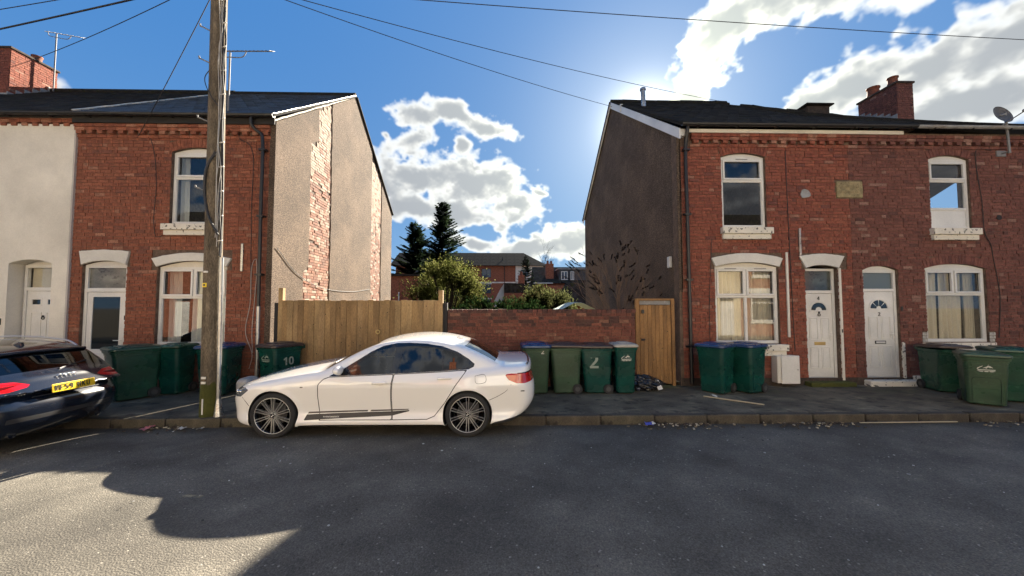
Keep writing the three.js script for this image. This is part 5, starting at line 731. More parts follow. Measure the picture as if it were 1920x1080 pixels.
function split(m, f) { // the mesh inside f < 0 and the rest
  const n = m.pos.length / 3, val = new Float32Array(n), P = m.pos, N = m.nor; for (let i = 0; i < n; i++) val[i] = f(P[3 * i], P[3 * i + 1], P[3 * i + 2], N[3 * i], N[3 * i + 1], N[3 * i + 2]);
  const mk = () => ({ pos: [], nor: [], idx: [], map: new Map() }), I = mk(), O = mk();
  const get = (t, i) => { let k = t.map.get(i); if (k === undefined) { k = t.pos.length / 3; t.map.set(i, k); t.pos.push(P[3 * i], P[3 * i + 1], P[3 * i + 2]); t.nor.push(N[3 * i], N[3 * i + 1], N[3 * i + 2]); } return k; };
  const cut = (t, i, j) => { const key = i < j ? `${i}_${j}` : `${j}_${i}`; let k = t.map.get(key); if (k !== undefined) return k; let a = i < j ? i : j, b = i < j ? j : i, fa = val[a], t0 = 0, t1 = 1, s = val[a] / (val[a] - val[b]); const at = (u) => [0, 1, 2].map((c) => lerp(P[3 * a + c], P[3 * b + c], u)), nt = (u) => [0, 1, 2].map((c) => lerp(N[3 * a + c], N[3 * b + c], u)); for (let it = 0; it < 6; it++) { const q = f(...at(s), ...nt(s)); if ((q < 0) === (fa < 0)) t0 = s; else t1 = s; s = (t0 + t1) / 2; } k = t.pos.length / 3; t.map.set(key, k); t.pos.push(...at(s)); t.nor.push(...nt(s)); return k; };
  for (let q = 0; q < m.idx.length; q += 3) {
    const v = [m.idx[q], m.idx[q + 1], m.idx[q + 2]], s = v.map((i) => val[i] < 0), c = s[0] + s[1] + s[2];
    if (c === 3 || c === 0) { const t = c ? I : O; t.idx.push(get(t, v[0]), get(t, v[1]), get(t, v[2])); continue; }
    const k = s.findIndex((b) => b === (c === 1)), A = v[k], B = v[(k + 1) % 3], D = v[(k + 2) % 3], one = c === 1 ? I : O, two = c === 1 ? O : I;
    one.idx.push(get(one, A), cut(one, A, B), cut(one, A, D)); const p = cut(two, A, B), r = cut(two, A, D); two.idx.push(p, get(two, B), get(two, D), p, get(two, D), r);
  }
  return [I, O];
}
function geoOf(m, push = 0) { const g = new THREE.BufferGeometry(), p = new Float32Array(m.pos); if (push) for (let i = 0; i < p.length; i++) p[i] += m.nor[i] * push; g.setAttribute('position', new THREE.BufferAttribute(p, 3)); g.setAttribute('normal', new THREE.Float32BufferAttribute(m.nor, 3)); g.setIndex(m.idx); const uv = new Float32Array(p.length / 3 * 2); for (let i = 0; i < uv.length / 2; i++) { uv[2 * i] = p[3 * i]; uv[2 * i + 1] = p[3 * i + 1]; } g.setAttribute('uv', new THREE.BufferAttribute(uv, 2)); return g; }
function carField(s) {
  const slope = (f) => (x) => { const d = (f(x + 0.01) - f(x - 0.01)) / 0.02; return 1 / Math.sqrt(1 + d * d); }, tab = (f) => { const N = 1200, t = new Float32Array(N + 1); for (let i = 0; i <= N; i++) t[i] = f(-1.2 + 5.6 * i / N); return (x) => t[clamp(Math.round((x + 1.2) / 5.6 * N), 0, N)]; };
  const nT = tab(slope(s.yT)), nG = tab(slope(s.yG));
  return (x, y, z) => {
    const az = Math.abs(z), t = az / 0.91, t2 = t * t, t6 = t2 * t2 * t2;
    let fl = 0; for (const xa of [0, s.base]) { const r = Math.hypot(x - xa, y - 0.335) - 0.375; if (r > -0.1 && r < 0.12) fl += 0.012 * Math.exp(-(r * r) / 0.0016); }
    const sd = (az - (s.w(x) - s.s(y) + fl)) * 0.97, tp = (y - s.yT(x) + 0.05 * t2) * nT(x);
    let d = smax(tp, sd, 0.10); d = smax(d, (s.xF(y) + 0.12 * t2 + 0.30 * t6 - x) * 0.9, 0.10); d = smax(d, (x - s.xR(y) + s.rp[0] * t2 + s.rp[1] * t6) * 0.95, 0.07); d = smax(d, s.yB(x) - y, 0.05);
    const c = clamp((1.9 - x) / 0.6, -1, 1), xe = x - 0.13 * z * z * c, g = smax((y - s.yG(xe) + 0.035 * t2) * nG(xe), (az - s.wG(x, y)) * 0.92, 0.085);
    return smin(d, Math.max(g, 0.8 - y), 0.03);
  };
}
const paintWhite = mat([0.80, 0.79, 0.76], 0.22, { clearcoat: 1, clearcoatRoughness: 0.03 }), paintNavy = mat([0.006, 0.009, 0.018], 0.25, { clearcoat: 1, clearcoatRoughness: 0.03 }), paintSilver = mat([0.36, 0.37, 0.38], 0.3, { metalness: 0.5, clearcoat: 1, clearcoatRoughness: 0.03 });
const glossBlack = mat([0.008, 0.008, 0.009], 0.12, { clearcoat: 0.6 }), carGlass = mat([0.42, 0.47, 0.46], 0.0, { transmission: 1, thickness: 0, ior: 1.7 }), privacyGlass = mat([0.07, 0.075, 0.075], 0.0, { transmission: 1, thickness: 0, ior: 1.7 }), redLens = mat([0.42, 0.006, 0.01], 0.08, { clearcoat: 1 }), darkRed = mat([0.10, 0.003, 0.006], 0.1, { clearcoat: 1 }), lampGlass = mat([0.10, 0.11, 0.12], 0.05, { clearcoat: 1 }), alloy = mat([0.58, 0.58, 0.57], 0.3, { metalness: 0.85 }), trimGrey = mat([0.03, 0.03, 0.032], 0.6), upholstery = mat([0.03, 0.028, 0.026], 0.85);
function carWheel(parent, x, z, out, spokes, r = 0.333) {
  const wl = new THREE.Group(); wl.name = 'wheel'; wl.position.set(x, r, z); if (out < 0) wl.rotation.y = Math.PI; parent.add(wl);
  const W = 0.11, tp = [[r - 0.075, -W * 0.9], [r - 0.03, -W], [r - 0.008, -W * 0.86], [r, -W * 0.6], [r, W * 0.6], [r - 0.008, W * 0.86], [r - 0.03, W], [r - 0.06, W * 0.96], [r - 0.072, W * 0.86]].map(([a, b]) => new THREE.Vector2(a, b));
  const ty = new THREE.LatheGeometry(tp, 48); ty.rotateX(Math.PI / 2); mesh('tyre', ty, M.rubber, wl);
  const rp = [[r - 0.072, W * 0.88], [r - 0.066, W * 0.93], [r - 0.078, W * 0.9], [r - 0.092, W * 0.6], [r - 0.11, W * 0.2], [r - 0.12, -W * 0.8], [0.05, -W * 0.8]].map(([a, b]) => new THREE.Vector2(a, b)); const rm = new THREE.LatheGeometry(rp, 48); rm.rotateX(Math.PI / 2); mesh('rim_barrel', rm, glossBlack, wl);
  const lip = new THREE.TorusGeometry(r - 0.073, 0.006, 6, 56); lip.translate(0, 0, W * 0.88); mesh('rim_lip', lip, alloy, wl);
  const disc = new THREE.CylinderGeometry(0.165, 0.165, 0.02, 30); disc.rotateX(Math.PI / 2); disc.translate(0, 0, 0.01); mesh('brake_disc', disc, trimGrey, wl); mesh('brake_caliper', rbx(0.06, 0.17, 0.02, 0.15, -0.02, 0.05, 0.02), trimGrey, wl);
  for (let i = 0; i < spokes; i++) for (const sgn of [-1, 1]) { const a0 = i * 2 * Math.PI / spokes + sgn * 0.10, a1 = i * 2 * Math.PI / spokes + sgn * (spokes > 6 ? 0.235 : 0.2), R0 = 0.055, R1 = r - 0.078, A = [R0 * Math.cos(a0), R0 * Math.sin(a0)], B = [R1 * Math.cos(a1), R1 * Math.sin(a1)], nx = -(B[1] - A[1]), ny = B[0] - A[0], L = Math.hypot(nx, ny), w0 = 0.0055, w1 = 0.0032; const g = poly([[A[0] + nx / L * w0, A[1] + ny / L * w0], [B[0] + nx / L * w1, B[1] + ny / L * w1], [B[0] - nx / L * w1, B[1] - ny / L * w1], [A[0] - nx / L * w0, A[1] - ny / L * w0]], 0.03); const p = g.attributes.position; for (let k = 0; k < p.count; k++) { const rr_ = Math.hypot(p.getX(k), p.getY(k)); p.setZ(k, p.getZ(k) + lerp(0.055, 0.068, sstep(0.05, 0.25, rr_))); } g.computeVertexNormals(); mesh('spoke', g, alloy, wl); }
  const hub = new THREE.CylinderGeometry(0.05, 0.062, 0.03, 24); hub.rotateX(Math.PI / 2); hub.translate(0, 0, 0.075); mesh('hub', hub, alloy, wl); const cap = new THREE.CylinderGeometry(0.031, 0.031, 0.008, 24); cap.rotateX(Math.PI / 2); cap.translate(0, 0, 0.093); mesh('hub_cap', cap, glossBlack, wl);
  for (const a of [0, Math.PI]) mesh('cap_quarter', halfDisc(0, 0, 0, 0.02, a, a + Math.PI / 2, 0.0965, 0.002), M.upvc, wl); for (let i = 0; i < 5; i++) { const b = new THREE.CylinderGeometry(0.008, 0.008, 0.012, 8); b.rotateX(Math.PI / 2); b.translate(0.042 * Math.cos(i * 1.2566), 0.042 * Math.sin(i * 1.2566), 0.09); mesh('wheel_bolt', b, trimGrey, wl); }
  return wl;
}
function buildCar(car, s, paint) {
  const f = carField(s), zAt = (x, y) => { let a = 0.2, b = 1.1; for (let i = 0; i < 40; i++) { const m = (a + b) / 2; f(x, y, m) < 0 ? a = m : b = m; } return a; }, yAt = (x, z) => { let a = 0.5, b = 1.7; for (let i = 0; i < 40; i++) { const m = (a + b) / 2; f(x, m, z) < 0 ? a = m : b = m; } return a; }, xAt = (y, z) => { let a = 2.6, b = 4.4; for (let i = 0; i < 40; i++) { const m = (a + b) / 2; f(m, y, z) < 0 ? a = m : b = m; } return a; };
  let body = surfaceNet(f, [-0.98, 0.06, -1.06], [4.06, 1.56, 1.06], 0.0235), piece;
  const take = (fn) => { let r; [r, body] = split(body, fn); return r; }, has = (m) => m.idx.length > 0;
  for (const xa of [0, s.base]) take((x, y, z) => Math.max(Math.hypot(x - xa, y - 0.335) - 0.365, 0.45 - Math.abs(z)));
  const whole = body, dlo = sdPoly(s.dlo), side = (x, y, z) => 0.4 - Math.abs(z);
  const trim = take((x, y, z) => Math.max(dlo(x, y), side(x, y, z)));
  const screen = (x0, x1, w0, w1) => (x, y, z, nx, ny) => { const c = clamp((1.9 - x) / 0.6, -1, 1), xe = x - 0.13 * z * z * c; return Math.max(x0 - xe, xe - x1, Math.abs(z) - lerp(w0, w1, clamp((xe - x0) / (x1 - x0))), 0.93 - y); };
  let t = trim, glass; s.glass.forEach(([pts, privacy], i) => { const p = sdPoly(pts); [glass, t] = split(t, (x, y) => p(x, y)); for (const sg of [1, -1]) { const [g] = split(glass, (x, y, z) => -sg * z); if (has(g)) mesh('side_window', geoOf(g, -0.004), privacy ? privacyGlass : carGlass, car); } });
  for (const sg of [1, -1]) { const [g] = split(t, (x, y, z) => -sg * z); mesh('window_surround', geoOf(g), glossBlack, car); }
  mesh('windscreen', geoOf(take(screen(...s.front))), carGlass, car); mesh('rear_window', geoOf(take(screen(...s.rear))), privacyGlass, car);
  for (const [name, material, fn] of s.patches) { const p = take(fn); for (const sg of [1, -1]) { const [g] = split(p, (x, y, z) => -sg * z); if (has(g)) mesh(name, geoOf(g, s.proud?.[name] ?? 0), material, car); } }
  for (const pts of s.doors) { const p = sdPoly(pts), d = take((x, y, z) => Math.max(p(x, y), side(x, y, z)) - 0.005), [inner] = split(d, (x, y) => p(x, y) + 0.006); for (const sg of [1, -1]) { const [g] = split(inner, (x, y, z) => -sg * z); mesh('door', geoOf(g), paint, car); } }
  for (const fn of s.gaps ?? []) take((...a) => Math.abs(fn(...a)) - 0.0045);
  mesh('body', geoOf(body), paint, car);
  { // dark inner skin with the window openings left free
    let l = whole; const all = (x, y, z) => Math.max(dlo(x, y) - 0.004, side(x, y, z)); l = split(l, all)[1]; l = split(l, screen(...s.front))[1]; l = split(l, screen(...s.rear))[1]; mesh('inner_skin', geoOf(l, -0.022), trimGrey, car); }
  for (const xa of [0, s.base]) for (const sg of [1, -1]) { const g = new THREE.CylinderGeometry(0.362, 0.362, 0.38, 36, 1, true, Math.PI / 2 - 0.4, Math.PI + 0.8); g.rotateX(Math.PI / 2); g.translate(xa, 0.335, sg * 0.68); mesh('wheel_arch', g, M.blackMatt, car); const bk = new THREE.CircleGeometry(0.36, 30); bk.translate(xa, 0.335, sg * 0.495); mesh('wheel_arch', bk, M.blackMatt, car); }
  for (const xa of [0, s.base]) for (const sg of [1, -1]) carWheel(car, xa, sg * (s.track ?? 0.785), sg, s.spokes, 0.333);
  for (const zz of [0.36, -0.36]) { mesh('seat', join([rbx(1.35, 1.85, 0.45, 0.6, zz - 0.24, zz + 0.24, 0.05), rbx(1.78, 1.92, 0.55, 1.12, zz - 0.23, zz + 0.23, 0.06)]), upholstery, car); mesh('headrest', rbx(1.86, 1.96, 1.13, 1.28, zz - 0.12, zz + 0.12, 0.045), upholstery, car); }
  mesh('rear_seat', rbx(2.45, 2.62, 0.5, 1.05, -0.62, 0.62, 0.06), upholstery, car); mesh('dashboard', rbx(0.72, 1.06, 0.72, 0.93, -0.66, 0.66, 0.06), upholstery, car);
  { const g = new THREE.TorusGeometry(0.18, 0.016, 8, 28); g.rotateY(Math.PI / 2); g.rotateZ(0.4); g.translate(1.2, 0.93, -0.36); mesh('steering_wheel', g, trimGrey, car); }
  for (const sg of [1, -1]) {
    const z0 = zAt(1.0, 0.93); const g = new THREE.SphereGeometry(1, 20, 14); g.scale(0.085, 0.062, 0.11); const p = g.attributes.position; for (let i = 0; i < p.count; i++) if (p.getX(i) > 0.02) p.setX(i, 0.02 + (p.getX(i) - 0.02) * 0.3); g.computeVertexNormals(); g.translate(0.98, 1.0, sg * (z0 + 0.10)); mesh('mirror', g, paint, car);
    mesh('mirror_arm', bar([0.95, 0.91, sg * (z0 - 0.02)], [0.97, 0.965, sg * (z0 + 0.06)], 0.02, 0.016), glossBlack, car);
    for (const [hx, hy] of s.handles) { const zz = zAt(hx, hy), g2 = new THREE.CapsuleGeometry(0.02, 0.17, 6, 12); g2.rotateZ(Math.PI / 2); g2.scale(1, 0.9, 0.8); g2.rotateZ(0.03); g2.translate(hx, hy, sg * (zz + 0.022)); mesh('door_handle', g2, paint, car); const cup = new THREE.SphereGeometry(1, 18, 10); cup.scale(0.085, 0.036, 0.01); cup.translate(hx - 0.005, hy - 0.006, sg * (zz - 0.002)); mesh('handle_cup', cup, s.cup ?? paint, car); }
  }
  { const g = poly([[0, 0], [0.17, 0], [0.155, 0.055], [0.12, 0.06]], 0.03, 0.01); g.translate(s.fin[0], yAt(s.fin[0] + 0.08, 0) - 0.02, -0.015); mesh('roof_fin', g, paint, car); }
  return { f, zAt, yAt, xAt, whole };
}
const bmwSpec = {
  base: 2.85, spokes: 10, track: 0.79, rp: [0.07, 0.26], fin: [2.52],
  yT: spline([[-0.9, 0.57], [-0.75, 0.69], [-0.6, 0.755], [-0.3, 0.835], [0, 0.895], [0.4, 0.958], [0.7, 0.985], [1.0, 0.955], [1.6, 0.955], [2.5, 0.985], [3.0, 1.02], [3.3, 1.04], [3.6, 1.042], [3.85, 1.04], [4.0, 1.02]]),
  yB: spline([[-0.9, 0.22], [-0.4, 0.17], [0.5, 0.15], [2.4, 0.155], [3.2, 0.18], [3.7, 0.24], [4, 0.33]]),
  w: spline([[-0.9, 0.84], [-0.3, 0.885], [0, 0.905], [0.6, 0.888], [1.5, 0.89], [2.4, 0.905], [2.85, 0.918], [3.3, 0.89], [4, 0.82]]),
  s: spline([[0.1, 0.09], [0.18, 0.02], [0.24, 0.004], [0.285, 0.02], [0.35, 0.044], [0.46, 0.04], [0.58, 0.022], [0.70, 0.004], [0.76, 0.0], [0.80, 0.008], [0.87, 0.03], [0.95, 0.055], [1.1, 0.12]]),
  xF: spline([[0.1, -0.64], [0.22, -0.76], [0.35, -0.78], [0.5, -0.80], [0.62, -0.79], [0.72, -0.74], [0.85, -0.60]]), xR: spline([[0.15, 3.62], [0.3, 3.78], [0.45, 3.88], [0.6, 3.905], [0.75, 3.89], [0.9, 3.85], [1.0, 3.85], [1.1, 3.875]]),
  yG: spline([[0.2, 0.76], [0.45, 0.905], [0.65, 1.01], [0.95, 1.165], [1.2, 1.282], [1.45, 1.365], [1.7, 1.404], [2.0, 1.420], [2.3, 1.408], [2.6, 1.362], [2.85, 1.288], [3.05, 1.208], [3.3, 1.09], [3.5, 0.98], [3.7, 0.86]]),
  wG: (x, y) => 0.845 - 0.40 * (y - 0.93) - 0.035 * ((x - 1.9) / 1.2) ** 2 - 0.05 * Math.max(0, x - 2.6) ** 2,
  dlo: [[0.79, 0.895], [1.0, 1.005], [1.20, 1.13], [1.38, 1.245], [1.55, 1.325], [1.75, 1.362], [1.95, 1.368], [2.2, 1.355], [2.45, 1.315], [2.68, 1.235], [2.85, 1.135], [2.945, 1.06], [2.935, 1.02], [2.86, 0.985], [2.4, 0.96], [1.7, 0.93], [1.2, 0.91]],
  glass: [[[[1.04, 0.925], [1.12, 1.02], [1.30, 1.155], [1.46, 1.255], [1.60, 1.315], [1.72, 1.335], [1.755, 1.335], [1.69, 0.95], [1.3, 0.935]], false], [[[1.80, 0.955], [1.875, 1.335], [2.05, 1.34], [2.22, 1.325], [2.40, 1.29], [2.44, 1.28], [2.46, 0.985]], true], [[[2.485, 0.987], [2.465, 1.27], [2.62, 1.215], [2.78, 1.13], [2.885, 1.06], [2.84, 1.01]], true]],
  front: [0.64, 1.40, 0.72, 0.56], rear: [2.80, 3.30, 0.52, 0.62],
  handles: [[1.56, 0.812], [2.51, 0.872]],
  doors: [[[0.672, 0.262], [0.655, 0.45], [0.645, 0.612], [0.655, 0.786], [0.72, 0.858], [0.80, 0.887], [1.2, 0.902], [1.746, 0.924], [1.728, 0.80], [1.718, 0.68], [1.714, 0.56], [1.717, 0.42], [1.732, 0.262]], [[1.744, 0.262], [1.729, 0.42], [1.726, 0.56], [1.730, 0.68], [1.740, 0.80], [1.758, 0.925], [2.4, 0.952], [2.83, 0.975], [2.667, 0.76], [2.509, 0.50], [2.36, 0.31], [2.25, 0.268]]],
  gaps: [(x, y, z) => Math.max(Math.abs(z) - 0.72 + 0.1 * sstep(-0.3, 0.6, x), x - 0.62, -0.66 - x, 0.72 - y) ],
  patches: [
    ['headlamp', lampGlass, (() => { const p = sdPoly([[-0.78, 0.585], [-0.78, 0.70], [-0.44, 0.735], [-0.36, 0.705], [-0.50, 0.60]]); return (x, y, z) => Math.max(p(x, y), 0.36 - Math.abs(z)); })()],
    ['tail_lamp', redLens, (() => { const p = sdPoly([[3.40, 0.912], [3.50, 0.925], [4.0, 0.905], [4.0, 0.79], [3.70, 0.775], [3.58, 0.785], [3.46, 0.835]]); return (x, y, z) => Math.max(p(x, y), 0.3 - Math.abs(z)); })()],
    ['lamp_trim', glossBlack, (() => { const p = sdPoly([[3.56, 0.928], [4.0, 0.945], [4.0, 0.905], [3.60, 0.918]]); return (x, y, z) => Math.max(p(x, y), 0.3 - Math.abs(z)); })()],
    ['grille', glossBlack, (x, y, z) => Math.max(x + 0.55, Math.abs(Math.abs(z) - 0.17) - 0.14, 0.47 - y, y - 0.70)],
    ['lower_intake', trimGrey, (x, y, z) => Math.max(x + 0.5, Math.abs(z) - 0.55, 0.22 - y, y - 0.40)],
    ['rear_diffuser', trimGrey, (() => { const p = sdPoly([[3.1, 0.0], [3.22, 0.215], [3.64, 0.30], [3.86, 0.40], [4.1, 0.46], [4.1, 0.0]]); return (x, y) => p(x, y); })()],
    ['side_skirt', glossBlack, (x, y, z) => Math.max(y - 0.188, 0.36 - x, x - 2.5)],
  ],
};
function whiteCar(label, pos, roll, turn, group) {
  const car = thing('white_saloon_car', label, 'car', pos, turn, group); car.rotation.order = 'YXZ'; car.rotation.x = roll;
  const b = buildCar(car, bmwSpec, paintWhite), { zAt, yAt, xAt, whole } = b;
  const strip = (name, pts, m, push) => { const p = sdPoly(pts), [g] = split(whole, (x, y, z) => Math.max(p(x, y), 0.4 - z)); mesh(name, geoOf(g, push), m, car); const [k] = split(whole, (x, y, z) => Math.max(p(x, y), 0.4 + z)); mesh(name, geoOf(k, push), m, car); };
  const decal = mat([0.025, 0.024, 0.026], 0.45), decal2 = mat([0.07, 0.06, 0.055], 0.45);
  strip('side_stripe', [[0.45, 0.262], [0.485, 0.342], [1.739, 0.378], [2.08, 0.402], [1.739, 0.318]], decal, 0.002); strip('upper_stripe', [[0.492, 0.352], [0.50, 0.378], [2.125, 0.418], [2.10, 0.408], [1.739, 0.388]], decal2, 0.002);
  { const g = flat(text('M PERFORMANCE', 0.02, 0.002)); const z = zAt(0.82, 0.305); g.translate(0.84, 0.308, z + 0.004); mesh('stripe_lettering', g, M.upvc, car); }
  for (const sg of [1, -1]) { mesh('headlamp_unit', join([flat(new THREE.SphereGeometry(0.028, 12, 8).translate(-0.60, 0.655, sg * (zAt(-0.60, 0.655) - 0.018))), flat(new THREE.SphereGeometry(0.026, 12, 8).translate(-0.52, 0.665, sg * (zAt(-0.52, 0.665) - 0.016)))]), M.chrome, car); }
  { const pts = []; for (let i = 0; i <= 14; i++) { const z = lerp(-0.6, 0.6, i / 14), x = xAt(0.95, z) - 0.02; pts.push([x - 0.03, yAt(x - 0.06, z) + 0.002, z]); } mesh('boot_spoiler', tube(pts, 0.016, 8, 40), glossBlack, car); }
  { const z = zAt(0.45, 0.76); mesh('side_badge', rbx(0.40, 0.44, 0.745, 0.757, z - 0.004, z + 0.004, 0.002), glossBlack, car); }
  for (const sg of [1, -1]) for (const pts of [[[3.17, 0.545], [3.30, 0.60], [3.42, 0.675], [3.50, 0.775]], [[-0.36, 0.47], [-0.42, 0.54], [-0.47, 0.60]], [[2.96, 0.90], [3.1, 0.915], [3.12, 0.82], [2.98, 0.80], [2.96, 0.90]]]) mesh('panel_seam', tube(pts.map(([x, y]) => [x, y, sg * (zAt(x, y) - 0.0005)]), 0.0035, 5, 24), M.black, car);
  for (const sg of [1, -1]) mesh('exhaust_tip', flat(new THREE.CylinderGeometry(0.045, 0.045, 0.14, 16, 1, true).rotateZ(Math.PI / 2).translate(3.66, 0.27, sg * 0.5)), M.chrome, car);
  mesh('wiper', bar([0.70, yAt(0.70, 0.42) + 0.008, 0.42], [0.68, yAt(0.68, -0.15) + 0.008, -0.15], 0.008), M.black, car);
  mesh('rear_bumper_slot', rbx(3.60, 3.70, 0.66, 0.675, zAt(3.65, 0.667) - 0.01, zAt(3.65, 0.667) + 0.003, 0.003), M.black, car);
  return car;
}
const bmw = whiteCar('white four-door saloon with dark side stripe parked half on pavement by the fence', [-3.39, 0.026, -6.44], 0.034, 0);
{
  const spec = { ...bmwSpec, base: 2.81, spokes: 5, track: 0.78, rp: [0.10, 0.26], fin: [2.95],
    yT: spline([[-0.9, 0.6], [-0.7, 0.72], [-0.4, 0.83], [0, 0.90], [0.4, 0.95], [0.7, 0.985], [1.0, 0.965], [2, 0.97], [3, 1.0], [3.5, 1.02], [3.9, 1.0]]),
    xR: spline([[0.15, 3.52], [0.28, 3.70], [0.42, 3.80], [0.55, 3.835], [0.66, 3.825], [0.71, 3.79], [0.76, 3.755], [0.9, 3.73], [1.0, 3.70], [1.1, 3.66]]),
    s: spline([[0.1, 0.10], [0.2, 0.03], [0.28, 0.012], [0.40, 0.02], [0.55, 0.01], [0.7, 0.0], [0.85, 0.006], [0.93, 0.03], [1.0, 0.06], [1.1, 0.12]]),
    yG: spline([[0.2, 0.78], [0.45, 0.91], [0.65, 1.01], [0.95, 1.165], [1.2, 1.28], [1.5, 1.37], [1.8, 1.415], [2.2, 1.435], [2.6, 1.425], [3.0, 1.385], [3.2, 1.345], [3.34, 1.285], [3.46, 1.20], [3.6, 1.08], [3.72, 0.96], [3.82, 0.85]]),
    wG: (x, y) => 0.85 - 0.36 * (y - 0.93) - 0.03 * ((x - 1.9) / 1.2) ** 2 - 0.03 * Math.max(0, x - 2.8) ** 2,
    dlo: [[0.79, 0.9], [1.0, 1.01], [1.2, 1.13], [1.4, 1.25], [1.6, 1.33], [1.9, 1.365], [2.4, 1.36], [2.9, 1.32], [3.15, 1.27], [3.28, 1.19], [3.30, 1.10], [3.2, 1.02], [2.4, 0.975], [1.5, 0.935]],
    glass: [[[[1.05, 0.935], [1.3, 1.15], [1.5, 1.27], [1.66, 1.325], [1.75, 1.335], [1.72, 0.96]], false], [[[1.8, 0.965], [1.84, 1.338], [2.4, 1.33], [2.5, 1.32], [2.52, 1.0]], true], [[[2.57, 1.003], [2.56, 1.315], [2.9, 1.28], [3.12, 1.22], [3.22, 1.14], [3.18, 1.04]], true]],
    rear: [3.36, 3.62, 0.60, 0.66], handles: [[1.56, 0.83], [2.5, 0.86]], gaps: [],
    doors: [[[0.672, 0.262], [0.645, 0.612], [0.655, 0.786], [0.80, 0.887], [1.74, 0.93], [1.735, 0.8], [1.70, 0.567], [1.742, 0.262]], [[1.752, 0.262], [1.712, 0.567], [1.755, 0.93], [2.4, 0.96], [2.75, 0.97], [2.64, 0.76], [2.50, 0.50], [2.36, 0.31], [2.25, 0.268]]],
    patches: [
      ['tail_lamp', redLens, (() => { const p = sdPoly([[0.40, 0.905], [0.52, 0.955], [1.0, 0.985], [1.0, 0.835], [0.62, 0.845], [0.44, 0.875]]); return (x, y, z) => Math.max(p(Math.abs(z), y), 3.32 - x); })()],
      ['tailgate', paintNavy, (() => { const p = sdPoly([[-0.70, 0.72], [-0.66, 1.04], [0.66, 1.04], [0.70, 0.72]]); return (x, y, z) => Math.max(p(z, y), 3.3 - x) + 0.003; })()],
      ['number_plate_recess', trimGrey, (x, y, z) => Math.max(y - 0.50, 0.44 - y, 3.5 - x, Math.abs(z) - 0.62)],
      ['headlamp', lampGlass, (() => { const p = sdPoly([[-0.78, 0.585], [-0.78, 0.70], [-0.44, 0.735], [-0.36, 0.705], [-0.50, 0.60]]); return (x, y, z) => Math.max(p(x, y), 0.36 - Math.abs(z)); })()],
      ['grille', glossBlack, (x, y, z) => Math.max(x + 0.5, Math.abs(z) - 0.34, 0.3 - y, y - 0.72)],
    ] };
  const car = thing('estate_car', 'dark navy estate car with yellow rear plate MF59 HKU parked at the kerb', 'car', [-10.0, 0.0, -5.45]);
  const { xAt, yAt, zAt } = buildCar(car, spec, paintNavy), plateMat = mat([0.74, 0.50, 0.02], 0.35), Y = 0.815, px = xAt(Y, 0) + 0.006, lean = 0.12;
  const onRear = (g, y, z, out = 0) => { g.rotateZ(lean); g.translate(xAt(y, z) + 0.004 + out, y, z); return g; }, face = (g) => { g.rotateY(Math.PI / 2); return g; };
  mesh('number_plate', onRear(rbx(0, 0.012, -0.056, 0.056, -0.26, 0.26, 0.008), Y, 0, 0.004), plateMat, car); { let z = -0.215; const parts = []; for (const ch of 'MF59 HKU') { if (ch === ' ') { z += 0.035; continue; } const g = text(ch, 0.076, 0.002); g.computeBoundingBox(); const w = g.boundingBox.max.x - g.boundingBox.min.x; g.scale(0.043 / w, 1, 1); g.rotateY(Math.PI / 2); g.translate(0.0165, 0, -z - 0.0); parts.push(flat(g)); z += 0.0575; } mesh('plate_lettering', onRear(join(parts), Y, 0, 0.004), M.black, car); }
  for (let i = 0; i < 4; i++) { const z = (i - 1.5) * 0.052; mesh('badge_ring', onRear(flat(new THREE.TorusGeometry(0.03, 0.0055, 8, 26).rotateY(Math.PI / 2)), 0.945, z, 0.006), M.chrome, car); }
  mesh('badge_letters', onRear(flat(face(text('A4', 0.045, 0.008))), 0.795, 0.47, 0), M.chrome, car); mesh('badge_letters', onRear(flat(face(text('2.0 TDI', 0.028, 0.006))), 0.79, -0.42, 0), M.chrome, car);
  mesh('chrome_strip', onRear(rbx(0, 0.012, -0.006, 0.006, -0.40, 0.40, 0.004), 0.735, 0), trimGrey, car);
  { const pts = []; for (let i = 0; i <= 12; i++) { const z = lerp(-0.6, 0.6, i / 12); pts.push([3.37 - 0.14 * z * z, yAt(3.33 - 0.1 * z * z, z) + 0.006, z]); } mesh('roof_spoiler', tube(pts, 0.024, 8, 40), paintNavy, car); }
  mesh('rear_wiper', bar([xAt(1.05, 0) + 0.012, 1.05, 0], [xAt(1.11, -0.42) + 0.01, 1.11, -0.42], 0.009), M.black, car);
  for (const sg of [1, -1]) { const pts = []; for (let i = 0; i <= 12; i++) { const x = lerp(1.5, 3.2, i / 12); pts.push([x, yAt(x, sg * 0.60) + (i === 0 || i === 12 ? 0.0 : 0.035), sg * 0.60]); } mesh('roof_rail', tube(pts, 0.014, 8, 50), M.steel, car); mesh('exhaust_tip', flat(new THREE.CylinderGeometry(0.04, 0.04, 0.16, 16, 1, true).rotateZ(Math.PI / 2).translate(3.60, 0.28, sg * 0.5)), M.chrome, car); mesh('reverse_lamp', (() => { const g = rbx(-0.004, 0.006, -0.018, 0.018, -0.09, 0.09, 0.008); g.rotateZ(lean); g.translate(xAt(0.90, sg * 0.6) + 0.002, 0.90, sg * 0.6); return g; })(), darkRed, car); }
}
{ // a copy parked across the street, which the house windows mirror
  const c = bmw.clone(); top(c, 'white_saloon_car', 'white saloon parked on the opposite side of the street facing number 4', 'car'); c.position.set(5.6, 0, 1.75); c.rotation.set(0, 0, 0);
}

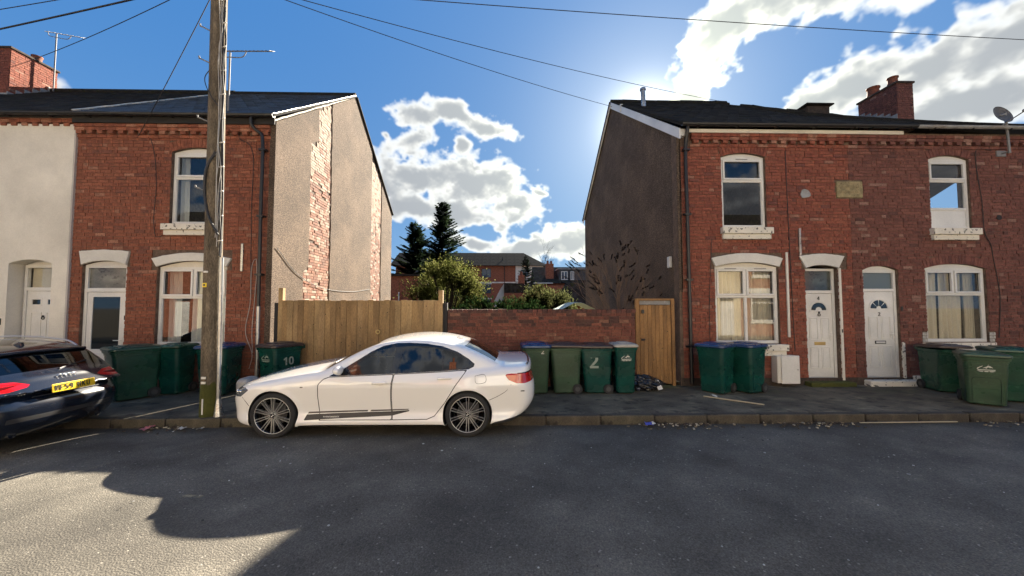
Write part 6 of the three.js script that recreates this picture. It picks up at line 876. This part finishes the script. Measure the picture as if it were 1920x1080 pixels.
// ---------------------------------------------------------------- plants beyond the wall
const leafMat = (r = 0.8, tr = 0.35) => mat([1, 1, 1], r, { vertexColors: true, transmission: tr, thickness: 0 });
const LEAF = leafMat(), NEEDLE = leafMat(0.9, 0.15), bark = mat([0.07, 0.055, 0.04], 0.95, { map: T.bark });
class Leaves { // small pointed faces gathered into one crown
  constructor() { this.p = []; this.n = []; this.c = []; }
  add(x, y, z, dx, dy, dz, l, w, col, q) { const L = Math.hypot(dx, dy, dz) || 1; dx /= L; dy /= L; dz /= L; let ux = q() - 0.5, uy = q() - 0.5, uz = q() - 0.5; const k = ux * dx + uy * dy + uz * dz; ux -= k * dx; uy -= k * dy; uz -= k * dz; const U = Math.hypot(ux, uy, uz) || 1; ux *= w / U; uy *= w / U; uz *= w / U; const m = [x + dx * l * 0.45, y + dy * l * 0.45, z + dz * l * 0.45], A = [x, y, z], B = [m[0] + ux, m[1] + uy, m[2] + uz], D = [m[0] - ux, m[1] - uy, m[2] - uz], E = [x + dx * l, y + dy * l, z + dz * l]; const nx = dy * uz - dz * uy, ny = dz * ux - dx * uz, nz = dx * uy - dy * ux, N = Math.hypot(nx, ny, nz) || 1; this.p.push(...A, ...B, ...E, ...A, ...E, ...D); for (let i = 0; i < 6; i++) { this.n.push(nx / N, ny / N, nz / N); this.c.push(...col); } }
  mesh(name, m, parent) { const g = new THREE.BufferGeometry(); g.setAttribute('position', new THREE.Float32BufferAttribute(this.p, 3)); g.setAttribute('normal', new THREE.Float32BufferAttribute(this.n, 3)); g.setAttribute('color', new THREE.Float32BufferAttribute(this.c, 3)); return mesh(name, g, m, parent); }
}
function conifer(label, pos, H, Rb, seed, cols, opts = {}) {
  const t = thing('conifer', label, 'tree', pos), q = rng(seed), L = new Leaves(), start = opts.start ?? 0.06, gap = opts.gap ?? 0.24; mesh('trunk', bar([0, 0, 0], [0, H * 0.97, 0], 0.018 * H, 0.02, 9), bark, t); const limbs = [];
  for (let y = H * start; y < H * 0.985; y += gap * (0.6 + 0.6 * (1 - y / H))) { const u = (y - H * start) / (H * (1 - start)), n = Math.round(5 + 3 * q()), rad = Rb * Math.pow(1 - u, opts.pow ?? 0.8) * (opts.bulge ? 0.75 + 0.4 * Math.sin(u * 3) : 1) + 0.05;
    for (let i = 0; i < n; i++) { const a = q() * 6.283, len = rad * (opts.ragged ? 0.45 + 0.75 * q() : 0.62 + 0.52 * q()), rise = lerp(-0.12, 0.75, u) + (q() - 0.5) * 0.2, ca = Math.cos(a), sa = Math.sin(a); if (len > 0.5) limbs.push(bar([0, y, 0], [ca * len * 0.8, y + rise * len * 0.8 - 0.05 * len, sa * len * 0.8], 0.012 + 0.008 * len, 0.008, 4));
      const m = Math.ceil(len / (opts.step ?? 0.075)); for (let k = 1; k <= m; k++) { const s = k / m, bx_ = ca * len * s, by = y + rise * len * s - 0.22 * len * s * s + 0.16 * len * s * s * s, bz = sa * len * s, col = cols[Math.floor(q() * cols.length)]; for (let e = 0; e < (opts.sprays ?? 3); e++) { const sg = e % 2 ? 1 : -1, sp = 0.55 + 0.5 * q(); L.add(bx_, by, bz, ca * (1 - sp * 0.5) - sa * sp * sg, (q() - 0.55) * 0.5, sa * (1 - sp * 0.5) + ca * sp * sg, (opts.leaf ?? 0.26) * (0.6 + 0.7 * q()) * (1.15 - 0.5 * s), (opts.leaf ?? 0.26) * 0.13, col, q); } } } }
  for (let k = 0; k < 10; k++) L.add(0, H * (0.95 + 0.004 * k), 0, (q() - 0.5) * 0.6, 1, (q() - 0.5) * 0.6, 0.3, 0.03, cols[0], q);
  mesh('limbs', join(limbs), bark, t).userData.kind = 'stuff'; L.mesh('crown', NEEDLE, t); return t;
}
function bush(name, label, pos, rx, ry, rz, n, leaf, seed, cols, opts = {}) {
  const t = thing(name, label, opts.category ?? 'bush', pos, 0, opts.group), q = rng(seed), L = new Leaves(), stems = [], clumps = [];
  for (let i = 0; i < (opts.clumps ?? 40); i++) { const a = q() * 6.283, e = Math.acos(1 - q() * 1.25), r = 0.5 + 0.5 * Math.pow(q(), 0.6); const c = [rx * r * Math.sin(e) * Math.cos(a), ry * (0.42 + 0.56 * r * Math.cos(e)), rz * r * Math.sin(e) * Math.sin(a), 0.16 + 0.2 * q()]; if (c[1] < 0.05) c[1] = 0.1; clumps.push(c); if (i % 2 === 0) stems.push(tube([[0.1 * c[0], 0, 0.1 * c[2]], [0.45 * c[0], 0.45 * c[1], 0.45 * c[2]], c.slice(0, 3)], 0.012 + 0.006 * ry, 4, 5)); }
  for (let i = 0; i < n; i++) { const c = clumps[Math.floor(q() * clumps.length)], s = c[3] * Math.max(rx, ry) * 0.62, g = () => (q() + q() + q() - 1.5) * 0.9; const x = c[0] + g() * s, y = Math.max(0.02, c[1] + g() * s * 0.9), z = c[2] + g() * s, col = cols[Math.floor(q() * cols.length)]; const up = opts.upright ?? 0.3; L.add(x, y, z, q() - 0.5 + x * 0.15, q() - 0.5 + up, q() - 0.5 + z * 0.15, leaf * (0.6 + 0.8 * q()), leaf * 0.22, col, q); }
  mesh('stems', join(stems), bark, t).userData.kind = 'stuff'; L.mesh('foliage', LEAF, t); return t;
}
const dk = [[0.03, 0.055, 0.026], [0.042, 0.07, 0.034], [0.022, 0.04, 0.022], [0.055, 0.085, 0.04]], ol = [[0.20, 0.23, 0.06], [0.27, 0.29, 0.09], [0.14, 0.17, 0.045], [0.34, 0.35, 0.14]], gr = [[0.17, 0.19, 0.075], [0.23, 0.25, 0.11], [0.12, 0.14, 0.055]];
conifer('tall dark conifer with ragged crown rising behind olive bush', [-5.7, 0.1, -34], 11.4, 3.8, 401, dk, { pow: 0.78, sprays: 4, leaf: 0.36, gap: 0.27, ragged: 1 });
conifer('shorter dark conifer against the rear corner of pebbledash gable', [-8.6, 0.1, -35.5], 9.9, 3.8, 402, dk, { pow: 0.82, sprays: 4, leaf: 0.36, gap: 0.28, ragged: 1 });
conifer('small dark spruce in front of white end of apartment block', [2.5, 0.1, -42], 7.5, 2.1, 403, [[0.016, 0.024, 0.016], [0.022, 0.032, 0.022]], { pow: 0.9, gap: 0.34, sprays: 3, leaf: 0.3 });
bush('olive_bush', 'large sunlit olive-green bush behind the end post of fence', [-4.2, 0.1, -27], 2.6, 4.9, 2.2, 15000, 0.17, 411, ol, { clumps: 75 });
bush('laurel_hedge', 'low dark green hedge just behind the garden wall beside fence', [-0.6, 0.1, -14], 1.6, 2.05, 0.7, 7000, 0.13, 412, [[0.02, 0.045, 0.015], [0.03, 0.06, 0.02], [0.015, 0.03, 0.012]], { clumps: 50 });
bush('laurel_hedge', 'low dark hedge further along behind the garden wall', [0.9, 0.1, -15.5], 1.2, 2.05, 0.7, 5000, 0.13, 413, [[0.02, 0.045, 0.015], [0.03, 0.06, 0.02]], { clumps: 40 });
bush('feathery_shrub', 'pale green feathery shrub below the dormer house beyond wall', [2.7, 0.1, -24], 1.9, 3.0, 1.5, 9000, 0.16, 414, gr, { clumps: 60, upright: 0.7 });
bush('feathery_shrub', 'small brownish shrub beside dark hedge beyond wall', [0.6, 0.1, -22], 0.9, 2.35, 0.8, 2600, 0.14, 415, [[0.10, 0.09, 0.045], [0.08, 0.085, 0.03]], { clumps: 30, upright: 0.8 });
function bareTree(name, label, pos, H, seed, opts = {}) {
  const t = thing(name, label, opts.category ?? 'tree', pos), q = rng(seed), out = [], heads = [];
  const grow = (p, d, len, r, depth) => { const b = [p[0] + d[0] * len, p[1] + d[1] * len, p[2] + d[2] * len], mid = [lerp(p[0], b[0], 0.5) + (q() - 0.5) * len * 0.12, lerp(p[1], b[1], 0.5), lerp(p[2], b[2], 0.5) + (q() - 0.5) * len * 0.12]; out.push(bar(p, mid, r, r * 0.85, 5), bar(mid, b, r * 0.85, r * 0.66, 5)); if (depth === 0) { if (opts.heads && q() < opts.heads) heads.push([b, d]); return; } const n = 2 + (q() < 0.6 ? 1 : 0); for (let i = 0; i < n; i++) { const s = opts.spread ?? 0.55; const e = [d[0] + (q() - 0.5) * 2 * s, d[1] + (q() - 0.5) * s + 0.12, d[2] + (q() - 0.5) * 2 * s], L = Math.hypot(...e); grow(i && q() < 0.5 ? mid : b, e.map((v) => v / L), len * (0.62 + 0.25 * q()), r * 0.62, depth - 1); } };
  const n = opts.stems ?? 1; for (let i = 0; i < n; i++) { const a = (q() - 0.5) * (n > 1 ? 1.15 : 0.05), c = (q() - 0.5) * (n > 1 ? 0.6 : 0.05), L = Math.hypot(a, 1, c); grow([(q() - 0.5) * 0.15 * (n > 1), 0, (q() - 0.5) * 0.1], [a / L, 1 / L, c / L], H * (opts.first ?? 0.3) * (0.8 + 0.4 * q()), opts.r ?? H * 0.018, opts.depth ?? 5); }
  mesh('branches', join(out), opts.bark ?? bark, t).userData.kind = 'stuff';
  if (heads.length) { const L = new Leaves(); for (const [p, d] of heads) { const lean = [d[0] * 1.2 + (q() - 0.5) * 0.5, d[1] * 0.5 + (q() - 0.4) * 0.4, d[2]]; for (let k = 0; k < 26; k++) L.add(p[0] + lean[0] * 0.008 * k, p[1] + lean[1] * 0.008 * k, p[2] + lean[2] * 0.008 * k, lean[0] + (q() - 0.5), lean[1] + (q() - 0.5), lean[2] + (q() - 0.5), 0.05, 0.009, [0.085, 0.045, 0.03], q); } L.mesh('seed_heads', LEAF, t); }
  return t;
}
bareTree('buddleia_shrub', 'leafless shrub with dark seed heads against the brown pebbledash gable', [3.22, 0.15, -9.75], 3.5, 421, { stems: 7, depth: 4, first: 0.32, r: 0.017, spread: 0.36, heads: 0.3, category: 'shrub', bark: mat([0.17, 0.11, 0.075], 0.95) });
bareTree('bare_tree', 'leafless tree rising above hipped end of the apartment roof', [5.2, 0, -108], 15.5, 431, { depth: 6, r: 0.16, first: 0.34 });
bareTree('bare_tree', 'leafless tree above the far brick chimney', [10.6, 0, -108], 14.5, 432, { depth: 6, r: 0.16, first: 0.34 });

// ---------------------------------------------------------------- buildings beyond the gap
const farBrick = mat([0.44, 0.155, 0.085], 0.9, { map: T.grain }), farRoof = mat([0.085, 0.072, 0.06], 1.0, { specularIntensity: 0.1, map: T.slate }), farGlass = mat([0.05, 0.07, 0.10], 0.05, { ior: 1.6 }), farFrame = mat([0.04, 0.045, 0.05], 0.5);
function farWindow(parent, x, y, w, h, z, frame, lintelMat) { const g = new THREE.Group(); g.name = 'window'; parent.add(g); mesh('frame', join([frameRect(x - w / 2, x + w / 2, y, y + h, z - 0.05, z + 0.05, 0.1), bx(x - 0.05, x + 0.05, y + 0.1, y + h - 0.1, z - 0.04, z + 0.03)]), frame, g); mesh('pane', bx(x - w / 2 + 0.1, x + w / 2 - 0.1, y + 0.1, y + h - 0.1, z - 0.03, z + 0.012), farGlass, g); if (lintelMat) mesh('lintel', bx(x - w / 2 - 0.15, x + w / 2 + 0.15, y + h, y + h + 0.25, z - 0.03, z + 0.06), lintelMat, g); }
{
  const b = thing('apartment_block', 'three-storey red brick apartment block with white end bay and hipped brown roof', 'building', [0, 0, -75]); b.scale.y = 1.06;
  mesh('wall', bx(-22, 2.35, 0, 9.4, -12, 0), farBrick, b); mesh('white_bay', bx(2.35, 8.0, 0, 9.4, -12, 0.15), M.whitePaint, b); mesh('string_course', bx(-22, 2.3, 6.05, 6.3, 0, 0.08), M.cream, b); mesh('downpipe', bar([0.1, 0, 0.1], [0.1, 9.4, 0.1], 0.07), M.black, b);
  { const v = [], e = 9.4, r = 12.7, q4 = (a, c, d, f) => v.push(...a, ...c, ...d, ...a, ...d, ...f); const A = [-23, e, 0.8], B = [8.9, e, 0.8], Cc = [8.9, e, -12.8], Dd = [-23, e, -12.8], E = [-23, r, -6], F = [4.3, r, -6]; q4(A, B, F, E); v.push(...B, ...Cc, ...F); q4(Cc, Dd, E, F); q4(A, B, Cc, Dd); const g = new THREE.BufferGeometry(); g.setAttribute('position', new THREE.Float32BufferAttribute(v, 3)); g.computeVertexNormals(); mesh('roof', uvm(g), farRoof, b); }
  for (const x of [-17, -12.4, -8, -3.6]) for (const y of [1.2, 4.1, 7.1]) farWindow(b, x, y, 1.9, 1.75, 0.02, farFrame, y < 7 ? M.cream : null);
  for (const x of [4.2, 6.7]) for (const y of [1.4, 4.3, 7.3]) farWindow(b, x, y, 1.6, 1.3, 0.17, farFrame);
  mesh('roof_vent', bar([-0.3, 10.4, -2], [-0.3, 11.3, -2], 0.1), M.black, b);
}
{
  const b = thing('outhouse', 'white-gabled slate outhouse with small chimney beyond the shrubs', 'building', [1.6, 0, -38]);
  mesh('wall', bx(-1.6, 2.2, 0, 3.2, -5, 0), farBrick, b); mesh('gable', (() => { const g = poly([[-2.6, 0], [-1.6, 0], [-1.6, 4.2], [-2.0, 3.6], [-2.6, 2.4]], 4.0); g.translate(0, 0, -4.5); return g; })(), M.whitePaint, b);
  mesh('roof', (() => { const g = poly([[-1.6, 3.2], [2.4, 2.2], [2.4, 2.35], [0.4, 4.2], [-1.6, 4.25]], 4.6); g.translate(0, 0, -4.8); return g; })(), farRoof, b);
  const c = new THREE.Group(); c.name = 'chimney'; b.add(c); mesh('stack', rbx(-0.1, 0.55, 3.6, 5.1, -1.2, -0.6, 0.02), farBrick, c); mesh('chimney_pot', bar([0.22, 5.1, -0.9], [0.22, 5.5, -0.9], 0.16, 0.13), M.terracotta, c);
}
{
  const b = thing('dormer_house', 'brick terraced house with grey flat-roofed dormer and white windows beyond the gap', 'house', [0, 0, -50]);
  mesh('wall', bx(4.6, 13, 0, 4.9, -9, 0), farBrick, b); mesh('side_wall', bx(3.8, 8.6, 0, 4.4, 0, 4), farBrick, b);
  { const v = [], q4 = (a, c, d, f) => v.push(...a, ...c, ...d, ...a, ...d, ...f); q4([4.2, 4.9, 0.5], [13.4, 4.9, 0.5], [13.4, 7.6, -4.5], [4.2, 7.6, -4.5]); q4([4.2, 4.9, -9.5], [13.4, 4.9, -9.5], [13.4, 7.6, -4.5], [4.2, 7.6, -4.5]); v.push(4.2, 4.9, 0.5, 4.2, 4.9, -9.5, 4.2, 7.6, -4.5); const g = new THREE.BufferGeometry(); g.setAttribute('position', new THREE.Float32BufferAttribute(v, 3)); g.computeVertexNormals(); mesh('roof', uvm(g), farRoof, b); }
  const d = new THREE.Group(); d.name = 'dormer'; b.add(d); mesh('cheek', bx(7.6, 13, 5.0, 6.85, -4.4, -0.4), mat([0.10, 0.11, 0.125], 0.7, { map: T.slate }), d); mesh('flat_roof', bx(7.4, 13.2, 6.85, 7.02, -4.5, -0.2), M.lead, d);
  for (const [x, w] of [[8.3, 0.9], [9.4, 0.5]]) farWindow(b, x, 5.4, w, 1.2, -0.36, M.upvc);
  farWindow(b, 9.5, 2.6, 1.0, 1.2, 0.03, M.upvc, M.whitePaint); farWindow(b, 11.2, 2.6, 1.0, 1.2, 0.03, M.upvc, M.whitePaint);
  mesh('lean_to_roof', bx(5.6, 9.2, 2.7, 2.95, 4.0, 5.4), M.upvc, b); mesh('lean_to', bx(5.9, 9.0, 0, 2.7, 4, 5.2), farBrick, b); mesh('downpipe', bar([10.4, 0, 0.1], [10.4, 4.8, 0.1], 0.06), M.upvc, b);
  const c = new THREE.Group(); c.name = 'chimney'; b.add(c); mesh('stack', rbx(5.8, 6.9, 5.5, 7.7, -1.6, -0.8, 0.02), farBrick, c); for (const x of [6.1, 6.6]) mesh('chimney_pot', bar([x, 7.7, -1.2], [x, 8.15, -1.2], 0.16, 0.13), M.terracotta, c); mesh('gutter', bx(4.0, 6.6, 4.85, 4.97, 0.5, 0.62), M.upvc, b);
}
{ const b = thing('rear_extension', 'dark slate-roofed brick extension touching the edge of the brown gable', 'building', [0, 0, -26]); mesh('wall', bx(4.6, 9, 0, 1.9, -6, 0), farBrick, b); mesh('roof', (() => { const v = []; const q4 = (a, c, d, f) => v.push(...a, ...c, ...d, ...a, ...d, ...f); q4([4.0, 1.9, 0.3], [9.2, 1.9, 0.3], [9.2, 3.6, -1.2], [4.6, 3.6, -1.2]); q4([4.0, 1.9, -6.2], [9.2, 1.9, -6.2], [9.2, 3.6, -1.2], [4.6, 3.6, -1.2]); v.push(4.0, 1.9, 0.3, 4.0, 1.9, -6.2, 4.6, 3.6, -1.2); const g = new THREE.BufferGeometry(); g.setAttribute('position', new THREE.Float32BufferAttribute(v, 3)); g.computeVertexNormals(); return uvm(g); })(), farRoof, b); }
{ const b = thing('garden_shed', 'dark flat-roofed shed behind the rear corner of pebbledash gable', 'shed', [0, 0, -30]); mesh('wall', bx(-14, -7.0, 0, 4.3, -4, 0), farBrick, b); mesh('flat_roof', bx(-14.2, -6.8, 4.3, 4.45, -4.2, 0.2), farRoof, b); mesh('downpipe', bar([-8.5, 0, 0.08], [-8.5, 3.0, 0.08], 0.05), M.upvc, b); }
{ const g = new THREE.PlaneGeometry(2.4, 1.8, 20, 14), p = g.attributes.position; g.rotateX(-Math.PI / 2); for (let i = 0; i < p.count; i++) { const x = p.getX(i), z = p.getZ(i); p.setY(i, 1.78 + 0.26 * Math.exp(-((x - 0.2) ** 2) / 0.25) - 0.12 * Math.abs(x) + 0.05 * vnoise3(x * 4, z * 4, 2)); } g.computeVertexNormals(); const c = thing('tarpaulin_shelter', 'pale green tarpaulin stretched over poles just behind the garden wall', 'shelter', [2.4, 0, -13.4]); mesh('tarpaulin', uvm(g), mat([0.34, 0.42, 0.36], 0.6), c); for (const [x, z] of [[-1.1, 0.8], [1.1, 0.8], [-1.1, -0.8], [1.1, -0.8]]) mesh('pole', bar([x, 0, z], [x, 1.66, z], 0.025), M.galvanised, c); }

// ---------------------------------------------------------------- the sunlit terrace across the street, behind the viewer: it lights and is mirrored by this side
{
  const kinds = { cream: M.buff, white: M.whitePaint, brick: farBrick, dark: farBrick }, ZO = 5.0;
  const row = [[-21.8, 'brick', 'plain brick terraced house'], [-17.8, 'cream', 'cream rendered terraced house'], [-13.8, 'cream', 'ivory terraced house with white windows'], [-9.8, 'cream', 'pale cream terraced house'], [-5.8, 'brick', 'red brick terraced house with low sills'], [-1.8, 'white', 'whitewashed terraced house'], [2.2, 'cream', 'buff rendered terraced house'], [6.2, 'white', 'white painted terraced house'], [10.2, 'cream', 'sand-coloured terraced house near the end'], [14.2, 'brick', 'last brick terraced house']];
  row.forEach(([x, k, what], i) => {
    const h = thing('opposite_house', `${what} across the street, number ${i + 1} along the sunlit row`, 'house', [x, 0, ZO], 0, 'terrace across the street'), w = kinds[k];
    mesh('wall', bx(0, 3.995, 0, 5.6, 0, 7), w, h);
    mesh('roof', (() => { const g = poly([[-0.35, 5.5], [3.5, 8.3], [7.35, 5.5]], 3.995); g.rotateY(-Math.PI / 2); const u = g; u.translate(3.995, 0, 0); return uvm(u); })(), M.slate, h);
    const win = (x0, x1, y0, y1) => { const g = new THREE.Group(); g.name = 'window'; h.add(g); mesh('frame', join([frameRect(x0, x1, y0, y1, -0.05, 0.0, 0.07), bx(x0 + 0.07, x1 - 0.07, lerp(y0, y1, 0.62), lerp(y0, y1, 0.62) + 0.06, -0.045, -0.002)]), M.upvc, g); mesh('pane', bx(x0 + 0.06, x1 - 0.06, y0 + 0.06, y1 - 0.06, -0.03, -0.012), x === 2.2 && y0 > 3 ? M.clearPane ??= mat([0.05, 0.055, 0.06], 0.05) : k === 'cream' ? M.netPane ??= mat([0.34, 0.35, 0.33], 0.3) : M.darkPane ??= mat([0.03, 0.035, 0.04], 0.1), g); mesh('sill', bx(x0 - 0.1, x1 + 0.1, y0 - 0.14, y0 - 0.01, -0.12, 0), M.whitePaint, g); mesh('lintel', bx(x0 - 0.1, x1 + 0.1, y1 + 0.01, y1 + 0.25, -0.03, 0), M.whitePaint, g); };
    win(0.6, 2.0, 1.0, 2.7); win(0.75, 1.85, 3.7, 5.05); const d = new THREE.Group(); d.name = 'door'; h.add(d); mesh('leaf', bx(2.75, 3.55, 0.15, 2.15, -0.03, 0), M.upvc, d); mesh('fanlight', bx(2.75, 3.55, 2.2, 2.6, -0.02, 0), M.darkPane ??= mat([0.03, 0.035, 0.04], 0.1), d);
    if (i % 2) { const c = new THREE.Group(); c.name = 'chimney'; h.add(c); mesh('stack', bx(-0.35, 0.35, 7.2, 9.2, 2.9, 4.1), farBrick, c); for (const z of [3.2, 3.8]) mesh('chimney_pot', bar([0, 9.2, z], [0, 9.6, z], 0.15, 0.12), M.terracotta, c); }
  });
}
renderer.render(scene, camera);
